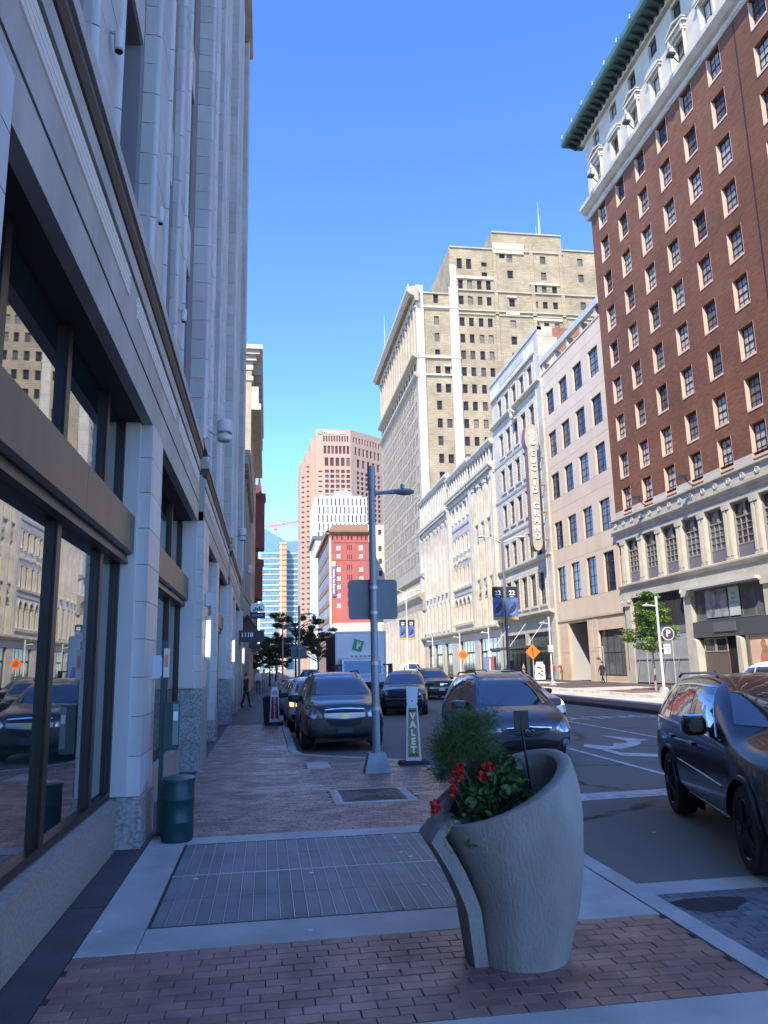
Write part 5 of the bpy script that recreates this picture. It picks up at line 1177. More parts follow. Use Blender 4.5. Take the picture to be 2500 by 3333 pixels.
def wheel_meshes(r, w, spokes, rm):
    k = (r, w, spokes, rm.name)
    if k in _wheel: return _wheel[k]
    def ringx(x, rad, n=28): return [(x, rad*math.cos(2*math.pi*j/n), rad*math.sin(2*math.pi*j/n)) for j in range(n)]
    t = MB(); t.rings([ringx(x, q) for x, q in ((-w/2 + .02, r*.66), (-w/2, r*.72), (-w/2 + .005, r*.93), (-w/2 + .03, r*.99), (0, r), (w/2 - .03, r*.99), (w/2 - .005, r*.93), (w/2, r*.72), (w/2 - .02, r*.66))])
    rim = MB(); rim.rings([ringx(x, q) for x, q in ((-w/2 + .012, r*.69), (-w/2 + .002, r*.67), (-w/2 + .02, r*.62), (-w/2 + .06, r*.60), (0.02, r*.58))], cap0=False, cap1=True)
    for s in range(spokes):
        a = 2*math.pi*s/spokes
        for off in (-.11, .11):
            p0 = (-w/2 + .01, r*.1*math.cos(a), r*.1*math.sin(a)); p1 = (-w/2 + .018, r*.64*math.cos(a + off), r*.64*math.sin(a + off))
            rim.tube([p0, p1], [.035, .022], 5)
    rim.rings([ringx(x, q, 12) for x, q in ((-w/2 - .004, .03), (-w/2 - .004, .055), (-w/2 + .02, .065))], cap0=True)
    _wheel[k] = (t.mesh('wheel', tyre_m, SM), rim.mesh('rim', rm, SM)); return _wheel[k]
class Car:
    def __init__(s, name, label, W, st, pm, loc, rz, wheels, wr=0.36, ww=0.235, spokes=5, rm=rim_m, cat='car', group=None, arch=1.14):
        s.t = thing(name, label, cat, loc, rz, group); s.st = st; s.W = W; s.L = st[-1][0]; s.hl = s.L/2
        me0 = bpy.data.meshes.new('body'); mb = MB(); rings = []
        for (d, low, zm, zb, te, tc, wl, wm, wb, wt) in st:
            y = d - s.hl
            half = [(wl, low), (wm, zm - .12), (wm, zm + .1), (wb, zb - .03), (wb - .025, zb + .03), (wt, te), (wt*.6, te + (tc - te)*.8)]
            ring = [(x, y, z) for x, z in half] + [(0, y, tc)] + [(-x, y, z) for x, z in reversed(half)]
            rings.append(ring)
        mb.rings(rings); me = mb.mesh('body', pm, True)
        o = bpy.data.objects.new('tmp', me); COL.objects.link(o); m = o.modifiers.new('s', 'SUBSURF'); m.levels = m.render_levels = 2
        dg = bpy.context.evaluated_depsgraph_get(); dg.update()
        ev = o.evaluated_get(dg); full = bpy.data.meshes.new_from_object(ev)
        bm = bmesh.new(); bm.from_mesh(full); s.bvh = BVHTree.FromBMesh(bm); bm.free()
        cut = MB()
        for wy in wheels:
            for sx in (-1, 1): 
                x0, x1 = sx*(W/2 - .30), sx*(W/2 + .3); n = 28
                cut.rings([[(x, wy - s.hl + wr*arch*math.cos(2*math.pi*j/n), wr + wr*arch*math.sin(2*math.pi*j/n)) for j in range(n)] for x in (x0, x1)])
        c = bpy.data.objects.new('cut', cut.mesh('cut', blacktrim)); COL.objects.link(c)
        bo = o.modifiers.new('b', 'BOOLEAN'); bo.operation = 'DIFFERENCE'; bo.object = c; bo.solver = 'EXACT'
        dg.update(); body = bpy.data.meshes.new_from_object(o.evaluated_get(dg)); body.name = 'body'
        bpy.data.objects.remove(o); bpy.data.objects.remove(c)
        body.polygons.foreach_set('use_smooth', [True]*len(body.polygons)); body.set_sharp_from_angle(angle=R(32))
        s.body = ob('body', body, s.t)
        tm, rmh = wheel_meshes(wr, ww, spokes, rm)
        for wy in wheels:
            for sx in (-1, 1):
                w_ = ob('wheel', tm, s.t, (sx*(W/2 - ww/2 - .012), wy - s.hl, wr)); 
                if sx > 0: w_.rotation_euler = (0, 0, R(180))
                ob('rim', rmh, w_)
            mb = MB()
            for sx in (-1, 1): mb.box(sx*(W/2 - .31), sx*(W/2 - .29), wy - s.hl - wr*1.1, wy - s.hl + wr*1.1, .1, wr*2.1)
            mb.build('wheel_well', blacktrim, s.t)
        MB().box(-W/2 + .3, W/2 - .3, -s.hl + .25, s.hl - .25, .2, .42).build('underbody', blacktrim, s.t)
    def te(s, d): return lerp_tab([(q[0], q[4]) for q in s.st], d)
    def belt(s, d): return lerp_tab([(q[0], q[3]) for q in s.st], d)
    def patch(s, name, poly, side, mat, off=0.006, thick=0.02, cuts=4, parent=None, smooth=True):
        """a panel that follows the body: poly in (x,z) for front/rear, (y,z) for left/right"""
        bm = bmesh.new()
        vs_ = [bm.verts.new((a, 0, b)) for a, b in poly]; f = bm.faces.new(vs_)
        bmesh.ops.triangulate(bm, faces=[f])
        bmesh.ops.subdivide_edges(bm, edges=bm.edges[:], cuts=cuts, use_grid_fill=True)
        D = {'front': Vector((0, 1, 0)), 'rear': Vector((0, -1, 0)), 'left': Vector((1, 0, 0)), 'right': Vector((-1, 0, 0))}[side]
        last = None
        for v in bm.verts:
            a, b = v.co.x, v.co.z
            o_ = Vector((a, 0, b)) if side in ('front', 'rear') else Vector((0, a, b)); o_ = o_ - D*6
            h = s.bvh.ray_cast(o_, D)
            if h[0] is None:
                h2 = s.bvh.find_nearest(o_ + D*(6 - (s.hl if side in ('front', 'rear') else s.W/2))); p = Vector(h2[0]); 
            else: p = Vector(h[0])
            v.co = p - D*off
        g = bmesh.ops.extrude_face_region(bm, geom=bm.faces[:])
        for v in [e for e in g['geom'] if isinstance(e, bmesh.types.BMVert)]: v.co += D*thick
        bmesh.ops.recalc_face_normals(bm, faces=bm.faces)
        me = bpy.data.meshes.new(name); bm.to_mesh(me); bm.free(); me.materials.append(mat)
        me.polygons.foreach_set('use_smooth', [True]*len(me.polygons)); me.set_sharp_from_angle(angle=R(40))
        return ob(name, me, parent or s.t)
    def sides(s, name, fn, mat, **k): return [s.patch(name, fn, sd, mat, **k) for sd in ('left', 'right')]
    def glass(s, wins, ws, rear=None, top=.075):
        for (a, b, c, d) in wins:
            n = 4; bot = [(a + (b - a)*i/n, s.belt(a + (b - a)*i/n) + .05) for i in range(n + 1)]
            tp = [(c + (d - c)*i/n, s.te(c + (d - c)*i/n) - top) for i in range(n + 1)]
            poly = [(y - s.hl, z) for y, z in bot + tp[::-1]]
            s.sides('side_window', poly, carglass, off=.004)
        zb, wb_, zt, wt_ = ws
        s.patch('windshield', [(-wb_, zb), (-wb_*.5, zb - .03), (0, zb - .04), (wb_*.5, zb - .03), (wb_, zb), (wt_, zt - .03), (wt_*.5, zt), (-wt_*.5, zt), (-wt_, zt - .03)], 'front', carglass, off=.012, thick=.03)
        if rear: zb, wb_, zt, wt_ = rear; s.patch('rear_window', [(-wb_, zb), (wb_, zb), (wt_, zt), (-wt_, zt)], 'rear', carglass, off=.01)
    def mirrors(s, d, z, mat, w=.17, h=.13, cap=None):
        for sx in (-1, 1):
            mb = MB(); x = sx*(s.W/2 + .03); y = d - s.hl
            mb.rings([[(x + sx*(q*w*math.copysign(abs(math.cos(t))**.55, math.cos(t)) + .05), y + yy, z + q*h*.62*math.copysign(abs(math.sin(t))**.55, math.sin(t))) for t in [R(45 + 30*j) for j in range(12)]] for yy, q in ((-.07, .55), (-.03, .85), (.03, 1.0), (.075, 1.0))], mi=0)
            mb.tube([(sx*(s.W/2 - .1), y, z - .05), (x + sx*.0, y, z - .02)], .03, 6)
            m_ = mb.build('mirror', mat, s.t, smooth=SM)
            if cap: MB().tube([(x + sx*(.05 - w*.8), y + .05, z + h*.62), (x + sx*(.05 + w*.75), y + .05, z + h*.62), (x + sx*(.05 + w*1.0), y + .05, z + h*.45), (x + sx*(.05 + w*1.0), y + .05, z - h*.3)], .014, 6).build('mirror_trim', cap, m_)
    def rails(s, d0, d1, x, mat):
        for sx in (-1, 1):
            pts = [(sx*x, d - s.hl, lerp_tab([(q[0], q[5]) for q in s.st], d) + dz) for d, dz in ((d0, -.02), (d0 + .12, .022), (d1 - .15, .022), (d1, -.02))]
            MB().tube(pts, .018, 6).build('roof_rail', mat, s.t, smooth=SM)
    def handles(s, ds, z, mat):
        for d in ds:
            s.sides('door_handle', [(d - s.hl - .1, z - .018), (d - s.hl + .1, z - .018), (d - s.hl + .1, z + .018), (d - s.hl - .1, z + .018)], mat, off=.03, thick=.03, cuts=1)
    def seams(s, ds, z0=.45):
        for d in ds: s.sides('door_gap', [(d - s.hl - .004, z0), (d - s.hl + .004, z0), (d - s.hl + .004, s.belt(d)), (d - s.hl - .004, s.belt(d))], blacktrim, off=.002, thick=.01, cuts=3)
    def sill(s, d0, d1, z=.36, mat=None):
        s.sides('sill_trim', [(d0 - s.hl, z - .08), (d1 - s.hl, z - .08), (d1 - s.hl, z + .05), (d0 - s.hl, z + .05)], mat or blacktrim, off=.012, thick=.03)
def P(*pts, mirror=False): return [(-a, b) for a, b in reversed(pts)] if mirror else list(pts)
def suv_stations(L, W, H, hood=1.02, cowl=1.25, ws0=1.15, roof0=2.05, low=.24, nose=.0, tail=.3, belt=1.0, tw=.70, cw=.82):
    h = W/2
    return [(0, low + .1, .52 + nose, hood - .30, hood - .17, hood - .12, h*.66, h*.76, h*.72, h*.58),
            (.10, low + .02, .54 + nose, hood - .22, hood - .08, hood - .03, h*.84, h*.93, h*.88, h*.70),
            (.55, low, .58, hood - .12, hood, hood + .04, h*.92, h, h*.96, h*.78),
            (ws0 - .05, low, .6, belt - .05, hood + .05, hood + .09, h*.94, h, h*.97, h*cw),
            (ws0 + .12, low, .6, belt - .02, hood + .14, hood + .18, h*.94, h, h*.97, h*(cw - .02)),
            (roof0, low, .6, belt, H - .07, H - .035, h*.94, h, h*.97, h*tw),
            (roof0 + .8, low, .6, belt + .01, H - .05, H, h*.94, h, h*.97, h*tw*1.01),
            (L - 1.0, low, .62, belt + .04, H - .08, H - .03, h*.94, h, h*.97, h*tw),
            (L - tail - .1, low + .02, .64, belt + .06, H - .12, H - .07, h*.93, h*.98, h*.95, h*tw*.95),
            (L - .12, low + .06, .64, belt + .02, belt + .12, belt + .14, h*.9, h*.96, h*.92, h*.78),
            (L, low + .16, .62, belt - .12, belt - .04, belt - .02, h*.8, h*.88, h*.84, h*.68)]
# ---- brown grey crossover parked at the kerb, front towards us
c = Car('parked_suv', 'brown grey crossover parked nose on behind the lamp post with chrome split grille', 1.84, suv_stations(4.77, 1.84, 1.68, hood=1.04, roof0=2.0, belt=1.0), paint('taupe metallic', (0.062, 0.055, 0.052), .25, .38), (1.84, 21.35, -.126), 0, (.93, 3.79), spokes=5); c.t.scale = (1.1,)*3
c.glass([(1.55, 2.45, 1.95, 2.45), (2.55, 3.45, 2.52, 3.4), (3.55, 4.25, 3.5, 4.05)], (1.19, .66, 1.57, .53), (1.15, .6, 1.5, .5))
for m_ in (False, True):
    c.patch('headlight', P((-.82, .79), (-.78, .98), (-.66, .95), (-.50, .80), (-.49, .73), (-.66, .71), mirror=m_), 'front', lamp_cl, off=.01)
    c.patch('fog_recess', P((-.8, .36), (-.62, .36), (-.6, .46), (-.78, .5), mirror=m_), 'front', blacktrim, off=.006)
c.patch('grille', [(-.42, .82), (-.40, .875), (0, .89), (.40, .875), (.42, .82)], 'front', blacktrim, off=.012)
c.patch('grille_bar', [(-.44, .72), (-.44, .815), (0, .815), (.44, .815), (.44, .72), (0, .69)], 'front', M('satin chrome', (.36, .36, .37), .32, .85), off=.02)
c.patch('lower_grille', [(-.40, .70), (0, .665), (.40, .70), (.34, .56), (0, .53), (-.34, .56)], 'front', blacktrim, off=.014)
c.patch('grille_surround', [(-.43, .88), (0, .90), (.43, .88), (.42, .905), (0, .925), (-.42, .905)], 'front', chrome, off=.015)
c.patch('emblem', [(-.085, .745), (-.03, .745), (-.03, .72), (.05, .72), (.05, .745), (.085, .745), (.085, .775), (.03, .775), (.03, .80), (-.05, .80), (-.05, .775), (-.085, .775)], 'front', M('gold emblem', (.55, .45, .12), .3, .6), off=.03, cuts=1)
MB().box(-.16, .16, -2.41, -2.39, .40, .52).build('number_plate', plate_m, c.t)
c.patch('bumper_intake', [(-.55, .27), (.55, .27), (.5, .36), (-.5, .36)], 'front', blacktrim, off=.008)
c.mirrors(1.75, 1.08, blacktrim); c.handles((2.35, 3.3), .92, c.body.data.materials[0]); c.seams((1.5, 2.5, 3.5)); c.sill(1.4, 3.3); c.rails(2.2, 4.2, .56, blacktrim)
c.sides('wiper', [(0, 0), (.01, 0), (.01, .01)], blacktrim) if False else None
# ---- grey people carrier with ring emblem
st = suv_stations(4.6, 1.76, 1.62, hood=.90, ws0=.85, roof0=1.75, low=.2, belt=.93, tw=.72, cw=.90)
st[0] = (0, .26, .46, .58, .68, .72, .55, .66, .64, .5); st[1] = (.12, .2, .5, .68, .79, .82, .78, .84, .82, .66); st[2] = (.5, .2, .56, .80, .90, .94, .82, .88, .86, .74)
c = Car('people_carrier', 'dark grey people carrier stopped behind the planter with ring emblem on its nose', 1.76, st, paint('grey violet metallic', (0.095, 0.092, 0.102), .3, .36), (5.3, 17.75, -.126), R(-3), (.88, 3.63), wr=.33, spokes=5); c.t.scale = (1.1,)*3
c.glass([(1.3, 2.3, 1.75, 2.3), (2.4, 3.3, 2.36, 3.25), (3.4, 4.15, 3.35, 3.95)], (1.03, .74, 1.50, .56), (1.1, .58, 1.46, .48))
for m_ in (False, True):
    c.patch('headlight', P((-.82, .58), (-.83, .80), (-.72, .79), (-.5, .63), (-.52, .57), (-.7, .54), mirror=m_), 'front', lamp_cl, off=.01)
    c.patch('fog_light', [(( -.68 if not m_ else .68) + .07*math.cos(R(30*q)), .36 + .07*math.sin(R(30*q))) for q in range(12)], 'front', lamp_cl, off=.02, cuts=2)
    c.patch('fog_recess', P((-.8, .28), (-.58, .28), (-.6, .44), (-.78, .46), mirror=m_), 'front', blacktrim, off=.008)
c.patch('grille', [(-.42, .63), (0, .65), (.42, .63), (.24, .50), (0, .475), (-.24, .50)], 'front', blacktrim, off=.01)
c.patch('grille_bar', [(-.42, .585), (0, .56), (.42, .585), (.40, .56), (0, .53), (-.40, .56)], 'front', paint('grey violet metallic', (0, 0, 0)), off=.02)
c.patch('grille_trim', [(-.42, .62), (0, .645), (.42, .62), (.42, .64), (0, .665), (-.42, .64)], 'front', chrome, off=.02, cuts=3)
em = MB(); n = 20
em.rings([[(r*math.cos(2*math.pi*j/n), y, r*.8*math.sin(2*math.pi*j/n)) for j in range(n)] for r, y in ((.1, 0), (.1, -.02), (.08, -.02), (.08, 0))], cap0=False, cap1=False)
em.tube([(-.085, -.012, .0), (-.04, -.014, .03), (0, -.016, -.015), (.04, -.014, .03), (.085, -.012, 0)], .013, 5)
h = c.bvh.ray_cast(Vector((0, -6, .575)), Vector((0, 1, 0)))[0]; em.build('emblem', chrome, c.t, loc=(0, h.y - .03, .575))
c.patch('bumper_intake', [(-.52, .25), (.52, .25), (.58, .38), (.3, .43), (-.3, .43), (-.58, .38)], 'front', blacktrim, off=.008)
c.mirrors(1.5, 1.0, MATS['grey violet metallic']); c.seams((1.25, 2.35, 3.35), .4); c.handles((2.2, 3.15), .84, MATS['grey violet metallic'])
c.rails(2.0, 4.0, .5, blacktrim)
# ---- black jeep-like SUV turning close by on the right
st = suv_stations(4.82, 1.94, 1.76, hood=1.08, ws0=1.25, roof0=2.25, low=.27, belt=1.10, tw=.80, cw=.88, tail=.2)
jp = paint('black paint', (0.007, 0.007, 0.008), .2, .25)
c = Car('black_suv', 'glossy black SUV with roof rails and chrome window trim moving close by on the right', 1.94, st, jp, (5.84, 8.31, -.126), R(-16), (.93, 3.845), wr=.385, ww=.265, spokes=5, rm=rim_dk); c.t.scale = (1.03,)*3
c.glass([(1.75, 2.75, 2.3, 2.75), (2.86, 3.72, 2.84, 3.62), (3.80, 4.42, 3.72, 4.18)], (1.27, .78, 1.66, .60), (1.2, .66, 1.6, .55), top=.085)
for sd in ('left', 'right'):
    c.patch('window_trim', [(1.6 - c.hl, 1.105), (4.5 - c.hl, 1.165), (4.5 - c.hl, 1.18), (1.6 - c.hl, 1.12)], sd, chrome, off=.012, cuts=5)
    n = 10; up = [(1.72 + (2.3 - 1.72)*k/3, 1.13 + (c.te(2.3) - .085 - 1.13)*k/3) for k in range(4)] + [(2.3 + 1.9*k/6, c.te(2.3 + 1.9*k/6) - .085) for k in range(1, 7)] + [(4.5, 1.18)]
    c.patch('window_trim', [(y - c.hl, z) for y, z in up] + [(y - c.hl + (.02 if i < 4 else 0), z + .017) for i, (y, z) in reversed(list(enumerate(up)))], sd, chrome, off=.012, cuts=2)
    for wy in (.93, 3.845):
        ar = [(wy - c.hl + .47*math.cos(R(12*q)), .385 + .47*math.sin(R(12*q))) for q in range(16)] + [(wy - c.hl + .435*math.cos(R(12*q)), .385 + .435*math.sin(R(12*q))) for q in reversed(range(16))]
        c.patch('arch_lip', ar, sd, jp, off=.022, thick=.05, cuts=1)
    c.patch('door_crease', [(1.5 - c.hl, .66), (3.3 - c.hl, .72), (3.3 - c.hl, .74), (1.5 - c.hl, .68)], sd, jp, off=.012, cuts=3)
    c.patch('sill_strip', [(1.45 - c.hl, .37), (3.3 - c.hl, .37), (3.3 - c.hl, .39), (1.45 - c.hl, .39)], sd, chrome, off=.02, cuts=3)
for m_ in (False, True): c.patch('headlight', P((-.86, .86), (-.84, .98), (-.5, .94), (-.52, .84), mirror=m_), 'front', lamp_cl, off=.01)
c.patch('grille', [(-.48, .80), (-.46, .95), (.46, .95), (.48, .80)], 'front', blacktrim, off=.01); c.patch('bumper_intake', [(-.6, .42), (.6, .42), (.55, .6), (-.55, .6)], 'front', blacktrim, off=.008)
c.mirrors(1.98, 1.22, jp, w=.13, h=.17, cap=chrome); c.handles((2.62, 3.6), .98, jp); c.seams((1.5, 2.8, 3.7)); c.rails(2.5, 4.3, .62, M('satin rail', (.3, .3, .31), .35, .9)); c.sill(1.45, 3.3, .33)
for m_ in (False, True): c.patch('tail_light', P((-.9, .95), (-.9, 1.08), (-.55, 1.06), (-.55, .97), mirror=m_), 'rear', M('red lamp', (.3, .02, .02), .2), off=.01)
# ---- white SUV behind the people carrier
wp = paint('pearl white', (.78, .78, .77), .0, .3)
c = Car('white_suv', 'pale silver SUV half hidden behind the grey people carrier with slatted grille', 1.98, suv_stations(4.95, 1.98, 1.77, hood=1.06, roof0=2.1, belt=1.04), paint('pale silver', (.52, .54, .58), .3), (7.18, 23.2, -.126), R(3), (.93, 3.9), wr=.37, spokes=5)
c.glass([(1.6, 2.6, 2.1, 2.6), (2.7, 3.6, 2.66, 3.5), (3.7, 4.4, 3.65, 4.15)], (1.22, .7, 1.66, .57), (1.2, .66, 1.6, .55))
c.patch('grille', [(-.42, .66), (-.45, .93), (.45, .93), (.42, .66)], 'front', blacktrim, off=.012)
for k in range(11): c.patch('grille_slat', [(-.41 + k*.08, .67), (-.40 + k*.08, .92), (-.385 + k*.08, .92), (-.395 + k*.08, .67)], 'front', chrome, off=.025, cuts=2)
c.patch('grille_diagonal', [(-.4, .66), (-.36, .66), (.42, .92), (.38, .92)], 'front', chrome, off=.032, cuts=2)
for m_ in (False, True):
    c.patch('headlight', P((-.9, .80), (-.88, .96), (-.5, .94), (-.52, .82), mirror=m_), 'front', white_on if m_ else lamp_cl, off=.012)
    c.patch('fog_recess', P((-.86, .34), (-.55, .34), (-.6, .58), (-.84, .6), mirror=m_), 'front', blacktrim, off=.01)
c.patch('bumper_intake', [(-.5, .3), (.5, .3), (.5, .44), (-.5, .44)], 'front', blacktrim, off=.01)
c.mirrors(1.8, 1.12, blacktrim); c.rails(2.3, 4.4, .62, blacktrim)
# ---- black SUV beyond the valet sign
def dark_suv(label, loc, rz, pm, nm='dark_suv'):
    c = Car(nm, label, 1.95, suv_stations(4.9, 1.95, 1.76, hood=1.08, roof0=2.1, belt=1.06), pm, loc, rz, (.95, 3.85), wr=.37, spokes=6)
    c.glass([(1.65, 2.65, 2.15, 2.65), (2.75, 3.6, 2.7, 3.5), (3.7, 4.4, 3.65, 4.15)], (1.24, .7, 1.64, .57), (1.2, .66, 1.6, .55))
    c.patch('grille', [(-.55, .72), (-.58, .93), (.58, .93), (.55, .72)], 'front', blacktrim, off=.012); c.patch('bumper_intake', [(-.65, .32), (.65, .32), (.7, .58), (-.7, .58)], 'front', blacktrim, off=.01)
    c.patch('grille_trim', [(-.7, .64), (.7, .64), (.7, .67), (-.7, .67)], 'front', M('satin trim', (.3, .3, .3), .3, .9), off=.016)
    c.patch('emblem', [(.1, .86), (.32, .86), (.32, .89), (.1, .89)], 'front', chrome, off=.02, cuts=1)
    for m_ in (False, True): c.patch('headlight', P((-.88, .82), (-.86, .97), (-.6, .95), (-.62, .8), mirror=m_), 'front', lamp_cl, off=.012)
    c.mirrors(1.85, 1.14, blacktrim); c.handles((2.5, 3.45), .98, pm); c.rails(2.3, 4.4, .6, blacktrim); c.seams((1.55, 2.7)); return c
dark_suv('black SUV angled towards the kerb beyond the valet sign, in front of the box truck', (5.85, 33.2, -.126), R(-12), paint('blue black paint', (.010, .010, .014), .2, .25))
c = dark_suv('dark grey SUV with white front plate behind the angled black SUV', (9.6, 45.5, -.126), R(2), paint('charcoal paint', (.03, .027, .028), .4, .3))
MB().box(-.16, .16, -2.50, -2.47, .5, .64).build('number_plate', plate_w, c.t); c.patch('emblem', [(-.08 + .0, .80), (.08, .80), (.1, .85), (.08, .9), (-.08, .9), (-.1, .85)], 'front', chrome, off=.025, cuts=1)
c.patch('lit_lamp', [(.74, .84), (.88, .85), (.86, .95), (.75, .93)], 'front', amber_on, off=.02)
# ---- parked white hatch behind the crossover, dark car behind it, far SUV
c = Car('white_suv', 'white SUV with lit amber corner lamp parked directly behind the brown grey crossover', 1.86, suv_stations(4.6, 1.86, 1.66, hood=1.0, belt=.99), wp, (1.55, 26.95, -.126), R(1), (.9, 3.6), spokes=5)
c.glass([(1.55, 2.45, 2.0, 2.45), (2.55, 3.4, 2.5, 3.3), (3.5, 4.1, 3.45, 3.9)], (1.17, .66, 1.55, .53))
c.patch('headlight', [(-.86, .78), (-.85, .9), (-.74, .88), (-.75, .79)], 'front', amber_on, off=.012); c.patch('headlight', [(.86, .72), (.84, .9), (.6, .86), (.62, .74)], 'front', lamp_cl, off=.012)
c.patch('fog_recess', [(-.85, .3), (-.6, .3), (-.6, .52), (-.83, .55)], 'front', blacktrim, off=.01); c.patch('grille', [(-.5, .6), (-.5, .82), (.5, .82), (.5, .6)], 'front', blacktrim, off=.01); c.mirrors(1.75, 1.08, blacktrim)
c = Car('blue_car', 'pale blue parked car, third in the row along the kerb', 1.8, suv_stations(4.4, 1.8, 1.52, hood=.92, belt=.92), paint('pale blue paint', (.35, .42, .5), .3), (1.4, 33.0, -.126), 0, (.85, 3.45), wr=.32)
c.glass([(1.5, 2.4, 1.95, 2.4), (2.5, 3.3, 2.45, 3.2)], (1.1, .64, 1.42, .52)); c.patch('grille', [(-.45, .5), (-.45, .7), (.45, .7), (.45, .5)], 'front', blacktrim, off=.01); c.mirrors(1.7, 1.0, blacktrim)
c = dark_suv('small looking dark SUV far off in the left lane beyond the box truck', (3.7, 66, -.126), 0, MATS['charcoal paint'])
c = Car('white_car', 'white car crossing the street end far down on the left', 1.85, suv_stations(4.7, 1.85, 1.65, hood=1.0, belt=.98), wp, (1.9, 205, -.126), R(80), (.9, 3.7))
c.glass([(1.55, 2.45, 2.0, 2.45), (2.55, 3.4, 2.5, 3.3)], (1.17, .66, 1.55, .53))
c = Car('white_suv', 'white SUV facing away at the far kerb in front of the poster', 1.9, suv_stations(4.8, 1.9, 1.83, hood=1.05, belt=1.06), wp, (18.2, 26.2, -.126), R(180), (.9, 3.8))
c.glass([(1.55, 2.5, 2.05, 2.5), (2.6, 3.5, 2.55, 3.4), (3.6, 4.3, 3.55, 4.05)], (1.2, .66, 1.68, .55), (1.2, .66, 1.65, .55)); c.mirrors(1.8, 1.15, blacktrim)
def van(x, y, lab, pm):
    c = Car('parked_van', lab, 1.95, suv_stations(5.2, 1.95, 2.15, hood=1.2, belt=1.2, ws0=1.0, roof0=1.7), pm, (x, y, -.126), 0, (.95, 4.1)); c.glass([(1.3, 2.1, 1.75, 2.1)], (1.45, .7, 2.0, .6)); c.patch('grille', [(-.5, .6), (-.5, .85), (.5, .85), (.5, .6)], 'front', blacktrim, off=.01)
van(18.6, 99, 'white van in the far lane by the stone columns', wp); van(16.9, 92, 'pale green white van beside the median far ahead', paint('greenish white', (.5, .58, .5), 0, .3))
# ---- box truck
TK = thing('box_truck', 'white box truck with a green fork emblem on its box stopped in the lane', 'truck', (4.62, 38.6, -.13), 0)
boxw = M('truck box white', (.82, .82, .82), .45, col2=(.74, .74, .74), nscale=.8); boxs = M('truck box side brown grey', (.12, .095, .08), .6, col2=(.08, .065, .055), nscale=.6)
MB().box(-1.25, 1.25, 0, 6.2, 1.05, 3.62).build('cargo_box', boxw, TK); MB().box(-1.262, -1.251, .05, 6.15, 1.1, 3.5).build('side_panel', boxs, TK)
mb = MB(); [mb.box(*b) for b in ((-1.27, 1.27, -.03, .02, 3.56, 3.66), (-1.27, -1.2, -.03, .02, 1.05, 3.56), (1.2, 1.27, -.03, .02, 1.05, 3.56))]; mb.build('box_frame', M('truck trim', (.42, .43, .45), .4, .3), TK)
em = MB().prism([(-.38, -.3), (.22, -.45), (.42, .22), (-.2, .42)], -.012, -.002).build('emblem', M('fork green', (.05, .30, .11), .5), TK, loc=(-.15, 0, 2.98))
mb = MB(); mb.prism([(-.1, -.22), (.02, -.24), (.06, -.05), (.2, -.08), (.22, .2), (.17, .2), (.15, .02), (.1, .03), (.12, .22), (.07, .22), (.05, .03), (0, .05), (.02, .24), (-.03, .24), (-.07, -.02)], -.018, -.013); mb.build('fork_mark', lt_w, em); em.scale = (.78, 1, .78)
cabm = paint('truck white', (.8, .8, .8), 0, .35)
mb = MB(); mb.prism([(-1.9, .95), (-1.95, 1.2), (-1.85, 1.38), (-.85, 1.55), (-.6, 2.25), (-.1, 2.35), (-.02, .55), (-1.7, .55)], -1.0, 1.0, 'x'); mb.build('cab', cabm, TK)
MB().prism([(-.845, 1.6), (-.625, 2.2), (-.6, 2.18), (-.82, 1.58)], -.9, .9, 'x').build('windshield', carglass, TK)
mb = MB(); mb.box(-.55, .55, -1.97, -1.9, .85, 1.22); mb.build('grille', blacktrim, TK); MB().box(-1.05, 1.05, -2.05, -1.85, .42, .7).build('bumper', blacktrim, TK)
for sx in (-1, 1):
    MB().box(sx*.62, sx*.95, -1.97, -1.9, .95, 1.2).build('headlight', lamp_cl, TK); mb = MB(); mb.box(sx*1.2, sx*1.42, -1.05, -.98, 1.5, 2.05); mb.tube([(sx*1.0, -.8, 2.0), (sx*1.3, -1.0, 2.0)], .03); mb.build('mirror', blacktrim, TK)
    MB().prism([(-.85, 1.62), (-.55, 2.15), (-.15, 2.15), (-.15, 1.62)], sx*1.001, sx*1.012, 'x').build('side_window', carglass, TK)
tm, rmh = wheel_meshes(.46, .28, 6, rim_m)
for y in (-1.15, 4.6):
    for sx in (-1, 1):
        w_ = ob('wheel', tm, TK, (sx*.98, y, .46)); w_.rotation_euler = (0, 0, R(180) if sx > 0 else 0); ob('rim', rmh, w_)
MB().box(-.5, .5, -1, 6, .55, 1.0).build('chassis', blacktrim, TK)
for k in range(5): MB().box(-.5 + k*.22, -.4 + k*.22, -.06, -.005, 2.42, 2.47).build('marker_lamp', M('red marker', (.5, .08, .04), .4), TK)
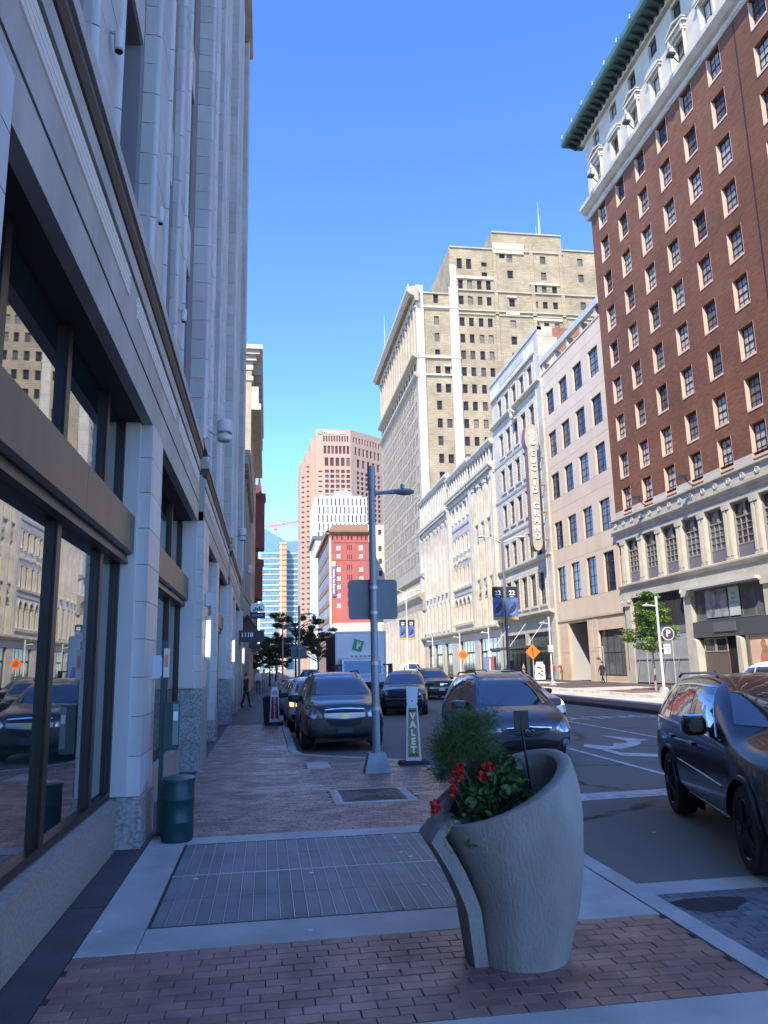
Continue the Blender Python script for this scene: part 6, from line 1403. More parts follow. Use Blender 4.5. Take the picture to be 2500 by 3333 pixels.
# ================================================================ planter
cast = M('cast concrete', (0.33, 0.312, 0.275), 0.75, col2=(0.21, 0.198, 0.172), nscale=3.2, ndetail=12, bump=0.4, bscale=55, stretch=(1, 1, 0.45), thr=(0.36, 0.78))
cast.node_tree.nodes['Principled BSDF'].inputs['Specular IOR Level'].default_value = 0.35
PN = thing('planter', 'flared grey concrete planter with tilted rim and fin like side lip, on the brick sidewalk', 'planter', (1.66, 5.27, 0))
def tab(t, T): return lerp_tab(T, t)
XL = [(0, -.30), (.35, -.315), (.55, -.38), (.75, -.46), (1, -.57)]; XR = [(0, .29), (.25, .385), (.5, .44), (.75, .46), (.9, .445), (1, .40)]
N_ = 48
def pl_ring(t, inset=0.0, drop=0.0):
    xl, xr = tab(t, XL) + inset, tab(t, XR) - inset; cx, rx = (xl + xr)/2, (xr - xl)/2; ry = (.30 + .12*t**1.4) - inset; cy = .0 + .03*t
    pts = []
    for j in range(N_):
        a = 2*math.pi*j/N_; x = cx + rx*math.cos(a); y = cy + ry*math.sin(a)
        tl = t**2.2
        z = 1.045*t - drop + tl*(.185*math.cos(a) + .075*math.sin(a))
        pts.append((x, y, z))
    return pts
mb = MB(); rs = [pl_ring(k/16) for k in range(17)]
rs[-1] = pl_ring(1.0); rs.append(pl_ring(1.0, .018, -.012)); rs.append(pl_ring(1.0, .075, -.005)); rs.append(pl_ring(1.0, .095, .02))
for d in (.06, .14, .26): rs.append(pl_ring(1 - d, .10, .02))
rs.append([(x, y, .55) for x, y, z in pl_ring(.6, .12)])
rs[0] = [(x, y, 0) for x, y, z in rs[0]]
mb.rings(rs, cap0=True, cap1=True); mb.build('shell', cast, PN, smooth=R(50))
# side fin: a curved slab running from the lip down to the ground
mb = MB(); outer = []; 
for k in range(15):
    t = k/14; z = .79*t
    gap = .035 + .02*math.sin(math.pi*t) + .09*t**3
    x0 = tab(z/1.0, XL) - gap
    w = .10 + .05*t; th = .045
    row = []
    for (dx, dy) in ((-th*.5, -w*1.25), (th*.55 + .04, -w*1.25), (th*.5, -w*.4), (th*.5, w*.6), (th*.6, w*1.5), (-th*.5, w*1.5), (-th*.9, w*.5), (-th*.9, -w*.4)):
        row.append((x0 + dx, dy - .02, z - (0.03*t if dx < 0 else 0)))
    outer.append(row)
outer.append([(x + .07, y*.8, .845) for x, y, z in outer[-1]]); outer.append([(x + .17, y*.7, .87) for x, y, z in outer[-2]])
mb.rings(outer); mb.build('side_fin', cast, PN, smooth=R(50))
tub = MB(); tub.rings([[(x - .02, y, z) for x, y, z in pl_ring(.72, .14, 0)]] + [[(x - .02, y, z) for x, y, z in pl_ring(1, .15, d)] for d in (.05, .03)] + [[(x - .02, y, z) for x, y, z in pl_ring(1, .19, .04)], [(x - .02, y, z) for x, y, z in pl_ring(1, .2, .1)]], cap1=True)
POT = tag(tub.build('flower_tub', M('black plastic', (.012, .012, .014), .4), smooth=SM, loc=(1.60, 5.27, 0)), 'black plastic flower tub sitting inside the concrete planter', 'tub')
MB().lathe([(.26, .80), (.25, .83), (.02, .84)], n=16).build('soil', M('potting soil', (.03, .022, .016), .95, bump=.6, bscale=60), POT); POT.scale = (.8, .95, 1); POT.location = (1.56, 5.27, -.01)
# stake sign
sk = thing('stake_sign', 'small blank black square plate on a thin black stake in the planter', 'sign', (1.80, 5.40, .95))
MB().tube([(.03, 0, -.05), (-.03, 0, .53)], .008, 6).build('stake', blacktrim, sk); MB().box(-.075, .03, -.006, .006, .45, .58).build('plate', blacktrim, sk)
# ---- plants
rg = random.Random(11)
fern_m = M('feathery green', (.085, .145, .032), .6, var=.35); leaf_m = M('geranium leaf', (.042, .098, .024), .5, var=.4, col2=(.07, .13, .035), nscale=18); petal = M('red petal', (.62, .028, .018), .5, var=.25); stem_m = M('green stem', (.10, .15, .05), .6)
FG = thing('feathery_grass', 'tall feathery green grass bush growing in the concrete planter', 'plant', (1.45, 5.42, .92))
mb = MB()
def hair(p, q, sag, w):
    mid = (p + q)*.5 + Vector((0, 0, sag)); pts = [p.lerp(mid, u).lerp(mid.lerp(q, u), u) for u in (0, .4, .75, 1)]
    t_ = (q - p); d = t_.cross(Vector((rg.gauss(0, 1), rg.gauss(0, 1), rg.gauss(0, 1)))).normalized()*w
    for i, (u, v) in enumerate(zip(pts, pts[1:])): mb.face([u - d, u + d, v + d*.5, v - d*.5])
for k in range(170):
    a = rg.uniform(0, 2*math.pi); r = math.sqrt(rg.random())
    tip = Vector((r*math.cos(a)*.22 - .07, r*math.sin(a)*.17, .36 + .19*(1 - r*r) + rg.uniform(-.24, .07)))
    if k < 5: tip = Vector((.10 + rg.uniform(-.04, .06), rg.uniform(-.04, .04), .54 + k*.02))
    b = Vector((rg.uniform(-.06, .06), rg.uniform(-.05, .05), 0))
    hair(b, tip, .05, .0022)
    for j in range(48):
        dv = Vector((rg.gauss(0, 1), rg.gauss(0, 1), rg.gauss(.25, .8))).normalized()
        hair(tip - Vector((0, 0, rg.random()*.05)), tip + dv*rg.uniform(.07, .17) - Vector((0, 0, .02)), .025, .0011)
stuff(mb.build('fronds', fern_m, FG, fix=False)); 
mb = MB(); [mb.tube([(x, y, 0), (x*1.5, y*1.5, .3)], .006, 5) for x, y in ((0, 0), (.04, .02), (-.04, .02), (.02, -.04))]; mb.build('stems', stem_m, FG)['kind'] = 'stuff'
GE = thing('geranium', 'geranium with round leaves and red flower heads spilling over the planter edge', 'plant', (1.47, 5.20, .84))
def leaf_mesh(r):
    n = 11; pts = [(r*(1 + .10*math.cos(a*7))*math.cos(a), r*(1 + .10*math.cos(a*7))*math.sin(a), .18*r*math.cos(2*a)) for a in [R(18) + R(324)*j/(n - 1) for j in range(n)]]
    m_ = MB(); c0 = (0, 0, -.12*r)
    for p, q in zip(pts, pts[1:]): m_.face([c0, p, q])
    return m_.mesh('leaf', leaf_m, True, fix=False)
lv = [leaf_mesh(r) for r in (.024, .032, .040, .046)]
for k in range(290):
    a = rg.uniform(0, 2*math.pi); r = rg.random()**.5; zz = rg.uniform(-.02, .34)
    sc_ = 1 - .4*max(0, zz - .1)/.24
    p = Vector((r*math.cos(a)*.27*sc_, r*math.sin(a)*.2*sc_ - .02, zz + .05*math.cos(a)*r + .06*r*math.cos(a)))
    o = ob('leaf', lv[rg.randrange(4)], GE, p); o.rotation_euler = (rg.uniform(-.9, .9) - .5, rg.uniform(-.7, .7), rg.uniform(0, 6.3))
mb = MB()
for k in range(60):
    a = rg.uniform(0, 6.28); r = rg.random(); mb.tube([(0, 0, -.1), (r*.15*math.cos(a), r*.12*math.sin(a), .12), (r*.26*math.cos(a), r*.2*math.sin(a), rg.uniform(.05, .32))], .003, 4)
mb.build('stems', stem_m, GE)['kind'] = 'stuff'
for (x, y, z, r, n) in ((1.245, 5.16, 1.155, .05, 34), (1.215, 5.15, 1.095, .042, 24), (1.275, 5.17, 1.205, .03, 13), (1.20, 5.15, 1.035, .026, 9), (1.43, 5.12, 1.185, .04, 20), (1.475, 5.13, 1.21, .03, 12), (1.40, 5.1, 1.145, .035, 14), (1.10, 5.2, .975, .032, 16), (1.09, 5.19, .93, .025, 10), (1.12, 5.18, .945, .02, 7), (1.66, 5.2, 1.09, .02, 6)):
    mb = MB()
    for k in range(n):
        d = Vector((rg.gauss(0, 1), rg.gauss(0, 1), rg.gauss(0, 1))).normalized()*r*rg.uniform(.5, 1); u = Vector((rg.gauss(0, 1), rg.gauss(0, 1), rg.gauss(0, 1))).normalized(); v = u.cross(Vector((.3, .5, .8))).normalized(); q = rg.uniform(.012, .019)
        mb.face([d + u*q, d + v*q*.8 + u*q*.3, d - u*q*.7, d - v*q*.8 + u*q*.3]); mb.face([d + v*q, d + u.cross(v)*q, d - v*q, d - u.cross(v)*q*.6])
    h_ = mb.build('flower_head', petal, GE, fix=False, loc=(x - 1.47, y - 5.20, z - .84))
    p0 = Vector((0, 0, 0)); MB().tube([p0, p0 + Vector((.06, .01, -.10)), Vector((1.47 - x, 5.25 - y, .95 - z))*.8], .003, 5).build('flower_stalk', stem_m, h_)
mb = MB(); trail = [(-.30, -.22, .06), (-.36, -.27, .02), (-.38, -.29, -.06), (-.35, -.3, -.1)]; mb.tube(trail, .004, 5); [mb.blob((x, y - .01, z), .012, .01, .012, 6, 3) for x, y, z in trail]; mb.build('trailing_shoot', M('yellow green', (.22, .22, .06), .6), GE)

# ================================================================ bin, green post, wall fixtures
green_m = M('dark green paint', (.006, .055, .055), .4, col2=(.005, .04, .042), nscale=4, bump=.05, bscale=10)
TB = thing('litter_bin', 'dark green round steel litter bin against the post by the first narrow pillar', 'bin', (-.975, 9.36, 0))
MB().lathe([(.165, .0), (.172, .015), (.172, .03), (.178, .035), (.178, .20), (.181, .205), (.181, .215), (.178, .22), (.178, .44), (.181, .445), (.181, .455), (.178, .46), (.178, .63), (.185, .635), (.185, .66)], n=32).build('drum', green_m, TB, smooth=SM)
MB().lathe([(.188, .661), (.188, .672), (.15, .685), (.05, .69)], n=32).build('lid', M('bin lid', (.05, .11, .12), .35), TB, smooth=SM)
GP = thing('ticket_post', 'thin dark green post carrying a green box, rising behind the litter bin', 'post', (-1.22, 9.72, 0))
MB().box(-.025, .025, -.025, .025, 0, 2.22).build('post', green_m, GP); MB().box(-.06, .06, -.06, .06, 0, .02).build('foot', iron, GP)
bx = MB().box(.027, .19, -.07, .07, .94, 1.49).build('box', green_m, GP); MB().box(.135, .185, -.078, -.0705, 1.28, 1.38).build('label', white_bit, bx)
MB().box(.13, .195, -.0705, -.0701, 1.0, 1.47).build('box_door', M('pale green door', (.18, .24, .22), .5), bx)
mb = MB(); mb.box(.0, .065, -.045, -.026, 1.78, 2.12); sb = mb.build('notice_strip', M('cream notice', (.62, .56, .50), .5), GP)
MB().box(.012, .05, -.047, -.0452, 1.9, 2.05).build('notice_print', M('pink print', (.62, .22, .16), .5), sb)
lampglass = M('white lamp shade', (.55, .55, .53), .5)
def drum_lamp(x, y, z, s, lab):
    t = thing('wall_drum_light', lab, 'light', (x, y, z), 0, 'white drum lights on the grey piers')
    MB().lathe([(.15*s, .0), (.16*s, .03*s), (.16*s, .24*s), (.13*s, .27*s)], n=20).build('upper_drum', lampglass, t, smooth=SM)
    MB().lathe([(.12*s, -.2*s), (.155*s, -.17*s), (.155*s, -.07*s), (.12*s, -.05*s), (.06*s, -.03*s), (.06*s, 0)], n=20).build('lower_drum', lampglass, t, smooth=SM)
    mb = MB(); mb.tube([(-.36*s, 0, .05), (-.2*s, 0, -.04), (-.02, 0, -.04)], .03*s, 6); mb.box(-.4*s, -.34*s, -.05, .05, -.12, .14); mb.build('bracket', galv, t)
drum_lamp(-.92, 16.0, 6.78, 1, 'large white drum light on the second wide pier, nearest of the three'); drum_lamp(-.92, 28.2, 6.62, .95, 'white drum light on the third wide pier, middle of the three'); drum_lamp(-.92, 40.3, 6.85, .95, 'small looking white drum light farthest along the grey wall')
def knob(y, lab, z=7.7):
    t = thing('wall_spotlight', lab, 'light', (-1.62, y, z), 0, 'white spotlights above the fascia')
    MB().lathe([(.025, -.10), (.045, -.08), (.052, .06), (.04, .12), (.015, .14)], .2, 0, 12).build('lamp_body', lampglass, t, smooth=SM); MB().tube([(0, 0, .1), (.12, 0, .11), (.2, 0, .08)], .02, 6).build('arm', lampglass, t); MB().lathe([(.03, -.115), (.04, -.105), (.03, -.10)], .2, 0, 10).build('lens', soffit_m, t)
knob(6.55, 'white spotlight highest in view above the fascia, nearest the camera'); knob(9.45, 'white spotlight above the first narrow pillar'); knob(12.4, 'white spotlight above the fascia between first and second pillar')
sconce_on = M('lit sconce tube', (.9, .85, .7), .4, emit=(1, .78, .48), estr=.5)
def sconce(y, lab, x=-1.235):
    t = thing('wall_sconce', lab, 'light', (x, y, 2.05), 0, 'lit tube sconces on the grey piers')
    MB().cyl((.06, 0, .05), (.06, 0, .78), .05, n=12).build('tube', sconce_on, t, smooth=SM); mb = MB(); mb.lathe([(.06, -.02), (.065, .05)], .06, 0, 12); mb.lathe([(.065, .78), (.06, .86)], .06, 0, 12); mb.box(0, .03, -.03, .03, 0, .84); mb.build('cap', lampglass, t)
sconce(16.05, 'warm lit vertical tube sconce on the second wide pier'); sconce(28.2, 'warm lit vertical tube sconce on the third wide pier'); sconce(40.2, 'warm lit vertical tube sconce by the building entrance at 1118')
wb_m = M('wall box grey', (.50, .53, .56), .5)
for (x, y, z, lab) in ((-1.36, 9.78, 1.9, 'rounded pale grey box on the edge of the first narrow pillar'), (-1.235, 16.1, 3.25, 'rounded pale grey box above the sconce on the second wide pier')):
    mb = MB(); mb.prism([(0, -.13), (.09, -.13), (.12, -.1), (.12, .1), (.09, .14), (0, .14)], -.09, .09); tag(mb.build('wall_box', wb_m, loc=(x, y, z)), lab, 'box', 'grey boxes on the pillars')
# entrance sign, tooth sign, brace
sg = thing('number_sign', 'dark hanging sign box reading 1118 over the sidewalk', 'sign', (-.75, 35.0, 3.26)); sgd = M('charcoal sign', (.025, .024, .026), .5)
MB().box(-.63, .63, 0, .3, -.24, .24).build('box', sgd, sg); lettering('1118', .27, lt_w, sg, (-.12, -.012, .03), .01, .008); MB().box(-.64, .64, -.02, .32, -.28, -.241).build('trim', iron, sg)
tt = thing('tooth_sign', 'white tooth shaped sign with a small skyline above a black name board', 'sign', (-.5, 42.0, 4.85))
mb = MB(); mb.prism([(-.34, -.05), (-.38, .2), (-.3, .38), (-.12, .42), (0, .37), (.12, .42), (.3, .38), (.38, .2), (.34, -.05)], 0, .08); mb.build('tooth', lt_w, tt)
for i, h in enumerate((.10, .2, .14, .22, .12)): MB().box(-.24 + i*.1, -.17 + i*.1, -.01, -.001, 0, h).build('skyline_bar', M('navy print', (.04, .06, .12), .5), tt)
MB().box(-.4, .4, -.02, .1, -.42, -.08).build('name_board', sgd, tt); lettering('DENTISTS', .13, MATS['wall box grey'], tt, (0, -.03, -.25), .004)
mb = MB(); mb.tube([(-.8, .05, .9), (-.1, .05, -.1)], .025, 6); mb.tube([(-.8, .05, -.3), (.0, .05, -.3)], .02, 6); mb.build('bracket', iron, tt)
ent = thing('entrance_surround', 'tan stone door surround under the 1118 sign', 'doorway', (-1.24, 34.4, 0)); mb = MB(); mb.box(-.35, .02, 0, .5, 0, 3.0); mb.box(-.35, .02, 3.3, 3.9, 0, 3.0); mb.box(-.35, .02, 0, 3.9, 3.0, 3.5); mb.build('stone', beige_st, ent); MB().box(-.3, -.25, .5, 3.3, 0, 3).build('door', soffit_m, ent)
for k in range(3):
    t = thing('shop_awning', ['dark brown sloping awning brace beyond the entrance', 'short dark awning over a shop farther along the left', 'small awning farthest along the left walk'][k], 'awning', (-1.5, 43.5 + k*13, 3.4 + (0.6 if k == 0 else 0))); mb = MB(); mb.prism([(0, 1.3 if k == 0 else .5), (1.0, 0), (1.0, -.12), (0, -.1)], 0, 4 - k*.7); mb.build('canvas', iron if k == 0 else dk_metal, t)

# ================================================================ lamp posts and signs
post_l = M('painted lamp post', (.30, .32, .34), .4, .2); post_w = M('pale lamp post', (.62, .62, .60), .45); post_d = M('dark lamp post', (.16, .17, .19), .45)
def street_lamp(x, y, z0, h, arm, label, m, sign=None, base=True, group='sidewalk street lamps', head=True, box=None):
    t = thing('street_lamp', label, 'street lamp', (x, y, z0), 0, group)
    if base: MB().frustum(0, 0, 0, .33, .23, .2, .15, .13).build('base', M('lamp base', (.40, .42, .43), .6, col2=(.28, .29, .30), nscale=3, bump=.2, bscale=40), t)
    MB().cyl((0, 0, .3 if base else 0), (0, 0, h), .075, .06, n=14).build('pole', m, t, smooth=SM)
    MB().cyl((0, 0, h - .45), (0, 0, h + .01), .075, n=14).build('sleeve', m, t, smooth=SM)
    s = 1 if arm > 0 else -1
    mb = MB(); mb.tube([(0, 0, h - .52), (s*.25, 0, h - .5), (s*.45, 0, h - .48)], [.04, .035, .05], 8); mb.build('arm', m, t, smooth=SM)
    mb = MB(); mb.rings([[(s*(.4 + q), yy*w, h - .48 + zz*hh) for yy, zz in [(math.cos(R(30*j)), math.sin(R(30*j))) for j in range(12)]] for q, w, hh in ((0, .03, .03), (.1, .1, .05), (.22, .15, .065), (.34, .14, .055), (.42, .08, .03))]); mb.cyl((s*.6, 0, h - .43), (s*.6, 0, h - .33), .035); mb.build('lamp_head', m, t, smooth=SM)
    if sign:
        x0, x1, za, zb = sign
        r = .06; pts = []
        for cx, cz, a0 in ((x1 - r, zb - r, 0), (x0 + r, zb - r, 90), (x0 + r, za + r, 180), (x1 - r, za + r, 270)): pts += [(cx + r*math.cos(R(a0 + q*30)), cz + r*math.sin(R(a0 + q*30))) for q in range(4)]
        MB().prism(pts, .08, .09).build('sign_back', M('bare sign back', (.17, .18, .185), .5, .4, col2=(.14, .15, .155), nscale=2), t)
        mb = MB(); [mb.lathe([(.082, z - .03), (.082, z + .03)], n=14) for z in (za + .12, zb - .16, 1.9, 1.1)]; mb.tube([(0, 0, za + .12), (0, .085, za + .12)], .02); mb.build('clamps', galv, t)['kind'] = 'stuff'
    if box: MB().box(-.16, .16, -.16, .16, box, box + .55).build('control_box', m, t)
    return t
street_lamp(1.955, 14.2, 0, 5.6, 1, 'grey street lamp with the blank back of a big sign, nearest on the left sidewalk', post_l, (-.46, .46, 2.70, 3.44))
street_lamp(2.0, 49, 0, 5.6, 1, 'grey street lamp with a square sign back, second along the left kerb', post_l, (-.5, .46, 2.35, 3.15))
street_lamp(1.35, 67.5, 0, 5.6, 1, 'grey street lamp without sign, third along the left kerb', post_l)
street_lamp(1.2, 90, 0, 5.6, 1, 'grey street lamp barely seen far along the left kerb', post_l)
street_lamp(21.4, 40.2, 0, 5.25, -1, 'white street lamp with a purple parking disc beside the young tree', post_w, group='far sidewalk lamps')
street_lamp(22.15, 59, 0, 5.3, -1, 'white street lamp with a control box before the beige block', post_w, group='far sidewalk lamps', box=2.55)
street_lamp(22.1, 76, 0, 5.3, -1, 'white street lamp before the glass canopy of the blade sign building', post_w, group='far sidewalk lamps', box=2.4)
street_lamp(22.1, 88, 0, 5.3, -1, 'white street lamp before the carved piers', post_w, group='far sidewalk lamps')
street_lamp(22.1, 103, 0, 5.3, -1, 'white street lamp before the round arches', post_w, group='far sidewalk lamps')
pk = thing('parking_sign', 'round purple sign with a white P above a small white notice', 'sign', (21.85, 40.1, 0)); purp = M('purple disc', (.085, .05, .10), .5)
def disc(mb, r, y0, y1, cx=0, cz=0, n=24): return mb.prism([(cx + r*math.cos(2*math.pi*j/n), cz + r*math.sin(2*math.pi*j/n)) for j in range(n)], y0, y1)
disc(MB(), .36, 0, .04, .02, 3.2).build('rim', lt_w, pk); disc(MB(), .32, -.008, -.001, .02, 3.2).build('disc', purp, pk); lettering('P', .5, lt_w, pk, (.02, -.02, 3.2), .006, .012); MB().box(-.3, .08, -.01, .03, 2.1, 2.65).build('notice', M('pinkish notice', (.66, .58, .58), .5), pk); MB().tube([(-.42, .06, 3.1), (-.1, .06, 3.15)], .03, 6).build('bracket', post_w, pk); MB().tube([(-.42, .03, 2.4), (-.25, .03, 2.4)], .02, 6).build('bracket', post_w, pk)
for i, s in enumerate(('VALET', '2 HR')): lettering(s, .11, purp, pk, (-.11, -.018, 2.5 - i*.18), .003)
blue_b = M('banner blue', (.06, .10, .30), .6, col2=(.10, .17, .42), nscale=2.5); navy = M('banner navy', (.016, .017, .03), .6); ylw = M('banner yellow', (.50, .36, .05), .6); blk2 = M('banner silhouette', (.03, .04, .09), .6)
def double_lamp(y, label, x=14.85):
    t = thing('double_street_lamp', label, 'street lamp', (x, y, .02), 0, 'double armed lamps on the median')
    MB().cyl((0, 0, 0), (0, 0, 9.5), .11, .07, n=12).build('pole', post_d if y < 60 else post_w, t, smooth=SM)  # nearer pole takes a darker colour in place of the shade on it
    for s in (-1, 1):
        MB().tube([(0, 0, 9.35), (s*.4, 0, 9.5), (s*.9, 0, 9.72), (s*1.15, 0, 9.74)], .04, 8).build('arm', post_w, t, smooth=SM)
        mb = MB(); mb.rings([[(s*(1.05 + q), yy*w, 9.72 + zz*hh) for yy, zz in [(math.cos(R(36*j)), math.sin(R(36*j))) for j in range(10)]] for q, w, hh in ((0, .03, .03), (.15, .13, .06), (.35, .17, .07), (.52, .1, .04))]); mb.build('lamp_head', post_w, t, smooth=SM)
        b = MB().box(s*.10, s*.82, -.012, .012, 4.45, 6.5).build('banner', blue_b, t)
        xa, xb = sorted((s*.10, s*.82))
        MB().box(xa - .002, xb + .002, -.018, -.0125, 5.83, 6.5).build('banner_head', navy, b); MB().box(xa - .002, xb + .002, -.018, -.0125, 4.45, 4.62).build('banner_foot', ylw, b)
        mb = MB(); rr = random.Random(int(y)); 
        mb.prism([(xa + .12, 4.9), (xa + .3, 4.85), (xa + .5, 5.0), (xa + .62, 5.3), (xa + .5, 5.6), (xa + .38, 5.35), (xa + .22, 5.2)], -.018, -.0125); mb.build('banner_print', blk2, b)
        mb = MB(); mb.prism([(xa + .1, 4.7), (xa + .4, 4.75), (xa + .6, 5.0), (xa + .3, 4.95)], -.017, -.0125); mb.build('banner_print', M('banner pale', (.2, .28, .5), .6), b)
        lettering('22', .4, lt_w, b, ((xa + xb)/2, -.022, 6.12), .003, .01); lettering('FEST', .14, lt_w, b, ((xa + xb)/2, -.022, 5.89), .003)
        MB().tube([(0, 0, 6.52), (s*.85, 0, 6.52)], .015, 6).build('banner_rod', post_d, t); MB().tube([(0, 0, 4.43), (s*.85, 0, 4.43)], .015, 6).build('banner_rod', post_d, t)
double_lamp(47, 'tall double armed lamp with two blue banners on the median, the nearer one'); double_lamp(82, 'tall double armed lamp with two blue banners on the median, the farther one')
org_s = M('orange work sign', (.85, .20, .025), .5)
def work_sign(x, y, label, z, kind):
    t = thing('road_work_sign', label, 'sign', (x, y, 0), 0, 'orange diamond signs'); r = .62
    MB().prism([(-r, 0), (0, -r), (r, 0), (0, r)], 0, .02).build('panel', org_s, t, loc=(0, 0, z))
    MB().tube([(0, .04, 0), (0, .04, z)], .03, 6).build('post', post_w, t)
    if kind: lettering('SIDE', .17, blacktrim, t, (0, -.006, z + .16), .003, .004); lettering('WALK', .17, blacktrim, t, (0, -.006, z), .003, .004); lettering('CLOSED', .15, blacktrim, t, (0, -.006, z - .16), .003, .004)
    else: MB().prism([(-.06, -.3), (.02, -.3), (.05, -.05), (.02, .3), (-.08, .3), (-.02, .02)], -.008, -.001).build('symbol', blacktrim, t, loc=(0, 0, z))
work_sign(19.9, 78, 'orange diamond road sign with three lines of black words, farther one', 2.66, True); work_sign(21.55, 61.5, 'orange diamond road sign with a black wavy symbol, nearer one', 2.62, False)
# valet A-sign
wplas = M('white sign plastic', (.66, .68, .70), .45); gold = M('gold sign panel', (.36, .25, .05), .45, col2=(.30, .21, .04), nscale=3); dk_base = M('black rubber base', (.015, .015, .017), .7)
vs2 = thing('valet_sign', 'white upright sign with gold panel reading VALET and a white plate on top', 'sign', (2.78, 15.05, 0), R(-3))
MB().frustum(.0, 0, 0, .07, .29, .2, .25, .16).build('base', dk_base, vs2)
mb = MB(); mb.rings([[(-w, -t_, z), (w, -t_, z), (w, t_, z), (-w, t_, z)] for z, w, t_ in ((.065, .15, .06), (1.08, .105, .035), (1.16, .07, .03))]); mb.build('body', wplas, vs2)
def slope(z): return -.06 + (z - .065)/(1.08 - .065)*.025
for nm, m_, xw0, xw1, z0, z1, oy in (('panel', gold, .108, .078, .13, 1.04, -.004), ('panel_line', M('dark olive line', (.10, .07, .01), .5), .098, .072, .16, .20, -.007), ('panel_line', MATS['dark olive line'], .075, .07, .97, 1.01, -.007)):
    mb = MB(); mb.rings([[(-xw0, slope(z0) + oy, z0), (xw0, slope(z0) + oy, z0), (xw0, slope(z0) + .01, z0), (-xw0, slope(z0) + .01, z0)], [(-xw1, slope(z1) + oy, z1), (xw1, slope(z1) + oy, z1), (xw1, slope(z1) + .01, z1), (-xw1, slope(z1) + .01, z1)]]); mb.build(nm, m_, vs2)
for i, ch in enumerate('VALET'): lettering(ch, .165, lt_w, vs2, (0, slope(.88 - i*.155) - .010, .885 - i*.155), .003, .009)
mb = MB(); mb.prism([(-.105, 1.13), (.105, 1.13), (.12, 1.43), (-.10, 1.45)], -.02, -.012); tp = mb.build('top_plate', wplas, vs2); MB().cyl((0, -.03, 1.17), (0, -.02, 1.17), .014, n=10).build('clip', blacktrim, tp)
# no parking sign and bag bin
npk = thing('no_parking_sign', 'white upright sign with red panel reading NO PARKING at the kerb', 'sign', (.27, 26.4, 0)); redp2 = M('red sign panel', (.42, .02, .025), .5)
MB().frustum(0, 0, 0, .1, .3, .22, .26, .18).build('base', dk_base, npk); MB().frustum(0, 0, .1, 1.12, .17, .06, .125, .035).frustum(0, 0, 1.12, 1.22, .125, .035, .09, .03).build('body', wplas, npk)
mb = MB(); mb.rings([[(-.13, -.066, .2), (.13, -.066, .2), (.13, -.05, .2), (-.13, -.05, .2)], [(-.10, -.05, .9), (.10, -.05, .9), (.10, -.03, .9), (-.10, -.03, .9)]]); mb.build('panel', redp2, npk)
for i, ch in enumerate('NOPARKING'): lettering(ch, .082, lt_w, npk, (0, -.068 + (.86 - i*.078 - .2)*.022 - .004, .85 - i*.078), .003, .004)
mb = MB(); n = 20; mb.rings([[(r*math.cos(2*math.pi*j/n), y, r*math.sin(2*math.pi*j/n)) for j in range(n)] for r, y in ((.07, 0), (.07, -.01), (.052, -.01), (.052, 0))], cap0=False, cap1=False); mb.box(-.055, .055, -.008, -.002, -.008, .008); mb.build('symbol', redp2, npk, loc=(0, -.04, 1.04))
bb_ = thing('black_bin', 'black square bin standing behind the no parking sign', 'bin', (.12, 27.7, 0)); MB().frustum(0, 0, 0, .8, .2, .2, .25, .22).build('body', dk_base, bb_); MB().frustum(0, 0, .8, .9, .27, .24, .2, .18).build('lid', dk_base, bb_)
for i, (x, y) in enumerate(((1.3, 56.5), (1.75, 58.5))):
    t = thing('traffic_barrel', ['orange traffic barrel nearer the parked cars', 'orange traffic barrel just behind the first one'][i], 'barrel', (x, y, 0), 0, 'orange barrels'); MB().lathe([(.3, 0), (.3, .08), (.26, .1), (.24, .5), (.21, .95), (.15, 1.0)], n=14).build('body', org_s, t, smooth=SM)
    for z in (.4, .7): MB().lathe([(.252 - z*.03, z), (.252 - z*.03 - .004, z + .12)], n=14).build('band', lt_w, t, smooth=SM)
af = thing('sandwich_board', 'white sandwich board with black swirl print on the far sidewalk', 'sign', (26.2, 73.0, 0)); mb = MB(); mb.prism([(-.5, 0), (.5, 0), (.5, 1.5), (.35, 1.55), (.35, 1.8), (-.35, 1.8), (-.35, 1.55), (-.5, 1.5)], 0, .06); mb.build('board', lt_w, af); MB().box(-.55, .55, -.02, .4, 0, .12).build('foot', dk_base, af)
mb = MB(); mb.tube([(-.3, -.01, 1.3), (.1, -.01, 1.2), (.3, -.01, .95), (-.2, -.01, .75), (.25, -.01, .5)], .06, 5); mb.build('print', blacktrim, af)
hyd = thing('standpipe', 'tan wall standpipe on the beige corner pier', 'pipe', (28.5, 73.4, 0)); mb = MB(); mb.tube([(0, 0, 0), (0, 0, 1.3)], .08, 8); mb.blob((-.05, 0, 1.35), .15, .2, .15); mb.tube([(-.1, -.2, 1.3), (-.1, .2, 1.3)], .07, 8); mb.build('body', M('brass red', (.36, .14, .08), .5, .3), hyd, smooth=SM)

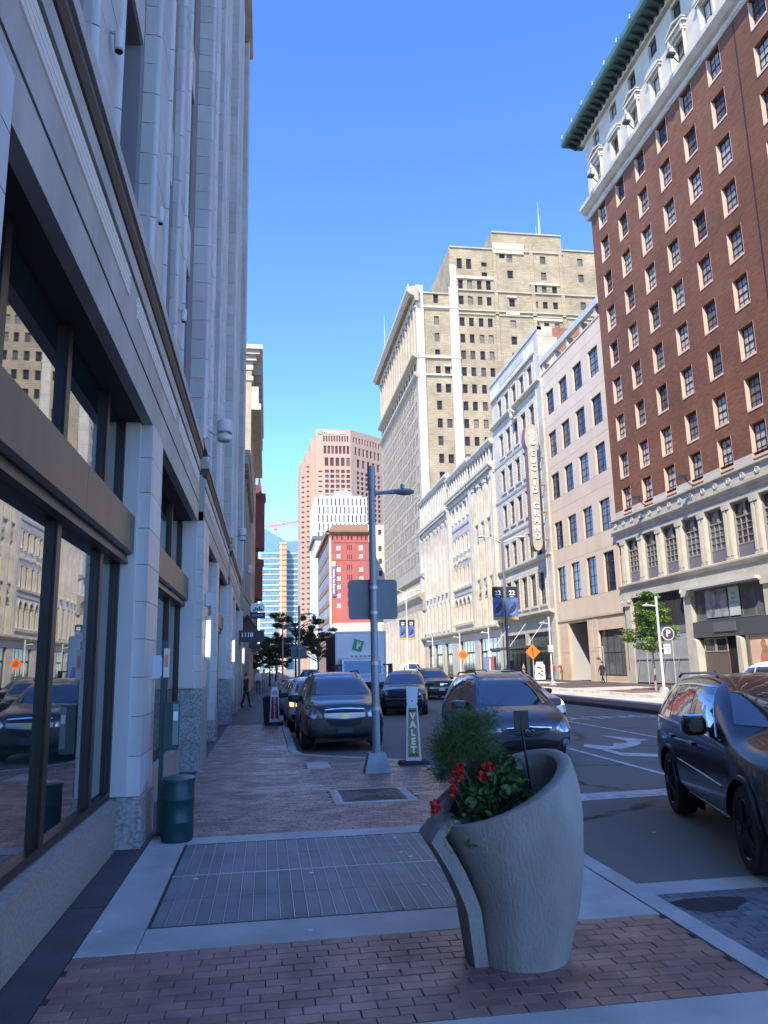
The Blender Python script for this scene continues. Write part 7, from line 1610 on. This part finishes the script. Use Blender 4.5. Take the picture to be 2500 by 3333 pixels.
# ================================================================ people
def person(x, y, z, rz, label, shirt, pants, hair=(.03, .02, .015), stride=.25, h=1.72, skin=(.45, .29, .21), long_coat=False, lean=0):
    t = thing('person', label, 'person', (x, y, z), rz); k = h/1.75
    bmn = ('person_shirt_%s' % (shirt,)); ms = [M('skin %s' % (skin,), skin, .6), M('cloth %s' % (shirt,), shirt, .8), M('trousers %s' % (pants,), pants, .8), M('shoe', (.02, .02, .02), .6)]
    V = [(0, 0, .95), (0, .0, 1.15), (0, .0, 1.38), (0, -.01, 1.48), (0, -.02, 1.60), (0, -.02, 1.70)]; E = [(0, 1), (1, 2), (2, 3), (3, 4), (4, 5)]; rad = [.145, .135, .155, .06, .085, .075]
    for s in (-1, 1):
        b = len(V); st = stride*s
        V += [(s*.09, 0, .88), (s*.10, -st*.45 - .02, .48), (s*.10, -st*.9 + (.06 if s < 0 else 0), .07), (s*.11, -st*.9 - .13, .035)]; E += [(0, b), (b, b+1), (b+1, b+2), (b+2, b+3)]; rad += [.095, .065, .045, .04]
        b = len(V); V += [(s*.19, 0, 1.40), (s*.235, st*.35, 1.13), (s*.22, st*.6 - .06, .90), (s*.215, st*.65 - .08, .80)]; E += [(2, b), (b, b+1), (b+1, b+2), (b+2, b+3)]; rad += [.06, .047, .036, .038]
    me = bpy.data.meshes.new('body'); me.from_pydata([Vector(v)*k for v in V], E, []); o = bpy.data.objects.new('tmp', me); COL.objects.link(o)
    sk_ = o.modifiers.new('s', 'SKIN'); 
    for i, sv in enumerate(me.skin_vertices[0].data): sv.radius = (rad[i]*k*(1.15 if i in (0, 1, 2) else 1), rad[i]*k*(.75 if i in (0, 1, 2) else 1)); sv.use_root = (i == 0)
    sd = o.modifiers.new('d', 'SUBSURF'); sd.levels = sd.render_levels = 2
    dg = bpy.context.evaluated_depsgraph_get(); dg.update(); bm_e = bpy.data.meshes.new_from_object(o.evaluated_get(dg)); bpy.data.objects.remove(o)
    bm_e.materials.clear(); [bm_e.materials.append(m) for m in ms]
    for p in bm_e.polygons:
        z_ = p.center.z/k; p.use_smooth = True
        p.material_index = 0 if z_ > 1.47 or (z_ < .87 and abs(p.center.x) > .165*k and z_ > .7) else (1 if z_ > (.62 if long_coat and abs(p.center.x) < .2 else .93) or (abs(p.center.x) > .17*k and z_ > .86) else (2 if z_ > .09 else 3))
    ob('body', bm_e, t)
    MB().blob((0, .01*k, 1.665*k), .098*k, .105*k, .095*k, 10, 6).build('hair', M('hair %s' % (hair,), hair, .8), t, smooth=SM)
    mb = MB(); mb.blob((0, -.115*k, 1.615*k), .014*k, .02*k, .022*k, 6, 4); mb.build('nose', ms[0], t)
    if long_coat: MB().rings([[(w*math.cos(R(30*j)), w*.7*math.sin(R(30*j)), z_*k) for j in range(12)] for z_, w in ((.62, .24), (.9, .2), (1.15, .19), (1.38, .20), (1.46, .09))]).build('coat', ms[1], t, smooth=SM)
    return t
person(26.7, 59.9, .006, R(-70), 'person in a long dark coat walking on the far sidewalk past the beige block', (.02, .02, .024), (.02, .02, .025), long_coat=True)
person(26.6, 70.6, .006, R(180), 'person in a red top and blue trousers standing by the glass canopy', (.42, .07, .06), (.08, .12, .35), stride=.08)
person(26.4, 78.5, .006, R(90), 'person in a tan top beside the sandwich board', (.45, .25, .16), (.2, .2, .22), stride=.1)
person(-.98, 38.6, .0, R(60), 'person in dark clothes stepping out of the doorway at 1118', (.012, .012, .016), (.015, .015, .02), stride=.2, h=1.6)
person(-.62, 60.5, .0, 0, 'person in a white shirt walking far down the left sidewalk', (.66, .64, .62), (.1, .1, .13), stride=.25)
person(-.2, 62.5, .0, R(180), 'person in a pale green top walking far down the left sidewalk', (.35, .42, .38), (.25, .24, .24), stride=.25)

# ================================================================ trees
bark = M('pale bark', (.36, .31, .25), .8, col2=(.26, .22, .18), nscale=6); bark_d = M('dark bark', (.05, .042, .036), .85)
def tree(name, label, x, y, z, trunk_h, crown, leaf_col, n, ls, bk, seed, r0=.06, cat='tree', group=None):
    rg = random.Random(seed); t = thing(name, label, cat, (x, y, z), 0, group)
    top = max(c[2] + c[5]*.4 for c in crown)
    mb = MB(); mb.tube([(0, 0, 0), (.03, .02, trunk_h*.5), (.0, 0, trunk_h), (.04, .0, top*.75), (.0, 0, top)], [r0*1.25, r0, r0*.85, r0*.5, r0*.15], 8)
    for (cx, cy, cz, rx, ry, rz_) in crown: mb.tube([(0, 0, min(cz - .2, max(trunk_h, cz - .9))), (cx*.5, cy*.5, cz - .15), (cx, cy, cz), (cx*1.5, cy*1.5, cz + .15)], [r0*.5, r0*.35, r0*.2, .006], 5)
    mb.build('trunk', bk, t, smooth=SM)
    mb = MB(); vol = [c[3]*c[4]*c[5] for c in crown]
    for k in range(n):
        c = rg.choices(crown, vol)[0]
        d = Vector((rg.gauss(0, 1), rg.gauss(0, 1), rg.gauss(0, 1))).normalized()*(rg.random()**.38)
        p = Vector((c[0] + d.x*c[3], c[1] + d.y*c[4], c[2] + d.z*c[5]))
        q = ls*rg.uniform(.6, 1.25); u = Vector((rg.gauss(0, 1), rg.gauss(0, 1), rg.gauss(0, .5))).normalized(); v = u.cross(Vector((rg.gauss(0, .4), rg.gauss(0, .4), 1))).normalized()
        mb.face([p - u*q, p + v*q*.55, p + u*q, p - v*q*.55])
    cr = mb.build('crown', M('leaf %s' % (leaf_col,), leaf_col, .55, var=.45), t, fix=False); return t
cr = []
rg = random.Random(2)
for (z, r, n) in ((2.55, .75, 5), (3.05, 1.45, 8), (3.55, 1.35, 8), (4.05, 1.05, 7), (4.6, .85, 6), (5.1, .6, 4), (5.6, .35, 3)):
    for k in range(n):
        a = 2*math.pi*k/n + rg.uniform(-.35, .35); q = r*rg.uniform(.55, 1.1); cr.append((q*math.cos(a), q*math.sin(a), z + rg.uniform(-.15, .15), rg.uniform(.3, .55), rg.uniform(.3, .55), rg.uniform(.16, .26)))
    cr.append((0, 0, z, .4, .4, .3))
tree('young_tree', 'young bright green street tree with a thin pale trunk on the far sidewalk', 22.7, 43.6, 0, 2.2, cr, (.12, .23, .035), 8500, .08, bark, 4)
def loose(seed, R_, z0, z1, n):
    rg = random.Random(seed); return [(rg.uniform(-R_, R_), rg.uniform(-R_, R_), rg.uniform(z0, z1), rg.uniform(.22, .6), rg.uniform(.22, .6), rg.uniform(.12, .34)) for k in range(int(n*1.9))]
g_ = 'dark street trees down the left kerb'
tree('street_tree', 'dark loose street tree rising highest behind the second street lamp', 2.6, 72, 0, 2.6, loose(1, 2.2, 3.0, 6.6, 26), (.06, .10, .032), 8000, .11, bark_d, 8, .09, group=g_)
tree('street_tree', 'dark street tree with low dense crown left of the second street lamp', .3, 80, 0, 2.0, loose(2, 1.9, 1.9, 4.6, 24), (.065, .12, .036), 8000, .11, bark_d, 9, .09, group=g_)
tree('street_tree', 'dark street tree farther off behind the sidewalk lamps', 1.2, 104, 0, 2.2, loose(3, 2.4, 2.2, 5.8, 24), (.07, .14, .04), 6500, .14, bark_d, 10, .1, group=g_)
tree('street_tree', 'dark street tree spreading towards the box truck', 5.3, 82, -.1, 2.4, loose(5, 2.2, 3.0, 5.8, 22), (.055, .09, .03), 6500, .12, bark_d, 12, .09, group=g_)
tree('street_tree', 'bright green tree at the far end of the left sidewalk', 1.0, 150, 0, 2.2, loose(6, 3.2, 2.5, 6.0, 24), (.09, .17, .04), 4200, .2, bark_d, 13, .1, group=g_)
